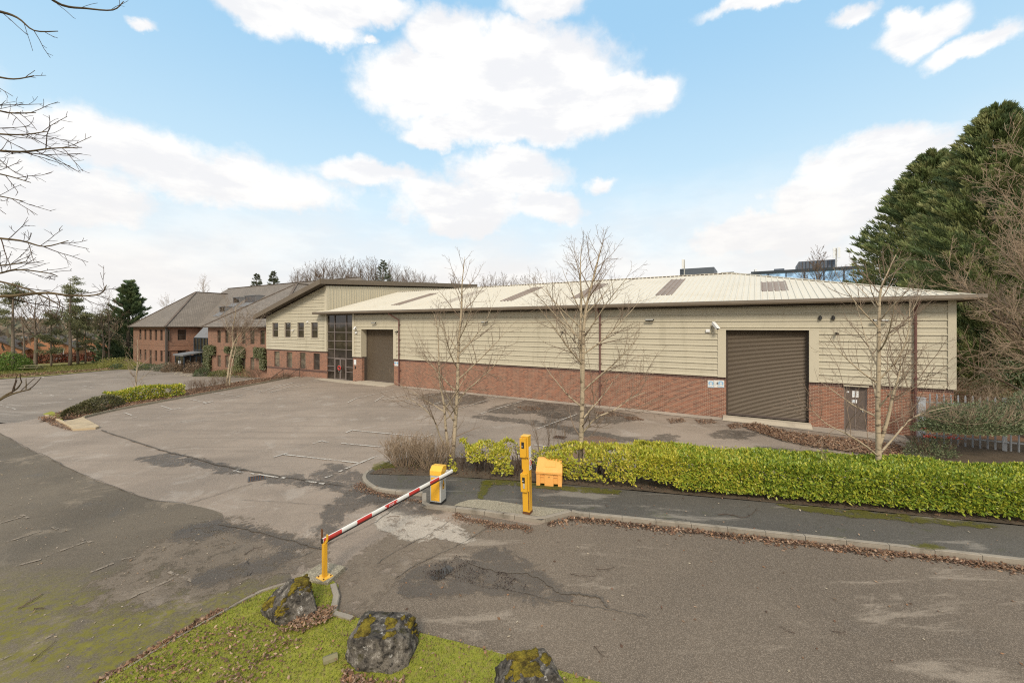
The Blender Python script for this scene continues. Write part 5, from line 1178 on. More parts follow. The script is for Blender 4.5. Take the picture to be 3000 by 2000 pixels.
olimb(6.9, [(-300, 470), (-100, 500), (0, 510), (90, 535)], [7, 7.2, 7.3, 7.3], .035)
olimb(6.7, [(-300, 500), (-100, 560), (0, 575), (70, 590)], [7.3, 7.4, 7.5, 7.6], .03)
olimb(6.3, [(-300, 640), (-60, 690), (60, 705), (130, 722), (200, 705)], [7.0, 7.2, 7.3, 7.4, 7.4], .035)
olimb(6.0, [(-300, 760), (-80, 780), (30, 775), (80, 765)], [7.6, 7.6, 7.6, 7.6], .03)
olimb(5.7, [(-320, 830), (-100, 850), (0, 868), (130, 858), (210, 866), (290, 862), (312, 835)], [6.8, 6.9, 7.0, 7.1, 7.1, 7.2, 7.2], .05)
olimb(5.9, [(-300, 780), (-80, 810), (60, 840), (150, 880), (190, 905)], [7.2, 7.3, 7.4, 7.5, 7.5], .03)
olimb(6.0, [(-300, 720), (-60, 800), (50, 790), (140, 800), (170, 810)], [7.8, 7.8, 7.8, 7.8, 7.8], .028)
olimb(4.9, [(-300, 1240), (-60, 1195), (20, 1160), (55, 1148), (90, 1140)], [4.4, 4.4, 4.3, 4.3, 4.3], .012, [(1.5, .12, .6, .15, .05, 4, .005)], .55)
olimb(4.9, [(-300, 1250), (-50, 1190), (20, 1155), (50, 1138), (64, 1118)], [4.4, 4.4, 4.3, 4.3, 4.3], .010, [(1.2, .1, .6, .15, .05, 4, .005)], .6)
tb.build('trunk', M['barkgreen'], r, smooth=True); cb.build('crown', M['twigdark'], r)

# bare spreading tree at the right edge
b6 = Vector((25.4, 20.3, 0))
RP = [(3.2, .5, .75, .16, .05, 4, .011), (4.2, .48, .75, .2, .05, 3, .009), (4.4, .45, .7, .24, .04, 3, .0075)]
bare_tree('bare_tree', 'pale brown leafless spreading tree at the right edge before the dark conifers', b6, [(0, 0, 0), (.1, 0, 3), (-.2, .1, 6), (.1, 0, 9), (.3, .2, 14)], .26,
          (34, .14, 5.4, .95, .045, lambda f: 1.05 - .55 * f), RP, M['bark'], M['twigpale'], None, 51, main_r=.42)

# ------------------------------------------------------------------ conifers
def conifer(name, label, base, height, rad, nb, nl, cols, group=None, seed=1, prof=None, up=.35, leafL=.45, leafW=.07, skirt=.03, plume=.5, rlo=.78):
    rg = np.random.default_rng(seed); prof = prof or (lambda h: (1 - h) ** .8)
    r = empty(name, label, 'tree', base, 0, group)
    tb = MB(); tb.tube([Vector((0, 0, -1)), Vector((0, 0, height * .5)), Vector((0, 0, height * .97))], [rad * .06 + .05, rad * .04 + .03, .02], 8); tb.build('trunk', M['bark'], r, smooth=True)
    h = np.sort(rg.uniform(skirt, .99, nb) ** 1.12); a = rg.uniform(0, 2 * np.pi, nb)
    lump = np.array([mnoise.noise(Vector((math.cos(x_) * 1.6, math.sin(x_) * 1.6, hh * height * .28 + seed))) for x_, hh in zip(a, h)])
    R_ = rad * np.array([prof(x_) for x_ in h]) * (1 + .22 * lump) * rg.uniform(rlo, 1.12, nb) + .15
    P, D, N, L, Wd, Cc = [], [], [], [], [], []
    for i in range(nb):
        o = np.array([math.cos(a[i]), math.sin(a[i]), 0]); tip = o * R_[i] + np.array([0, 0, h[i] * height]); root = o * R_[i] * .12 + np.array([0, 0, h[i] * height - R_[i] * up * .75])
        ax = tip - root; ln = np.linalg.norm(ax); axn = ax / ln
        f = 1 - rg.random(nl) ** 1.6 * .85; wdt = plume * (1.05 - f) ** .6 * min(1.0, ln / 2.0 + .25)
        p = root + ax * f[:, None] + unit(nl, rg) * wdt[:, None] * np.array([1, 1, .55])
        d = axn * 1.0 + unit(nl, rg) * .5 + np.array([.12, 0, .42]); P.append(p); D.append(d); N.append(unit(nl, rg) * .55 + o * .55 + np.array([0, 0, .75]))
        s_ = rg.uniform(.6, 1.2, nl); L.append(leafL * s_); Wd.append(leafW * s_)
        c = np.array(cols)[rg.integers(0, len(cols))]; Cc.append(c * rg.uniform(.75, 1.25, (nl, 1)))
    me = leaf_mesh('foliage', np.vstack(P), np.vstack(D), np.vstack(N), np.hstack(L), np.hstack(Wd), np.vstack(Cc)); mesh_obj('foliage', me, M['needle'], r)
    return r
GC = [(.16, .205, .08), (.20, .24, .09), (.24, .265, .11), (.12, .165, .075), (.29, .30, .13)]
CG = 'tall dark conifers beyond the right end of the warehouse'
lprof = lambda h: min(1.0, .92 + h * .4) * (1 - h ** 2.1) ** .8
conifer('conifer_tree', 'dark conifer with stepped left outline, nearest the blue glass building', (43.8, 43.5, 0), 23.6, 7.9, 1500, 80, GC, CG, 3, lprof, .55, .60, .11, plume=.6)
conifer('conifer_tree', 'tallest dense conifer behind the right roof corner', (36.4, 31.5, 0), 22.0, 6.0, 1400, 85, GC, CG, 4, lprof, .55, .50, .095, plume=.5)
conifer('conifer_tree', 'dense conifer at the right picture edge behind the pale bare tree', (45.5, 34.5, 0), 24.5, 7.0, 950, 85, GC, CG, 8, lprof, .55, .52, .10, plume=.5)
conifer('cypress_tree', 'broad dark green cypress left of the brick office', (-72.6, 79.5, -1.6), 15.6, 5.6, 300, 130, [(.10, .15, .075), (.13, .18, .085), (.08, .12, .065), (.16, .20, .09)], None, 12, lambda h: (1 - h) ** .85 + .03, .75, .7, .12, plume=.5, rlo=.55)
for i, (px_, v_, y_, hh, rr) in enumerate([(752, 803, 120, 6, 2.0), (801, 795, 118, 6.5, 2.0), (1122, 762, 108, 9, 2.8), (1033, 810, 200, 8, 2.2)]):
    p = dp(px_, v_, y_); lb = ['small dark conifer behind the slate ridge, left one of the pair', 'small dark conifer behind the slate ridge, right one of the pair', 'dark green conifer among bare trees above the flat brown fascia', 'tiny conifer tip above the bare wood'][i]
    if i < 3: conifer('conifer_tree', lb, (p.x, p.y, p.z - hh), hh, rr, 120, 60, [(.15, .16, .10), (.12, .14, .085)], None, 30 + i, lambda h: (1 - h) ** .7, .5, .42, .08, plume=.38)

# pines with bare boles
def pine(label, base, height, r0, crown, seed, cols=((.17, .175, .085), (.21, .21, .10), (.14, .15, .075)), lean=0.0):
    rg = np.random.default_rng(seed); rng = random.Random(seed); r = empty('pine_tree', label, 'tree', base, 0, 'pines along the left lawn')
    tb = MB(); tp = [Vector((lean * f * height * .1 + .12 * mnoise.noise(Vector((f * 3, seed, 0))), 0, f * height)) for f in np.linspace(0, 1, 9)]
    tb.tube(tp, [r0 * (1 - .85 * i / 8) for i in range(9)], 7)
    P, D, N, Cc = [], [], [], []
    for i in range(22):
        f = crown + (1 - crown) * rng.random() ** .8; p, rr, d = at_on(tp, [1] * 9, min(.99, f)); az_ = rng.uniform(0, 6.283); l = height * .17 * (1.25 - .8 * (f - crown) / (1 - crown)) * rng.uniform(.5, 1.15)
        q, qr = limb(rng, p, Vector((math.cos(az_), math.sin(az_), .12)), l, .05, .02, 4, .15, .03); tb.tube(q, qr, 4, False)
        for j in (2, 3, 4):
            n = 40; P.append(np.array(q[j]) + unit(n, rg) * rg.random((n, 1)) ** .5 * np.array([.75, .75, .38])); D.append(unit(n, rg) + np.array([0, 0, .4])); N.append(unit(n, rg)); Cc.append(pick(cols, n, .25, rg))
    tb.build('trunk', M['bark'], r, smooth=True)
    P = np.vstack(P); me = leaf_mesh('crown', P, np.vstack(D), np.vstack(N), .42, .09, np.vstack(Cc)); mesh_obj('crown', me, M['needle'], r)
def gbase(px_, v, z=-1.2): p = gp(px_, v, z); return Vector((p.x, p.y, zg(p.x, p.y) - .1))
pine('tall pine with bare lower trunk and thin crown, right of the laurel dome and table', gbase(205, 1076), 14.2, .26, .42, 1)
pine('slender pine with forked dark trunk just right of the tallest left pine', gbase(229, 1071), 11.0, .2, .45, 2, lean=-.4)
pine('pine at the far left standing in front of the round laurel', gbase(38, 1090), 13.0, .27, .5, 3)
pine('short bushy pine whose low crown hangs before the bungalow gable', gbase(150, 1078), 8.6, .15, .22, 4)
pine('small pine with drooping crown between the forked pine and the cypress', gbase(250, 1070), 8.5, .13, .25, 5)
pine('leaning pine with dark trunk left of the cypress', gbase(309, 1063), 9.5, .2, .35, 6, lean=-.8)
FP = [(1.3, .5, .7, .18, .06, 3, .02), (1.8, .5, .7, .2, .05, 3, .016)]
def bgtree(label, base, h, r0, seed, group, twig='twig', lm=.38, P=FP, name='bare_tree', n=17, f0=.25):
    return bare_tree(name, label, base, [(0, 0, 0), (.15, 0, h * .4), (-.1, 0, h * .7), (.1, 0, h)], r0, (n, f0, h * lm, .75, .07, lambda f: 1.1 - .75 * f), P, M['bark'], M[twig], group, seed, k=6)
LB = 'bare trees along the left lawn'
bgtree('leafless tree with forked trunk beside the picnic table', gbase(103, 1078), 11, .27, 61, LB, lm=.5)
bgtree('thin leafless tree with open vase crown left of the cypress', gbase(318, 1066), 12, .17, 62, LB, lm=.42)
bgtree('bare tree peeping between the two leftmost pines', gbase(68, 1072), 10, .16, 63, LB)
bgtree('pale slender bare tree just right of the leaning pine', gbase(300, 1068), 10, .10, 64, LB, 'twigpale')
for i, (px_, v_, y_, hh, lb) in enumerate([(595, 815, 130, 11, 'pale bare tree behind the left slate ridge'), (487, 868, 140, 9, 'small bare tree beyond the left slate hip')]):
    p = dp(px_, v_, y_); bgtree(lb, (p.x, p.y, p.z - hh), hh, .12, 70 + i, 'bare trees behind the slate roofs', 'twigpale', .45)
# wood behind the warehouse: individual bare trees, copies of three
proto = None; k_ = 0; protos = []
WG = 'bare trees of the wood behind the warehouse'
wood = [(872, 800), (900, 785), (925, 778), (948, 768), (975, 772), (1003, 765), (1030, 768), (1055, 772), (1080, 766), (1100, 770), (1140, 775), (1165, 785), (1190, 795), (1215, 805), (1240, 812), (1270, 818), (1420, 822), (1445, 815), (1475, 812), (1505, 818), (1535, 820), (1565, 822), (1330, 815), (2395, 762)]
wl_ = 'leafless tree in the brown wood showing above the long fascia'
for i, (px_, v_) in enumerate(wood):
    y_ = 98 + (i * 37 % 17) if px_ < 2000 else 62 + (i * 7 % 5); hh = 10.0 if px_ < 2000 else 9.0; p = dp(px_, v_, y_)
    lb = 'leafless tree of the brown wood above the flat brown fascia' if px_ < 1300 else ('leafless tree of the sparse row just above the cream roof ridge' if px_ < 1900 else 'small bare tree in front of the blue glass building')
    grp = WG if px_ < 1300 else ('bare trees above the cream roof ridge' if px_ < 1900 else None)
    if i < 4:
        o = bgtree(lb, (p.x, p.y, p.z - hh), hh, .14, 80 + i, grp, 'twigwood', .42, [(2.0, .5, .6, .18, .07, 3, .022), (2.4, .5, .6, .2, .05, 3, .017)], n=24, f0=.2); protos.append(o)
    else:
        src = protos[i % 4]; o = src.copy(); COL.objects.link(o); o.location = (p.x, p.y, p.z - hh); o.rotation_euler = (0, 0, i * 1.3); s_ = .9 + .25 * ((i * 13) % 7) / 7; o.scale = (s_, s_, 1); o['label'] = lb
        if grp: o['group'] = grp
        elif 'group' in o: del o['group']
        for ch in src.children: c = ch.copy(); COL.objects.link(c); c.parent = o
# one tangled far wood along the skyline so that the row reads as a mass
rg = np.random.default_rng(5); n = 5200
pxs = np.concatenate([rg.uniform(850, 1260, 3400), rg.uniform(330, 470, 200), rg.uniform(1400, 1570, 600), rg.uniform(2600, 3000, 1000)])
n = len(pxs); ys = rg.uniform(112, 130, n); prof_ = 785 + 22 * np.abs(np.sin(pxs * .013)) + np.clip((pxs - 1100) * .15, 0, 40); prof_[pxs > 1350] = 826; prof_[pxs < 500] = 915; prof_[pxs > 2500] = 900
vs_ = prof_ + rg.random(n) ** .7 * 60
P = np.stack([(pxs - 1500) / F * ys, ys, H - (vs_ - HY) / F * ys], 1); D = np.stack([rg.normal(0, .35, n), rg.normal(0, .35, n), np.ones(n)], 1)
o = mesh_obj('far_wood', leaf_mesh('far_wood', P, D, unit(n, rg), rg.uniform(1.0, 2.6, n), .05, pick([(.13, .09, .06), (.10, .07, .048), (.17, .12, .08)], n)), M['deadleaf']); tag(o, 'brown twiggy mass of the far wood along the skyline', 'wood', kind='stuff')

# ------------------------------------------------------------------ hedges and shrubs
def hull_points(n, rg, half):                 # points in a rounded box shell, with outward direction
    u_ = rg.uniform(-1, 1, (n, 3)); face = rg.integers(0, 3, n); sgn = np.where(rg.random(n) < .5, -1, 1)
    u_[np.arange(n), face] = sgn; nrm = np.zeros((n, 3)); nrm[np.arange(n), face] = sgn
    return u_ * half, nrm
LIME = [(.37, .40, .04), (.44, .43, .05), (.28, .34, .035), (.50, .44, .06)]
GREEN = [(.17, .25, .028), (.23, .31, .035), (.13, .20, .024), (.28, .35, .04), (.34, .38, .05)]
YEL = [(.50, .44, .055), (.44, .41, .05), (.34, .36, .04), (.56, .46, .075)]
def seg_hedge(name, label, cat, line, depth, z0, top, density, cols, L=.13, Wd=.062, seed=1, hole=0.0, stems=True, group=None, away=None, endcap=True):
    """line: front foot points; top(x): height; cols(x in 0..1) -> colour list"""
    rg = np.random.default_rng(seed); P, D, N, Cc = [], [], [], []
    tot = sum((b - a).length for a, b in zip(line, line[1:])); acc = 0; st = MB(); rng = random.Random(seed)
    for a, b in zip(line, line[1:]):
        ln = (b - a).length; d = (b - a).normalized(); nn = Vector((-d.y, d.x)) if away is None else away
        area_f = ln * 1.1; cnt = int(density * ln * (1.1 * 1.25 + depth * 1.35))
        f = rg.random(cnt); x_ = (acc + f * ln) / tot; hgt = np.array([top(q) for q in x_])
        kind = rg.random(cnt); pt = depth * 1.35 / (1.1 * 1.25 + depth * 1.35)
        isT = kind < pt
        zz = np.where(isT, hgt + rg.normal(0, .03, cnt), z0 + (hgt - z0) * rg.random(cnt) ** .9)
        ins = np.where(isT, rg.random(cnt) * depth, np.abs(rg.normal(0, .07, cnt)))
        back = (~isT) & (rg.random(cnt) < .12); ins = np.where(back, depth - ins, ins)
        wob = np.array([mnoise.noise(Vector((q * tot * 1.1, z_ * 1.4, seed))) for q, z_ in zip(x_, zz)]) * .10 + np.array([mnoise.noise(Vector((q * tot * 3.1, z_ * 3.0, seed + 4))) for q, z_ in zip(x_, zz)]) * .05
        rnd = np.where(isT, -.10 * np.clip(1 - np.minimum(ins, depth - ins) / .2, 0, 1), 0)
        edge = np.where(~isT, .10 * np.clip((zz - hgt + .2) / .2, 0, 1) ** 2, 0)
        p = np.stack([a.x + d.x * f * ln + nn.x * (ins + edge - np.where(isT, 0, wob)), a.y + d.y * f * ln + nn.y * (ins + edge - np.where(isT, 0, wob)), zz + rnd + np.where(isT, wob, 0)], 1)
        out = np.where(isT[:, None], np.array([0, 0, 1.0]), np.where(back[:, None], np.array([nn.x, nn.y, .2]), np.array([-nn.x, -nn.y, .25])))
        keep = np.ones(cnt, bool)
        if callable(hole):
            hv = np.array([mnoise.noise(Vector((q * tot * 1.3, z_ * 1.7, i_ * 1.3 + seed * 3))) for q, z_, i_ in zip(x_, zz, ins)]) * .5 + .5
            keep = hv > np.array([hole(q) for q in x_]) * np.where(isT, 1, 1.08)
        dirs = out * .55 + unit(cnt, rg) * .75 + np.array([0, 0, .30]); nr = out * 1.2 + unit(cnt, rg) * .55 + np.array([0, 0, .35])
        cc = np.empty((cnt, 3)); 
        for j in range(cnt): cl_ = cols(x_[j]); cc[j] = cl_[rg.integers(0, len(cl_))]
        cc *= rg.uniform(.8, 1.2, (cnt, 1))
        P.append(p[keep]); D.append(dirs[keep]); N.append(nr[keep]); Cc.append(cc[keep])
        if stems:
            for _ in range(int(ln * stems)):
                q = a + d * rng.uniform(0, ln) + nn * rng.uniform(.15, depth * .85); hh = top((acc + ln * .5) / tot)
                for _ in range(3):
                    pts, rr = limb(rng, Vector((q.x, q.y, z0 - .1)), Vector((rng.uniform(-.5, .5), rng.uniform(-.5, .5), 1)), (hh - z0) * rng.uniform(.75, 1.05), .013, .004, 5, .16, .05); st.tube(pts, rr, 4, False)
                    for _ in range(3):
                        pp_, r_, d_ = at_on(pts, rr, rng.uniform(.3, .95)); q2, r2 = limb(rng, pp_, Vector((rng.uniform(-1, 1), rng.uniform(-1, 1), .8)), .3, .006, .003, 3, .2, .05); st.tube(q2, r2, 3, False)
        acc += ln
    P = np.vstack(P); n = len(P)
    r = empty(name, label, cat, (0, 0, 0), 0, group)
    me = leaf_mesh('foliage', P, np.vstack(D), np.vstack(N), L * rg.uniform(.65, 1.25, n), Wd * rg.uniform(.7, 1.2, n), np.vstack(Cc)); mesh_obj('foliage', me, M['leaf'], r)
    if stems: st.build('stems', M['twigdark'], r)
    return r
hl = [p + hn * .08 for p in HF]
# the dense clipped laurel
dense = [hl[2].lerp(hl[3], .75), hl[3].lerp(hl[4], .5), hl[4], hl[5], hl[6], hl[7]]
seg_hedge('laurel_hedge', 'dense clipped bright green laurel hedge along the right footpath', 'hedge', dense, 1.95, .27, lambda x_: 1.17 + .03 * math.sin(x_ * 23), 1150,
          lambda x_: YEL[:3] + LIME if x_ < .10 else (LIME + LIME + GREEN if x_ < .28 else GREEN + LIME[:2]), .115, .055, 2, lambda x_: .12 if x_ > .3 else .34 - .6 * x_, 3.0)
# the leggy and ragged yellow green laurels along the footpath
sparse = [hl[1].lerp(hl[2], -.05), hl[1].lerp(hl[2], .25), hl[1].lerp(hl[2], .55)]
SHG = 'leggy yellowing laurels along the footpath'
seg_hedge('laurel_hedge', 'leggy yellow green laurel hedge left of the yellow reader post, bare stems showing', 'hedge', [hl[1].lerp(hl[2], .0), hl[1].lerp(hl[2], .3), hl[1].lerp(hl[2], .62)], 1.35, .26, lambda x_: 1.04 + .1 * math.sin(x_ * 19), 560, lambda x_: YEL + LIME[:2], .12, .058, 21, lambda x_: .50, 9.0)
seg_hedge('laurel_hedge', 'ragged yellow green laurel hedge right of the orange grit bin', 'hedge', [hl[1].lerp(hl[2], .84), hl[2].lerp(hl[3], .25), hl[2].lerp(hl[3], .74)], 1.5, .28, lambda x_: .88 + .27 * min(1, x_ * 2.5), 560, lambda x_: YEL + LIME, .12, .058, 22, lambda x_: .45 - .16 * x_, 7.0)
seg_hedge('laurel_hedge', 'thin sprouting laurel directly behind the orange grit bin', 'hedge', [hl[1].lerp(hl[2], .64) + hn * .75, hl[1].lerp(hl[2], .86) + hn * .75], .6, .3, lambda x_: .95, 300, lambda x_: YEL + GREEN[:1], .11, .055, 23, lambda x_: .52, 9.0)
# yellow green hedge in the left bed
q0, q1 = gp(318, 1188, .06).to_2d(), gp(541, 1160, .06).to_2d(); dq = (q1 - q0).normalized(); nq = Vector((-dq.y, dq.x))
seg_hedge('laurel_hedge', 'clipped yellow green hedge in the bed between the two car parks', 'hedge', [q0, q0.lerp(q1, .5), q1], 1.1, .12, lambda x_: .86 - .08 * math.sin(x_ * 9) + .1 * x_, 330, lambda x_: YEL + LIME + GREEN[:3], .15, .075, 31, lambda x_: .40 if .35 < x_ < .6 else .30, 5.0)

def bush(name, label, c, half, n, L, Wd, cols, seed=1, group=None, twigs=0, twigm='twig', mat='leaf', flat=1.0, cat='shrub', core=.5, upd=.35):
    rg = np.random.default_rng(seed); rng = random.Random(seed); r = empty(name, label, cat, c, 0, group)
    half = np.array(half)
    if n:
        d = unit(n, rg); d[:, 2] = np.abs(d[:, 2]) * flat - .15; d /= np.linalg.norm(d, axis=1, keepdims=True)
        lump = np.array([mnoise.noise(Vector(x_ * 2.2) + Vector((seed, 0, 0))) for x_ in d])
        rad = (core + (1 - core) * rg.random(n) ** .4) * (1 + .22 * lump)
        p = d * half * rad[:, None]; p[:, 2] = np.maximum(p[:, 2], .02)
        me = leaf_mesh('foliage', p, d * .7 + unit(n, rg) * .7 + np.array([0, 0, upd]), d + unit(n, rg) * .5, L * rg.uniform(.6, 1.2, n), Wd * rg.uniform(.7, 1.2, n), pick(cols, n, .25, rg)); mesh_obj('foliage', me, M[mat], r)
    if twigs:
        tb = MB()
        for _ in range(twigs):
            az_ = rng.uniform(0, 6.283); f = rng.random() ** .5
            o_ = Vector((math.cos(az_) * half[0] * .55 * f, math.sin(az_) * half[1] * .55 * f, 0)); dd = Vector((math.cos(az_) * f * half[0], math.sin(az_) * f * half[1], half[2] * 1.15))
            pts, rr = limb(rng, o_, dd, half[2] * rng.uniform(.75, 1.15), .012, .004, 6, .14, .02); tb.tube(pts, rr, 4, False)
            for _ in range(7):
                pp_, r_, d_ = at_on(pts, rr, rng.uniform(.3, 1)); q2, r2 = limb(rng, pp_, d_ + Vector((rng.uniform(-.8, .8), rng.uniform(-.8, .8), .2)), half[2] * rng.uniform(.15, .4), .005, .003, 3, .25, .03); tb.tube(q2, r2, 3, False)
                for _ in range(2):
                    p3, r3, d3 = at_on(q2, r2, rng.uniform(.3, 1)); q3, rr3 = limb(rng, p3, d3 + Vector((rng.uniform(-.8, .8), rng.uniform(-.8, .8), .2)), half[2] * .13, .0035, .0025, 2, .25, .03); tb.tube(q3, rr3, 3, False)
        tb.build('twigs', M[twigm], r)
    return r
BROWN = [(.14, .10, .06), (.18, .13, .07), (.10, .075, .045)]
c = gp(1180, 1372, .1); bush('bare_shrub', 'brown twiggy bare shrub on the nose of the footpath island, left half', (c.x, c.y + .35, .1), (.85, .6, 1.02), 700, .04, .02, [(.16, .15, .05), (.13, .11, .05)], 41, 'bare shrubs on the footpath island', 95, 'twigpale', 'deadleaf')
c = gp(1262, 1380, .1); bush('bare_shrub', 'brown twiggy bare shrub beside the forked birch, right half', (c.x, c.y + .35, .1), (.75, .6, 1.0), 600, .04, .02, [(.16, .15, .05), (.13, .11, .05)], 42, 'bare shrubs on the footpath island', 85, 'twigpale', 'deadleaf')
c = gp(1640, 1395, .1); bush('bare_shrub', 'few thin dark saplings sprouting behind the grit bin', (c.x - .3, c.y + 1.0, .1), (.8, .5, 1.7), 0, .1, .1, BROWN, 43, None, 9, 'twig')
# grey green shrub over the fence on the right, bank shrubs behind
SG = [(.10, .125, .06), (.13, .15, .08), (.075, .10, .05), (.16, .17, .09)]
SG = [tuple(k * 1.5 for k in c_) for c_ in SG]
bush('cotoneaster_shrub', 'grey green arching shrub spilling over the grey palisade fence', (19.0, 17.4, 1.2), (2.35, .9, 1.15), 15000, .10, .042, SG, 51, None, 70, 'twigpale', 'leaf', core=.15)
bush('cotoneaster_shrub', 'grey green arching shrub at the right edge beside the fence', (21.8, 17.6, 1.2), (1.8, 1.1, 1.5), 9500, .10, .042, SG, 52, None, 40, 'twigpale', 'leaf', core=.25)
bush('cotoneaster_shrub', 'low grey green shrub at the foot of the fence near its pale end post', (17.6, 17.7, .1), (1.0, .6, .8), 1800, .09, .04, SG, 53, None, 30, 'twig', 'leaf', core=.2)
bush('bramble_shrub', 'sprawling olive brambles on the leafy bank behind the fence', (27, 25.5, 1.2), (3.6, 2.0, 1.3), 3500, .13, .06, [(.19, .19, .09), (.25, .21, .11), (.28, .19, .11)], 54, None, 45, 'twigpale', 'leaf', core=.3)
bush('bramble_shrub', 'dark evergreen shrub at the right edge under the conifers', (32.5, 26.5, 1.0), (2.6, 2.2, 2.6), 4500, .16, .08, [(.10, .14, .06), (.13, .17, .07), (.08, .11, .05)], 55, None, 0, 'twig', 'leaf', core=.4)
for i, (x_, y_, z_) in enumerate([(16.9, 17.0, .98), (17.7, 16.8, 1.0), (20.6, 16.6, 1.7), (17.0, 17.3, 1.2)]):
    bush('berry_spray', 'red berry spray in the grey green shrub by the fence', (x_, y_, z_), (.22, .15, .10), 60, .05, .04, [(.35, .04, .02), (.28, .03, .02)], 60 + i, 'red berry sprays', 0, cat='berries')
# left side planting
OLV = [(.13, .125, .055), (.17, .16, .07), (.10, .10, .045), (.21, .19, .09)]
lb_ = [gp(180, 1232, .05), gp(235, 1222, .05), gp(278, 1208, .05), gp(312, 1199, .05)]
rg = np.random.default_rng(77); P, D, N = [], [], []
sc_ = empty('clipped_shrub', 'long low dark olive clipped shrub with rounded nose beside the concrete slab', 'shrub', (0, 0, 0))
for k in range(5200):
    f = rg.random(); i = min(2, int(f * 3)); a = f * 3 - i; c_ = lb_[i].lerp(lb_[i + 1], a); wv = .62 * (1 - (1 - min(1, f * 4)) ** 2) ** .5 + .12; hv = (.45 + .42 * min(1, f * 2.2) ** .8) * (1 if f < .88 else 1 - (f - .88) * 3)
    th = rg.uniform(0, math.pi); q = rg.uniform(.82, 1.04) * (1 + .08 * mnoise.noise(Vector((f * 9, th * 2, 0)))); dx = math.cos(th); dz = math.sin(th) ** .8
    P.append((c_.x + dx * wv * q * .35 - .35, c_.y + dx * wv * q * .9 + .75, .05 + dz * hv * q)); D.append((dx * .4, dx * .9, dz)); N.append((dx * .4, dx * .9, dz + .3))
P, D, N = np.array(P), np.array(D), np.array(N); n = len(P)
mesh_obj('foliage', leaf_mesh('foliage', P, D + unit(n, rg) * .9, N + unit(n, rg) * .5, .11, .05, pick(OLV, n, .3, rg)), M['leaf'], sc_)
def wbush(px_, v_, zb, half, n, cols, label, seed, L=.16, Wd=.08, twigs=0, name='shrub', group=None, mat='leaf', core=.5):
    c_ = gp(px_, v_, zb); return bush(name, label, (c_.x, c_.y, zb), half, n, L, Wd, cols, seed, group, twigs, 'twig', mat, core=core)
DG = [(.09, .12, .055), (.115, .145, .065), (.07, .095, .045)]; RB = [(.19, .13, .085), (.23, .155, .10), (.15, .115, .07)]; YG = [(.26, .26, .07), (.31, .29, .08), (.2, .21, .06)]
wbush(30, 1088, -1.1, (2.4, 2.2, 2.7), 5200, [(.12, .19, .035), (.16, .24, .045), (.09, .15, .03)], 'round bright green laurel dome at the far left of the lawn', 101, .24, .11)
wbush(433, 1084, -1.05, (2.0, 1.3, .95), 1800, DG, 'low dark green shrub before the left wing', 102)
wbush(350, 1075, -1.0, (3.4, 1.8, 1.5), 3200, YG, 'broad yellowish green mound left of the brick office corner', 103, .14, .07)
wbush(395, 1080, -1.0, (2.0, 1.4, 1.0), 1800, YG, 'smaller yellowish green mound nearest the brick office corner', 104, .14, .07)
wbush(345, 1081, -1.0, (1.0, .8, .8), 700, DG, 'small dark shrub at the foot of the yellowish mound', 105)
wbush(483, 1087, -1.05, (1.3, 1.1, 1.25), 1500, [(.14, .15, .095), (.18, .175, .11)], 'grey green rounded shrub by the corner downpipe', 106)
wbush(505, 1089, -1.05, (1.3, 1.1, 1.35), 1500, RB, 'rounded brown shrub left of the porch door', 107)
wbush(553, 1088, -1.05, (1.9, 1.3, 1.55), 2600, RB, 'large rounded brown shrub right of the porch door', 108)
wbush(578, 1092, -1.05, (1.8, 1.2, 1.25), 2200, RB, 'second rounded brown shrub, nearer the ivy clad corner', 109)
wbush(594, 1102, -1.05, (1.1, .9, 1.1), 1300, DG, 'dark green rounded shrub before the ivy clad corner', 110)
wbush(625, 1100, -1.05, (1.6, .9, .9), 300, [(.2, .07, .05), (.15, .06, .05)], 'reddish twiggy shrub behind the leaning birch', 111, .1, .04, 40)
wbush(712, 1103, -1.05, (3.2, 1.3, 1.35), 2600, [(.18, .19, .07), (.22, .22, .085)], 'broad mid green shrub row before the right wing windows', 112)
wbush(765, 1106, -1.0, (2.0, 1.2, 1.45), 900, BROWN, 'brown twiggy shrub by the top of the steps', 113, .1, .04, 70)
wbush(830, 1111, -.4, (1.0, .7, .7), 300, BROWN, 'small brown twiggy tuft beside the steps', 114, .1, .04, 40)
wbush(640, 1103, -1.05, (1.2, .9, .8), 900, [(.13, .14, .05), (.17, .17, .06)], 'small olive shrub between the birch and reddish twigs', 115)
for i, (px_, v_) in enumerate([(575, 1148), (602, 1143), (640, 1136)]): wbush(px_, v_, .05, (.9, .6, .9), 120, [(.2, .08, .06)], 'thin reddish twiggy shrub in the bed by the retaining wall', 120 + i, .06, .03, 24, group='thin twiggy shrubs by the retaining wall')
def ivy(label, px0, px1, v0, v1, s_, n, seed, group='ivy on the brick office'):
    rg = np.random.default_rng(seed); u0, u1 = U(px0, s_), U(px1, s_); z0, z1 = zpx(px0, v1, s_), zpx(px0, v0, s_)
    a = rg.random(n); b = rg.random(n); k = np.array([mnoise.noise(Vector((x_ * 3, y_ * 4, seed))) for x_, y_ in zip(a, b)]); e = np.minimum.reduce([a, 1 - a, b, 1 - b])
    keep = (e + .12 * k) > .02; a, b = a[keep], b[keep]; m_ = len(a)
    r = empty('ivy', label, 'ivy', (CX, CY, 0), SITE_ROT, group)
    P = np.stack([u0 + (u1 - u0) * a, s_ - rg.random(m_) ** .5 * .38, z0 + (z1 - z0) * b], 1)
    mesh_obj('foliage', leaf_mesh('foliage', P, unit(m_, rg) + np.array([0, -.4, -.6]), unit(m_, rg) * .5 + np.array([0, -1, .3]), .17, .13, pick([(.15, .17, .075), (.19, .20, .095), (.11, .13, .055), (.23, .215, .12)], m_, .25, rg)), M['leaf'], r)
zy = lambda q: 780 + q * .27636
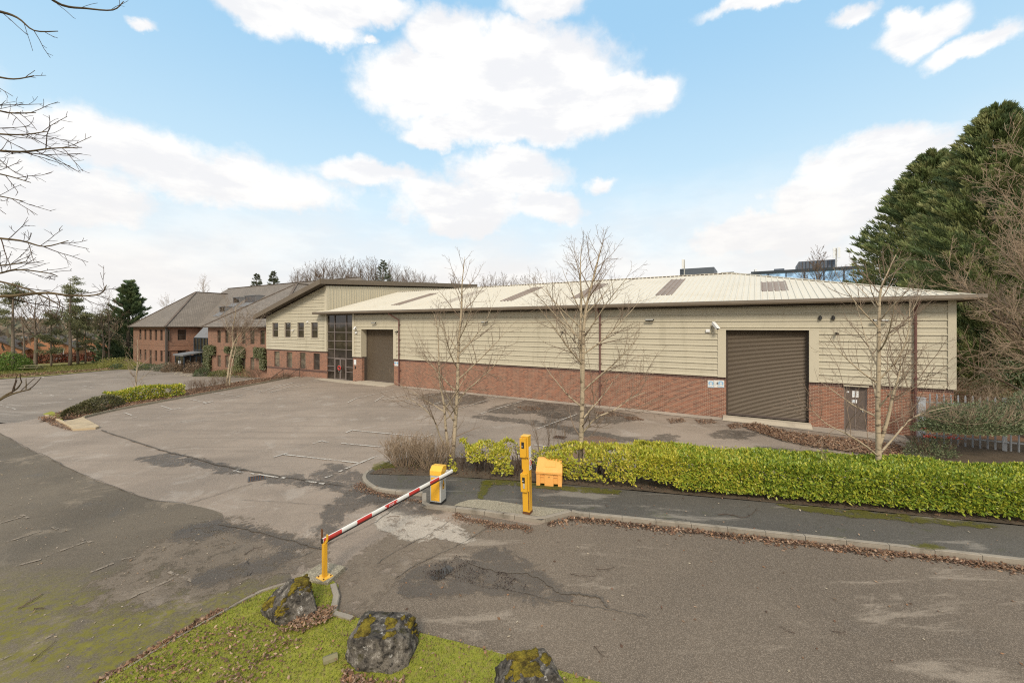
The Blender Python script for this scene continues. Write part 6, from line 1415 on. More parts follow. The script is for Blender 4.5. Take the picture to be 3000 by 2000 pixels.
ivy('ivy on the left corner of the right wing, wide upper clump', zx(918), zx(1032), zy(830), zy(932), BS, 2600, 1); ivy('ivy trailing down the left corner pier of the right wing', zx(918), zx(985), zy(932), zy(1095), BS, 1700, 2)
ivy('ivy patch between the windows behind the leaning birch', zx(1205), zx(1342), zy(840), zy(960), BS, 2600, 3); ivy('narrow ivy strip running down below the middle patch', zx(1240), zx(1310), zy(955), zy(1095), BS, 1500, 4)
ivy('small ivy tuft left of the middle patch', zx(1140), zx(1180), zy(845), zy(915), BS, 600, 6)
ivy('dark green ivy at the join of office and gabled bay, upper clump', zx(1452), zx(1560), zy(858), zy(965), BS - .05, 2300, 5); ivy('dark green ivy strip hanging by the gabled bay corner', zx(1515), zx(1568), zy(965), zy(1085), BS - .05, 1400, 7)
# beech hedge along the far lawn
c0, c1 = gp(-40, 1074, -1.4), gp(405, 1058, -1.4)
rg = np.random.default_rng(9); n = 9000; f = rg.random(n)
P = np.stack([c0.x + (c1.x - c0.x) * f, c0.y + (c1.y - c0.y) * f + rg.uniform(-.5, .5, n), -1.6 + rg.random(n) * (2.1 + .2 * np.sin(f * 40))], 1)
r = empty('beech_hedge', 'rust brown leafless looking beech hedge along the far edge of the lawn', 'hedge', (0, 0, 0))
mesh_obj('foliage', leaf_mesh('foliage', P, unit(n, rg), unit(n, rg), .28, .16, pick([(.22, .085, .05), (.16, .07, .045), (.28, .12, .07), (.10, .05, .035)], n, .3, rg)), M['deadleaf'], r)
st = MB(); rng = random.Random(2)
for k in range(150):
    q = c0.lerp(c1, rng.random()); pts, rr = limb(rng, Vector((q.x, q.y + rng.uniform(-.3, .3), -1.8)), Vector((rng.uniform(-.3, .3), 0, 1)), 2.2, .04, .015, 3, .1, 0); st.tube(pts, rr, 3, False)
st.build('stems', M['twigdark'], r)
kb = MB(); kb.bar(c0 + Vector((0, -.9, -.15)), c1 + Vector((0, -.9, -.15)), .2, .14); tag(kb.build('edging', M['greywhite']), kind='structure')

# distant hills and mixed far woodland on the left
mb = MB(); nx_ = 90; rows = []
for j, (dist, amp) in enumerate([(700, 0), (1100, 26), (1500, 38), (1900, 30)]):
    rows.append([Vector((math.sin(a) * dist, math.cos(a) * dist, -8 + amp * (.75 + .35 * mnoise.noise(Vector((a * 6, j, 0))) + .1 * mnoise.noise(Vector((a * 40, j, 3)))))) for a in np.linspace(R(-80), R(75), nx_)])
for a_, b_ in zip(rows, rows[1:]):
    for i in range(nx_ - 1): mb.quad(a_[i], a_[i + 1], b_[i + 1], b_[i])
tag(mb.build('hills', M['hill'], smooth=True), kind='structure')
rg = np.random.default_rng(15); n = 15000; ang = rg.uniform(R(-60), R(-36), n); dist = rg.uniform(130, 420, n)
zt_ = rg.random(n) ** .6 * (7 + dist * .012); P = np.stack([np.sin(ang) * dist, np.cos(ang) * dist, -3.0 + zt_ * .95], 1)
clump = np.array([mnoise.noise(Vector((a * 60, d_ * .03, 2))) for a, d_ in zip(ang, dist)]); keep = clump > -.18; P, dist, n = P[keep], dist[keep], int(keep.sum())
o = mesh_obj('far_wood', leaf_mesh('far_wood', P, unit(n, rg) + np.array([0, 0, .8]), unit(n, rg), 1.5 + dist * .006, .5 + dist * .002, pick([(.20, .16, .115), (.16, .145, .10), (.24, .18, .13), (.13, .13, .09)], n, .25, rg)), M['deadleaf']); tag(o, 'brown woodland beyond the bungalows on the left', 'wood', kind='stuff')
# ------------------------------------------------------------------ barrier
bc = Vector((-2.14, 12.65, .12)); BR = math.atan2(-.29, .957)
bar = empty('barrier_cabinet', 'yellow and grey barrier cabinet standing on the concrete platform', 'barrier', bc, BR)
cw, cd, chh = .36, .34, 1.10
mb = MB(); mb.box(-cw, 0, 0, cd, .06, .86); mesh_part(mb, 'housing', 'galv', bar, bevel=.008)
mb = MB(); mb.box(-cw - .01, .01, -.01, cd + .01, 0, .058); mesh_part(mb, 'plinth', 'black', bar)
mb = MB(); mb.prism([(-.012, .86), (cd + .012, .86), (cd + .012, chh), (.12, chh + .02), (-.012, chh - .10)], 0, -cw - .012, .012); mesh_part(mb, 'lid', 'yellowlite', bar, bevel=.006)
mb = MB(); mb.box(-cw + .03, -.045, -.014, -.002, .10, .80); dr = mesh_part(mb, 'door', 'yellow', bar, bevel=.004)
mb = MB()
for z_ in (.13, .155, .18, .70, .725): mb.box(-cw + .08, -.10, -.020, -.0145, z_, z_ + .008)
mesh_part(mb, 'louvre', 'yellowlite', dr)
mb = MB(); mb.cyl((-cw / 2, -.015, .66), (-cw / 2, -.022, .66), .022, 14); mesh_part(mb, 'lock', 'galv', dr)
mb = MB(); mb.prism([(.10, .42), (.22, .42), (.22, .58), (.16, .70), (.10, .58)], 0, .002, .004); ws = mesh_part(mb, 'warning_sticker', 'yellow', bar)
mb = MB(); mb.prism([(.125, .50), (.195, .50), (.16, .60)], 0, .0045, .006); mb.box(.0045, .006, .12, .2, .44, .455); mesh_part(mb, 'pictogram', 'black', ws)
# boom
pv = Vector((-1.87, 12.86, 1.045)); en = Vector((-4.08, 9.02, .885)); bd_ = (en - pv); BL = bd_.length
bo = empty('barrier_boom', 'lowered white and red striped barrier boom resting on the yellow fork post', 'barrier', pv, math.atan2(bd_.y, bd_.x))
pitch = math.asin(bd_.z / BL); bo.rotation_euler = (0, -pitch, math.atan2(bd_.y, bd_.x))
mb = MB(); mb.tube([Vector((-.06, 0, 0)), Vector((BL, 0, 0))], [.05, .05], 16)
for i, v in enumerate(mb.v): mb.v[i] = (v[0], v[1] * .62, v[2] * 1.08)
mesh_part(mb, 'beam', 'boom', bo, bevel=0)
mb = MB(); mb.box(-.02, BL, -.018, .018, -.078, -.0545); mesh_part(mb, 'rubber_strip', 'black', bo)
mb = MB(); mb.box(BL - .004, BL + .012, -.03, .03, -.052, .052); mesh_part(mb, 'end_cap', 'black', bo)
def bpos(u):                        # boom parameter seen at column u
    lo, hi = 0.0, 1.0
    for _ in range(40):
        m_ = (lo + hi) / 2; p = pv + bd_ * m_; (lo, hi) = (m_, hi) if 1500 + F * p.x / p.y > u else (lo, m_)
    return lo * BL
xo = 850; sc_ = .38265
def shell(x0, x1, mat, name, a0=-60, a1=62, par=bo):
    mb = MB(); n = 10; k = 6
    for sd2 in (1, -1):
        base = len(mb.v)
        for i in range(2):
            for j in range(n + 1):
                a = R(a0 + (a1 - a0) * j / n); mb.v.append(((x0, x1)[i], sd2 * .0315 * math.cos(a) + sd2 * .0006, .0545 * math.sin(a)))
        for j in range(n): mb.f.append((base + j, base + j + 1, base + n + 2 + j, base + n + 1 + j))
    return mesh_part(mb, name, mat, par)
for a, b in ((250, 390), (508, 620), (722, 816), (905, 986), (1066, 1136)):
    x1_, x0_ = bpos(xo + a * sc_), bpos(xo + b * sc_); o = shell(x0_, x1_, 'red', 'red_band')
    if a == 722:
        for sd2 in (1, -1):
            me = text_mesh('STOP', .075, .0008); q = mesh_obj('lettering', me, M['white'], o, ((x0_ + x1_) / 2, sd2 * .0335, -.004), (R(90), 0, R(180) if sd2 > 0 else 0)); q.scale = (1.0, 1, 1)
            for dx in (-.19, .19):
                mb = MB(); mb.tube([Vector((.020 * math.cos(a_), 0, .020 * math.sin(a_))) for a_ in np.linspace(0, 6.283, 14)], [.004] * 14, 4); mesh_part(mb, 'ring_mark', 'white', o, loc=((x0_ + x1_) / 2 + dx, sd2 * .0335, 0))
mb = MB(); mb.cyl((0.02, -.05, 0), (.02, -.16 + .0, 0), .04, 14); mb.box(-.1, .22, -.05, -.034, -.05, .05); mb.cyl((.0, .033, .025), (0, .042, .025), .014, 8); mb.cyl((.12, .033, -.02), (.12, .042, -.02), .014, 8); mesh_part(mb, 'pivot_bracket', 'galv', bo)
# rest post
rp = gp(951, 1688, .12); rpo = empty('boom_rest_post', 'square yellow fork post with bolted base plate holding the boom end', 'post', (rp.x, rp.y, .115), R(-32))
mb = MB(); mb.box(-.042, .042, -.042, .042, .0125, .73); mesh_part(mb, 'post', 'yellow', rpo, bevel=.006)
mb = MB(); mb.box(-.13, .13, -.12, .12, 0, .012); bp_ = mesh_part(mb, 'base_plate', 'yellowlite', rpo)
for x_ in (-.09, .09):
    for y_ in (-.085, .085):
        mb = MB(); mb.cyl((x_, y_, .012), (x_, y_, .03), .016, 6); mesh_part(mb, 'bolt', 'rusty', bp_)
mb = MB(); mb.bar((-.02, 0, .735), (-.085, 0, .80), .05, .02, (0, 1, 0)); mb.bar((-.085, 0, .80), (-.09, 0, 1.0), .05, .02, (0, 1, 0)); mesh_part(mb, 'fork_arm', 'rusty', rpo)
mb = MB(); mb.bar((.02, 0, .735), (.085, 0, .80), .05, .02, (0, 1, 0)); mb.bar((.085, 0, .80), (.10, 0, .93), .05, .02, (0, 1, 0)); mesh_part(mb, 'fork_arm', 'yellow', rpo)

# ------------------------------------------------------------------ reader post
k_ = gp(1552, 1508, .12)
rd_ = empty('reader_post', 'tall yellow entry post with upper and lower card reader boxes, leaning slightly left', 'post', (k_.x, k_.y, .12), R(-24)); rd_.rotation_euler = (0, R(-1.5), R(-24))
PW, PH, PD = .215, 2.22, .22
mb = MB(); mb.box(-PW, 0, 0, PD, .07, PH - .006); mesh_part(mb, 'column', 'yellow', rd_, bevel=.01)
mb = MB(); mb.box(-PW - .004, .004, -.004, PD + .004, 0, .069); mesh_part(mb, 'rusty_foot', 'rusty', rd_)
mb = MB(); mb.box(-PW - .012, .008, -.012, PD + .008, PH - .005, PH + .012); mesh_part(mb, 'cap', 'yellowlite', rd_)
def reader(z0, z1, zs0, zs1, xm, keypad):
    mb = MB(); mb.box(-PW - .012, -.035, -.085, -.002, z0, z1); o = mesh_part(mb, 'reader_box', 'yellow', rd_, bevel=.006)
    mb = MB(); mb.box(-PW + .045, -PW + .125, -.093, -.0855, zs0, zs1); mesh_part(mb, 'screen', 'black', o)
    mb = MB(); mb.box(-PW + .05, -PW + .085, -.0965, -.0935, zs0 + .05, zs0 + .066); mesh_part(mb, 'card_slot', 'white', o)
    for x_, z_ in ((-.055, z0 + .03), (-.055, z1 - .03)):
        mb = MB(); mb.cyl((x_, -.0855, z_), (x_, -.091, z_), .008, 8); mesh_part(mb, 'screw', 'rusty', o)
    if keypad: mb = MB(); mb.box(-PW + .07, -PW + .118, -.105, -.0855, zs0 - .15, zs0 - .01); mb.box(-PW + .085, -PW + .105, -.115, -.105, zs0 - .14, zs0 - .05); mesh_part(mb, 'lock_handle', 'galv', o, bevel=.004)
reader(1.64, 2.19, 1.90, 2.08, 0, False); reader(.66, 1.18, .92, 1.08, 0, True)
def postsign(z0, z1, mat='white'):
    mb = MB(); mb.box(.002, .006, .045, .215, z0, z1); return mesh_part(mb, 'notice', mat, rd_)
o = postsign(1.60, 1.92); mb = MB()
for i in range(5): mb.box(.0065, .0075, .07, .19 - .02 * (i % 2), 1.86 - i * .05, 1.872 - i * .05)
mesh_part(mb, 'text_line', 'galv', o)
o = postsign(1.25, 1.57); mb = MB(); mb.tube([Vector((.0075, .13 + .055 * math.cos(a), 1.45 + .075 * math.sin(a))) for a in np.linspace(0, 6.283, 22)], [.011] * 22, 5); mesh_part(mb, 'red_ring', 'red', o)
me = text_mesh('5', .10, .0008); mesh_obj('numeral', me, M['black'], o, (.0075, .13, 1.45), (R(90), 0, R(90)))
mb = MB()
for i in range(2): mb.box(.0065, .0075, .07, .19, 1.32 - i * .03, 1.332 - i * .03)
mesh_part(mb, 'text_line', 'black', o)
mb = MB(); mb.prism([(.09, 1.08), (.17, 1.08), (.13, 1.16)], 0, .0015, .004); o = mesh_part(mb, 'warning_triangle', 'yellowlite', rd_); mb = MB(); mb.prism([(.115, 1.09), (.145, 1.09), (.13, 1.14)], 0, .0045, .0055); mb.box(.0015, .003, .08, .18, 1.02, 1.03); mb.box(.0015, .003, .08, .16, .99, 1.0); mesh_part(mb, 'pictogram', 'black', o)
mb = MB(); 
for x_, z_, w_, h_ in ((-.03, .42, .03, .24), (-.035, .12, .035, .3), (-PW + .0, 1.20, .05, .08), (-.05, 1.58, .04, .05)): mb.box(x_, x_ + w_ * .8, -.0025, -.001, z_, z_ + h_)
mesh_part(mb, 'rust_streak', 'rusty', rd_)

# ------------------------------------------------------------------ grit bin
gb = gp(1610, 1424, .12); GB = empty('grit_bin', 'orange plastic grit bin with sloping lid at the back of the footpath', 'bin', (gb.x - .02, gb.y, .125), R(-10))
w2 = .43
mb = MB(); pr_ = []
segs = [(-w2, -.30, 0), (-.30, -.15, 1), (-.15, .15, 0), (.15, .30, 1), (.30, w2, 0)]
for a, b, gap in segs:
    mb.box(a, b, .03 if gap else .0, .58, .07 if gap else 0, .40)
tub = mesh_part(mb, 'tub', 'orange', GB, bevel=.006)
mb = MB(); mb.box(-w2 - .012, w2 + .012, -.018, .6, .385, .415); mesh_part(mb, 'rim', 'orange', GB, bevel=.008)
mb = MB(); n = 12                      # lid with a bowed front lip
front = [(-w2 - .015 + (2 * w2 + .03) * i / n, -.02 - .035 * math.sin(math.pi * i / n)) for i in range(n + 1)]
for (x0_, y0_), (x1_, y1_) in zip(front, front[1:]):
    mb.quad((x0_, y0_, .42), (x1_, y1_, .42), (x1_, y1_, .475), (x0_, y0_, .475)); mb.quad((x0_, y0_, .475), (x1_, y1_, .475), (x1_ * .93, .42, .80), (x0_ * .93, .42, .80)); mb.quad((x0_ * .93, .42, .80), (x1_ * .93, .42, .80), (x1_ * .93, .60, .79), (x0_ * .93, .60, .79))
for sx in (-1, 1):
    e = sx * (w2 + .015); g = e * .93; mb.quad((e, -.02, .42), (e, -.02, .475), (g, .42, .80), (g, .6, .79), (e, .6, .42))
mb.quad((-w2 - .015, .6, .42), (w2 + .015, .6, .42), (w2 * .95, .6, .79), (-w2 * .95, .6, .79))
lid = mesh_part(mb, 'lid', 'orange', GB)
mb = MB(); sl = (.80 - .475) / .46
def lidp(x_, y_, h_): return (x_, y_, .475 + (y_ + .04) * sl + h_)
mb.quad(lidp(-.14, .12, .004), lidp(.2, .12, .004), lidp(.2, .34, .006), lidp(-.14, .34, .006)); mb.quad(lidp(-.14, .12, .004), lidp(-.14, .12, .03), lidp(.2, .12, .03), lidp(.2, .12, .004)); mb.quad(lidp(-.14, .12, .03), lidp(.2, .12, .03), lidp(.2, .34, .012), lidp(-.14, .34, .012)); mesh_part(mb, 'lid_panel', 'orange', lid)
mb = MB(); mb.cyl((0.0, -.002, .30), (0.0, -.008, .30), .017, 12); mesh_part(mb, 'lock', 'black', GB)
mb = MB()
for a, b in ((-.31, -.14), (.14, .31)): mb.box(a, b, -.003, .0, .29, .31); mb.box(a, a + .012, -.003, 0, .07, .29); mb.box(b - .012, b, -.003, 0, .07, .29)
mesh_part(mb, 'moulding', 'orange', tub)

# ------------------------------------------------------------------ boulders
def boulder(label, c, half, seed, rotz, planes, mossn=0.1, zsink=.12, taper=0.0):
    rg = random.Random(seed); r = empty('boulder', label, 'boulder', (c[0], c[1], 0), rotz, 'mossy boulders on the grass island')
    bm = bmesh.new(); bmesh.ops.create_icosphere(bm, subdivisions=6, radius=1.0)
    pl = [(Vector(n).normalized(), h) for n, h in planes]
    for v in bm.verts:
        p = v.co * 1.25
        for n, h in pl:
            q = p.dot(n) - h
            if q > 0: p -= n * q * .93
        f = 1 + .06 * mnoise.noise(p * 2 + Vector((seed, 0, 0))) + .035 * mnoise.noise(p * 5 + Vector((0, seed, 0))) + .022 * mnoise.noise(p * 11) + .014 * mnoise.noise(p * 22)
        p = p * f; tp_ = 1 - taper * max(0, p.z)
        v.co = Vector((p.x * half[0] * tp_, p.y * half[1] * tp_, (p.z * half[2]) + half[2] - zsink))
    bm.normal_update(); me = bpy.data.meshes.new('stone'); bm.to_mesh(me); me.shade_smooth(); mesh_obj('stone', me, M['rock'], r)
    keep = [f for f in bm.faces if f.normal.z > .25 and mnoise.noise(f.calc_center_median() * 3.2 + Vector((seed * 2, 1, 0))) + .35 * mnoise.noise(f.calc_center_median() * 9) + (f.normal.z - .6) * .55 > mossn]
    ids = set(f.index for f in keep); bm.faces.index_update()
    bmesh.ops.delete(bm, geom=[f for f in bm.faces if f.index not in ids], context='FACES')
    for v in bm.verts:
        if not v.is_boundary: v.co += v.normal * (.018 + .03 * abs(mnoise.noise(v.co * 16)) + .02 * abs(mnoise.noise(v.co * 34)))
    bmesh.ops.delete(bm, geom=[v for v in bm.verts if not v.link_faces], context='VERTS')
    me = bpy.data.meshes.new('moss'); bm.to_mesh(me); bm.free(); me.shade_smooth(); mesh_obj('moss', me, M['moss'], r)
c = gp(838, 1812, .12); boulder('slanting dark boulder with moss cap, farthest and nearest the yellow fork post', (c.x, c.y + .25), (.47, .38, .36), 3, R(25),
    [((-.75, -.2, .62), .62), ((1, .1, .15), .72), ((0, -1, .25), .72), ((0, 1, .2), .8), ((.1, 0, 1), .95), ((-1, -.5, -.1), .85), ((.5, -.8, .4), .8)], .13, .1, .14)
c = gp(1102, 1950, .12); boulder('largest blocky grey boulder with flat mossy top, in the middle', (c.x, c.y + .3), (.585, .44, .355), 8, R(-6),
    [((0, 0, 1), .74), ((-.55, -.1, .8), .92), ((1, 0, .1), .84), ((-1, 0, .05), .84), ((0, -1, .18), .80), ((0, 1, .1), .85), ((.7, -.7, .2), .88), ((-.6, -.7, .1), .92), ((.6, 0, .75), .92)], .33, .08, .03)
c = gp(1556, 2130, .12); boulder('low boulder with thick golden moss, nearest the camera at the bottom edge', (c.x, c.y + .35), (.52, .42, .44), 13, R(15),
    [((0, 0, 1), .72), ((-.7, 0, .7), .88), ((.8, 0, .5), .9), ((0, -1, .3), .78), ((0, 1, .2), .8), ((1, 0, 0), .85), ((-1, 0, 0), .85)], .16, .1, .1)

# ------------------------------------------------------------------ palisade fence
f0 = Vector((19.25, 19.75)); fd = Vector((-DX, -DY)); 
fe = empty('palisade_fence', 'grey galvanised palisade fence running right from the warehouse corner', 'fence', (f0.x, f0.y, 0), math.atan2(fd.y, fd.x))
mb = MB(); mb.box(-.13, .13, -.13, .13, 0, 2.12); mb.box(-.15, .15, -.15, .15, 2.121, 2.15); o = mesh_part(mb, 'end_post', 'fence', fe); o['label'] = 'thick pale end post'
o.data.materials[0] = mat_plain('pale_post', (.36, .375, .39), .5, .1, 2.0, (.2, .18, .15), .5)
mb = MB()
for z_ in (.42, 1.95): mb.bar((.14, .04, z_), (14, .04, z_), .05, .06)
mesh_part(mb, 'rail', 'fence', fe)
for i, x_ in enumerate((2.75, 5.5, 8.25)):
    mb = MB(); mb.box(x_ - .05, x_ + .05, .07, .17, 0, 2.35); mesh_part(mb, 'post', 'fence', fe)
x_ = .30; k = 0
while x_ < 13.5 and k < 95:
    mb = MB(); w_ = .065; zt = 2.38
    pts = [(-w_ / 2, .05), (-w_ / 2, zt - .12), (-w_ * .38, zt - .06), (0, zt), (w_ * .38, zt - .06), (w_ / 2, zt - .12), (w_ / 2, .05)]
    mb.prism([(x_ + a, b) for a, b in pts], 1, -.004, .004); mb.box(x_ - .008, x_ + .008, -.016, -.0045, .05, zt - .1); mesh_part(mb, 'pale', 'fence', fe); x_ += .235; k += 1
# leafy bank behind the fence
bk_ = MB(); n1, n2 = 24, 14
gx = lambda i, j: (18 + 26 * i / n1, 19.5 + 30 * j / n2)
def bz(x_, y_):
    t_, s_ = TS(x_, y_); h = sm((y_ - 20.5) / 9) * 1.4
    if t_ > -.6 and s_ > -.5: h = -.3
    return h - .02 + .12 * mnoise.noise(Vector((x_ * .7, y_ * .7, 3)))
for j in range(n2 + 1):
    for i in range(n1 + 1): x_, y_ = gx(i, j); bk_.v.append((x_, y_, bz(x_, y_)))
bk_.f = [(j * (n1 + 1) + i, j * (n1 + 1) + i + 1, (j + 1) * (n1 + 1) + i + 1, (j + 1) * (n1 + 1) + i) for j in range(n2) for i in range(n1)]
tag(bk_.build('leafy_bank', M['bank'], smooth=True), kind='structure')
drape('fence_bed', [Vector((16.8, 16.2)), Vector((30, 9)), Vector((34, 16)), Vector((20, 21.5)), Vector((19.0, 20))], .03, M['earth'], .6, zf=lambda a, b: 0.0, jit=.05)

# ------------------------------------------------------------------ fallen leaves
DL = [(.22, .135, .085), (.29, .19, .12), (.17, .095, .062), (.36, .25, .17), (.13, .08, .055), (.26, .145, .08)]
def litter(name, label, P, L=.07, seed=1, up=.35, cols=DL, flat=.6):
    rg = np.random.default_rng(seed); n = len(P); P = np.array(P); d = unit(n, rg); d[:, 2] = np.abs(d[:, 2]) * up; nr = unit(n, rg) * flat + np.array([0, 0, 1])
    me = leaf_mesh(name, P, d, nr, L * rg.uniform(.5, 1.35, n), L * .62 * rg.uniform(.6, 1.3, n), pick(cols, n, .35, rg), -.25)
    tag(mesh_obj(name, me, M['deadleaf']), label, None, None, 'stuff')
def along(pts, n, width, off, seed, zb=.012, pile=.05, dens=None, ground=zg):
    rg = np.random.default_rng(seed); rng = random.Random(seed); P = []
    seg = [(b - a).length for a, b in zip(pts, pts[1:])]; tot = sum(seg)
    while len(P) < n:
        d = rng.random() * tot; a_ = d / tot
        k = 0
        while k < len(seg) - 1 and d > seg[k]: d -= seg[k]; k += 1
        p = pts[k].lerp(pts[k + 1], d / seg[k]); di = (pts[k + 1] - pts[k]).normalized(); nn = Vector((-di.y, di.x)); e = abs(rng.gauss(0, 1)) * width * (.55 + .7 * abs(mnoise.noise(Vector((p.x * 1.1, p.y * 1.1, seed)))) * 2)
        if rng.random() > .35 + mnoise.noise(Vector((p.x * .8, p.y * .8, seed + 5))) + .35: continue
        q = p + nn * (off + e) if width > 0 else p; P.append((q.x, q.y, ground(q.x, q.y) + zb + max(0, pile * (1 - e / (width * 1.5))) * rng.random()))
    return P
kr = xy([(3300, 1698), (3000, 1664), (2600, 1616), (2200, 1572), (1950, 1545), (1700, 1517), (1668, 1516), (1600, 1535)])
litter('leaf_litter', 'drift of brown fallen leaves along the foot of the right kerb', along(kr[::-1][1:], 5200, -.22, 0, 3, .014, .06) if False else [tuple(p) for p in along(kr, 2300, .15, .03, 3, .014, .05)], .085, 1)
litter('leaf_litter', 'dark leaf mulch in the gutter of the right kerb', [tuple(p) for p in along(kr, 3000, .12, .02, 4, .012, .03)], .05, 101, cols=[(.07, .045, .03), (.10, .06, .04), (.05, .035, .025)])
litter('leaf_litter', 'small drift of dark leaves before the concrete platform', along(xy([(1560, 1545), (1470, 1536), (1385, 1521), (1340, 1505)]), 900, .13, .02, 5, .02, .04), .06, 2, cols=DL[:3] + DL[4:5])
litter('leaf_litter', 'leaves gathered along the curved nose kerb', along(xy([(1240, 1470), (1180, 1456), (1115, 1446), (1080, 1432), (1060, 1415)]), 700, .14, .02, 6, .02, .04), .06, 3, cols=DL[:3] + DL[4:5])
litter('leaf_litter', 'thick band of brown leaves against the grass island edging', [tuple(p) for p in along(xy([(640, 1795), (474, 1895), (291, 2008), (60, 2150)]), 6500, .24, .02, 7, .014, .09)], .075, 4)
def inpoly(P, n, seed, zb=.012, pile=.03, ground=zg, nz=.0):
    rng = random.Random(seed); xs = [p[0] for p in P]; ys = [p[1] for p in P]; out = []
    tries = 0
    while len(out) < n and tries < n * 60:
        tries += 1; x_, y_ = rng.uniform(min(xs), max(xs)), rng.uniform(min(ys), max(ys)); c_ = False; j = len(P) - 1
        for i in range(len(P)):
            if (P[i][1] > y_) != (P[j][1] > y_) and x_ < (P[j][0] - P[i][0]) * (y_ - P[i][1]) / (P[j][1] - P[i][1]) + P[i][0]: c_ = not c_
            j = i
        if c_ and (nz == 0 or mnoise.noise(Vector((x_ * nz, y_ * nz, seed))) > -.05 + rng.uniform(-.25, .25)): out.append((x_, y_, ground(x_, y_) + zb + pile * rng.random()))
    return out
litter('leaf_litter', 'long brown leaf pile swept up before the brown door', inpoly(xy([(2170, 1246), (2215, 1243), (2290, 1265), (2400, 1280), (2520, 1292), (2640, 1310), (2665, 1325), (2620, 1345), (2560, 1338), (2480, 1325), (2380, 1312), (2290, 1292), (2200, 1262)]), 6500, 11, .03, .10), .11, 5)
for i, pts in enumerate([[(1950, 1228), (2000, 1226), (2010, 1236), (1965, 1242)], [(2035, 1230), (2085, 1228), (2100, 1240), (2050, 1244)], [(2130, 1246), (2160, 1240), (2180, 1252), (2140, 1258)], [(1510, 1192), (1560, 1190), (1600, 1200), (1540, 1206)], [(1740, 1205), (1800, 1210), (1830, 1220), (1760, 1222)], [(1825, 1222), (1865, 1222), (1890, 1232), (1840, 1232)]]):
    litter('leaf_litter', 'small scattered patch of dark leaves near the warehouse wall', inpoly(xy(pts), 320, 20 + i, .02, .03), .08, 20 + i, cols=DL[:3] + DL[4:5])
litter('leaf_litter', 'brown leaves covering the bed between the two car parks', inpoly(bedp, 6500, 31, .10, .05, lambda a, b: 0.0), .11, 31)
litter('leaf_litter', 'leaves blown against the slab at the end of the left bed', along(xy([(110, 1222), (160, 1240), (215, 1262), (250, 1262)]), 600, -.0, 0, 32) if False else inpoly(xy([(105, 1217), (130, 1216), (215, 1260), (200, 1262), (150, 1245)]), 500, 32, .02, .03), .09, 32)
litter('leaf_litter', 'brown leaves scattered over the mossy grass island', inpoly(islp, 900, 33, .02, .03, lawn_z, 1.2) + inpoly(xy([(330, 2000), (520, 1890), (700, 1800), (790, 1850), (900, 1880), (700, 2060), (300, 2120)], .1), 700, 133, .02, .03, lawn_z, 1.6), .06, 33, .5, flat=.9)
litter('leaf_litter', 'leaf heap beside the farthest boulder', inpoly(xy([(880, 1810), (930, 1780), (985, 1775), (960, 1820), (890, 1850), (800, 1850)], .12), 420, 34, .03, .05, lawn_z), .07, 34)
litter('leaf_litter', 'leaf heap at the foot of the middle boulder', inpoly(xy([(1000, 1960), (1060, 1985), (1140, 2000), (1190, 1985), (1180, 2020), (1000, 2020)], .12), 220, 35, .03, .04, lawn_z), .075, 35)
litter('leaf_litter', 'pale single leaves dotted over the dark tarmac', inpoly([p for p in smooth_poly(xy(dk), 3, False)], 260, 36, .012, .01), .055, 36, .1, [(.34, .27, .18), (.28, .19, .12), (.40, .33, .25)], .3)
litter('leaf_litter', 'single leaves dotted over the entrance road', inpoly(xy(rd), 170, 37, .014, .01), .075, 37, .2, DL + [(.45, .38, .28)], .3)
litter('leaf_litter', 'few leaves and bits on the footpath', inpoly(pathpoly, 130, 38, KZ + .006, .01, lambda a, b: 0), .06, 38, .2, DL + [(.45, .38, .28)], .3)
litter('leaf_litter', 'dark leaf mould under the roadside laurels', inpoly(bed, 3500, 39, KZ + .03, .03, lambda a, b: 0), .07, 39, cols=[(.12, .07, .045), (.09, .055, .035), (.16, .10, .06)])
litter('leaf_litter', 'orange brown leaves along the edge of the left lawn', inpoly([p for p in xy([(-100, 1121), (0, 1109), (150, 1099), (330, 1083), (340, 1079), (150, 1092), (0, 1099), (-100, 1108)], -1)], 2600, 40, .10, .04), .2, 40)
litter('leaf_litter', 'brown leaves carpeting the bank behind the fence', inpoly([(21.5, 21.8), (44, 20), (44, 36), (27, 36)], 6000, 41, .04, .08, bz), .16, 41)
litter('leaf_litter', 'black rotten leaves in the broken tarmac by the puddle', inpoly(wobble_poly(xy([(1240, 1660), (1330, 1635), (1380, 1640), (1420, 1668), (1500, 1690), (1560, 1730), (1460, 1735), (1350, 1712), (1260, 1705)]), .08, 4, 2), 900, 42, .03, .015, nz=3.5), .028, 42, .3, [(.045, .03, .025), (.07, .045, .035), (.03, .022, .02)])
# short mossy grass on the island
def blades(name, label, poly, n, ground, seed, L=.05, W_=.012, cols=((.17, .215, .028), (.28, .30, .04), (.12, .16, .027), (.33, .31, .06), (.25, .2, .09))):
    P = inpoly(poly, n, seed, -.008, 0, ground); rg = np.random.default_rng(seed); n = len(P)
    me = leaf_mesh(name, P, unit(n, rg) * .6 + np.array([0, 0, .9]), unit(n, rg), L * rg.uniform(.5, 1.4, n), W_, pick(cols, n, .3, rg)); tag(mesh_obj(name, me, M['blade']), label, None, None, 'stuff')
blades('grass', 'short bright mossy grass of the boulder island', [p for p in islp if p.y > 3] , 60000, lawn_z, 50, .045, .010)
vp = xy([(-60, 1116), (0, 1108), (150, 1099), (316, 1082), (400, 1077), (400, 1058), (200, 1068), (-60, 1082)], -1)
blades('grass', 'grass of the far left lawn', vp, 14000, lambda a, b: zg(a, b) + .07, 51, .16, .05, ((.15, .16, .04), (.19, .18, .05), (.12, .13, .04)))
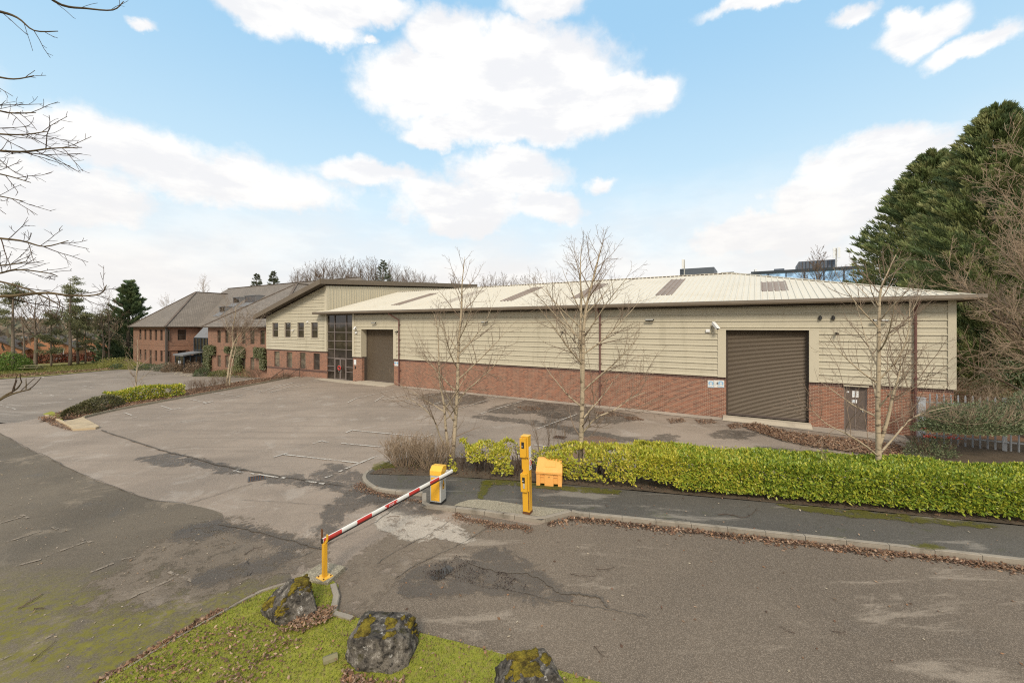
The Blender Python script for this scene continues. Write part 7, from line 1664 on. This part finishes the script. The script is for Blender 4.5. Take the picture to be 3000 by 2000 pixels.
# fallen sticks
def stick(label, pts, r0, seed, z=.02, zf=zg, group='fallen sticks on the asphalt'):
    rng = random.Random(seed); P = smooth_poly([Vector((p.x, p.y, zf(p.x, p.y) + z + r0)) for p in pts], 4, False)
    P = [p + Vector((rng.uniform(-.015, .015), rng.uniform(-.015, .015), rng.uniform(0, .012))) for p in P]
    mb = MB(); mb.tube(P, [r0 * (1 - .6 * i / len(P)) for i in range(len(P))], 5)
    for i in range(1, len(P) - 1, 3):
        d = (P[i + 1] - P[i]).normalized(); e = P[i] + rot_about(d, Vector((0, 0, 1)), rng.choice((-.7, .7))) * rng.uniform(.08, .2); mb.tube([P[i], e], [r0 * .5, r0 * .25], 4)
    tag(mb.build('fallen_stick', M['twigdark'] if r0 < .012 else M['twig']), label, 'stick', group)
stick('forked dark stick on the mossy tarmac at lower left', xy([(52, 1788), (90, 1765), (125, 1742)]), .013, 1); stick('short dark twig beside the forked stick on mossy tarmac', xy([(98, 1788), (115, 1785), (130, 1786)]), .009, 2)
stick('thin pale stick near the far boulder on brown tarmac', xy([(716, 1628), (740, 1613), (768, 1604)]), .008, 3); stick('curved thin twig on the moss near the leaf band', xy([(95, 1940), (130, 1910), (163, 1882)]), .006, 4)
for i, (a, b) in enumerate([((1745, 1670), (1800, 1664)), ((1670, 1684), (1745, 1690)), ((1540, 1526), (1625, 1512)), ((2330, 1858), (2290, 1840)), ((2440, 1852), (2480, 1853)), ((1740, 1895), (1765, 1925))]):
    stick(['thin twig lying on the road below the tarmac pale patches', 'dark twig on the road by the crack', 'twig at the tip of the concrete platform', 'small brown twig on the right of the road', 'tiny twig right of the small brown one', 'curved twig on the road above the nearest boulder'][i], xy([a, ((a[0] + b[0]) / 2, (a[1] + b[1]) / 2 + 3), b]), .006, 10 + i)
pz = lambda a, b: KZ
stick('pale branched twig lying on the footpath before the dense hedge', xy([(2103, 1507), (2140, 1508), (2180, 1517), (2210, 1500), (2217, 1487)], KZ), .010, 30, .0, pz, 'fallen sticks on the footpath'); stick('thin pale twig under the right end of the hedge on the footpath', xy([(2720, 1505), (2750, 1522), (2775, 1526)], KZ), .006, 31, .0, pz, 'fallen sticks on the footpath')
for i, (u_, v_) in enumerate([(938, 1923), (952, 1936)]):
    pass
c = gp(968, 1932, .12); r = empty('wood_block', 'short split log lying in the grass left of the middle boulder', 'log', (c.x, c.y, lawn_z(c.x, c.y)), R(30)); mb = MB(); mb.prism([(-.07, 0), (.06, 0), (.075, .05), (0, .085), (-.06, .06)], 0, -.11, .11); mesh_part(mb, 'log', 'wood', r, bevel=.008)
# drain covers
def grate(label, u_, v_, w_, d_, rot, mesh=True):
    p = gp(u_, v_); r = empty('drain_cover', label, 'drain cover', (p.x, p.y, .012), rot, 'drain covers in the upper car park'); mb = MB(); frame_bars2 = [(-w_ / 2, w_ / 2, -d_ / 2, -d_ / 2 + .04), (-w_ / 2, w_ / 2, d_ / 2 - .04, d_ / 2), (-w_ / 2, -w_ / 2 + .04, -d_ / 2 + .04, d_ / 2 - .04), (w_ / 2 - .04, w_ / 2, -d_ / 2 + .04, d_ / 2 - .04)]
    for a, b, c_, d in frame_bars2: mb.box(a, b, c_, d, 0, .012)
    mesh_part(mb, 'frame', 'winframe', r); mb = MB(); k = int(w_ / .07)
    for i in range(1, k): mb.box(-w_ / 2 + i * w_ / k - .012, -w_ / 2 + i * w_ / k + .012, -d_ / 2 + .045, d_ / 2 - .045, .002, .010)
    mesh_part(mb, 'grating', 'rusty', r); mb = MB(); mb.box(-w_ / 2 + .03, w_ / 2 - .03, -d_ / 2 + .03, d_ / 2 - .03, -.01, .0015); mesh_part(mb, 'sump', 'black', r)
grate('square drain grating in the damp channel left of the grey barrier', 753, 1401, .55, .55, R(30)); grate('drain grating in the damp channel behind the tallest birch', 1640, 1281, .6, .5, R(-25))

# ------------------------------------------------------------------ left background: bungalows, cars, lamp, table
def bungalow(label, p, rot, w_, d_, he, hr, wins, group='brick bungalows beyond the beech hedge'):
    r = empty('bungalow', label, 'house', p, rot, group)
    mb = MB(); mb.box(-w_ / 2, w_ / 2, 0, d_, -1, he); mesh_part(mb, 'wall', 'brick_far', r)
    mb = MB(); mb.prism([(-w_ / 2 + .0, he), (w_ / 2, he), (0, hr - .1)], 1, .0, .3); mesh_part(mb, 'gable', 'brick_far', r)
    mb = MB()
    for sx in (-1, 1): mb.quad((sx * (w_ / 2 + .5), -.5, he - .25), (0, -.5, hr), (0, d_ + .5, hr), (sx * (w_ / 2 + .5), d_ + .5, he - .25))
    mesh_part(mb, 'roof', 'tile_far', r)
    mb = MB()
    for sx in (-1, 1): mb.bar((sx * (w_ / 2 + .5), -.52, he - .35), (0, -.52, hr - .08), .05, .25)
    mesh_part(mb, 'bargeboard', 'winframe', r)
    for (a, b, z0, z1) in wins:
        mb = MB(); frame_bars(mb, a, b, z0, z1, -.05, .12, .08, (), ((z0 + z1) / 2,)); f = mesh_part(mb, 'window', 'white', r); mb = MB(); mb.box(a + .05, b - .05, -.02, -.01, z0 + .05, z1 - .05); mesh_part(mb, 'pane', 'glass', f)
b1_ = dp(118, 1060, 92); bungalow('orange brick bungalow gable with tall white window left of the tallest left pine', (b1_.x, b1_.y, -2.2), R(38), 10.5, 14, 3.0, 6.0, [(2.6, 3.6, .5, 2.6), (-3.9, -3.0, .2, 1.6), (-1.2, .2, -.2, .5)])
b2_ = dp(-35, 1060, 84); bungalow('brick bungalow at the far left edge with dark tiled roof', (b2_.x, b2_.y, -2.2), R(40), 9, 12, 3.0, 5.6, [(.6, 2.2, .4, 1.9), (-3, -1.6, .4, 1.8)])
b3_ = dp(232, 1055, 112); bungalow('smaller orange brick bungalow seen between the pine trunks', (b3_.x, b3_.y, -2.6), R(30), 11, 12, 3.2, 6.3, [(-2.4, -.9, .8, 2.3), (2, 3.4, .8, 2.3)])
b4_ = dp(310, 1050, 135); bungalow('distant pale house beside the cypress', (b4_.x, b4_.y, -3), R(30), 12, 10, 3.6, 6.3, [(-3, -1.4, 1, 2.4), (1.5, 3.2, 1, 2.4)])
def car(label, p, rot, paint):
    r = empty('parked_car', label, 'car', p, rot, 'cars parked behind the beech hedge')
    prof = [(-2.05, .35), (-2.1, .75), (-1.9, .95), (-1.35, 1.0), (-.75, 1.42), (.75, 1.45), (1.45, 1.0), (2.0, .88), (2.1, .55), (2.05, .3)]
    mb = MB(); mb.prism(prof, 1, -.85, .85); mesh_part(mb, 'body', paint, r, bevel=.05)
    mb = MB(); mb.prism([(-1.2, 1.0), (-.72, 1.36), (.68, 1.38), (1.25, 1.0)], 1, -.865, .865); mesh_part(mb, 'window', 'glass', r)
    for x_ in (-1.3, 1.3):
        for y_ in (-.87, .67): mb = MB(); mb.cyl((x_, y_, .32), (x_, y_ + .2, .32), .32, 16); w_ = mesh_part(mb, 'wheel', 'tyre', r); mb = MB(); mb.cyl((x_, y_ - .01, .32), (x_, y_ + .21, .32), .18, 12); mesh_part(mb, 'rim', 'galv', w_)
    for y_ in (-.6, .6): mb = MB(); mb.box(2.0, 2.09, y_ - .18, y_ + .18, .68, .82); mesh_part(mb, 'headlight', 'white', r)
for px_, lb, pm in ((166, 'silver car half hidden behind the beech hedge, left one', 'carsilver'), (186, 'red car half hidden behind the beech hedge, right one', 'carred')):
    p = gp(px_, 1066, -1.9); car(lb, (p.x, p.y + 2.5, -1.75), R(20), pm)
p = gp(72, 1058, -1.4); r = empty('street_lamp', 'thin lamp post with flat round head before the bungalow gable', 'street lamp', (p.x, p.y, -1.6)); mb = MB(); mb.tube([Vector((0, 0, 0)), Vector((0, 0, 4.6))], [.07, .05], 8); mesh_part(mb, 'post', 'galv', r); mb = MB(); mb.tube([Vector((0, 0, 4.6)), Vector((0, 0, 4.75)), Vector((0, 0, 5.0)), Vector((0, 0, 5.1))], [.2, .42, .38, .1], 14); mesh_part(mb, 'lamp_head', 'lead', r)
p = gp(97, 1086, -1.0); r = empty('picnic_table', 'weathered timber picnic table on the far lawn', 'picnic table', (p.x, p.y, -.93), R(12))
mb = MB()
for y_ in np.linspace(-.32, .32, 5): mb.box(-1.1, 1.1, y_ - .065, y_ + .065, .70, .75)
mesh_part(mb, 'table_top', 'wood', r)
for y_ in (-.75, .75): mb = MB(); mb.box(-1.1, 1.1, y_ - .13, y_ + .13, .42, .46); mesh_part(mb, 'bench', 'wood', r)
for x_ in (-.75, .75):
    for sy in (-1, 1): mb = MB(); mb.bar((x_, sy * .2, .69), (x_, sy * .7, 0), .08, .05); mesh_part(mb, 'leg', 'wood', r)
    mb = MB(); mb.box(x_ - .04, x_ + .04, -.8, .8, .34, .415); mesh_part(mb, 'crossbar', 'wood', r)
p = gp(75, 1130, -.9); r = empty('marker_post', 'thin mossy stump post in the lower car park', 'post', (p.x, p.y, zg(p.x, p.y))); p = gp(76, 1137, -.9); r.location = (p.x, p.y, zg(p.x, p.y))
mb = MB(); mb.tube([Vector((0, 0, 0)), Vector((.03, 0, .5)), Vector((0, 0, 1.05))], [.05, .045, .03], 7); mesh_part(mb, 'stem', 'barkgreen', r); mb = MB(); mb.tube([Vector((0, 0, .9)), Vector((.06, 0, 1.15))], [.02, .01], 5); mesh_part(mb, 'stub', 'barkgreen', r)
p = gp(221, 1189, -.2); r = empty('low_bollard', 'low dark bollard light just behind the clipped olive shrub', 'bollard', (p.x, p.y, zg(p.x, p.y))); mb = MB(); mb.cyl((0, 0, 0), (0, 0, .55), .07, 12); mesh_part(mb, 'post', 'black', r); mb = MB(); mb.cyl((0, 0, .551), (0, 0, .62), .12, 12); mesh_part(mb, 'cap', 'winframe', r)
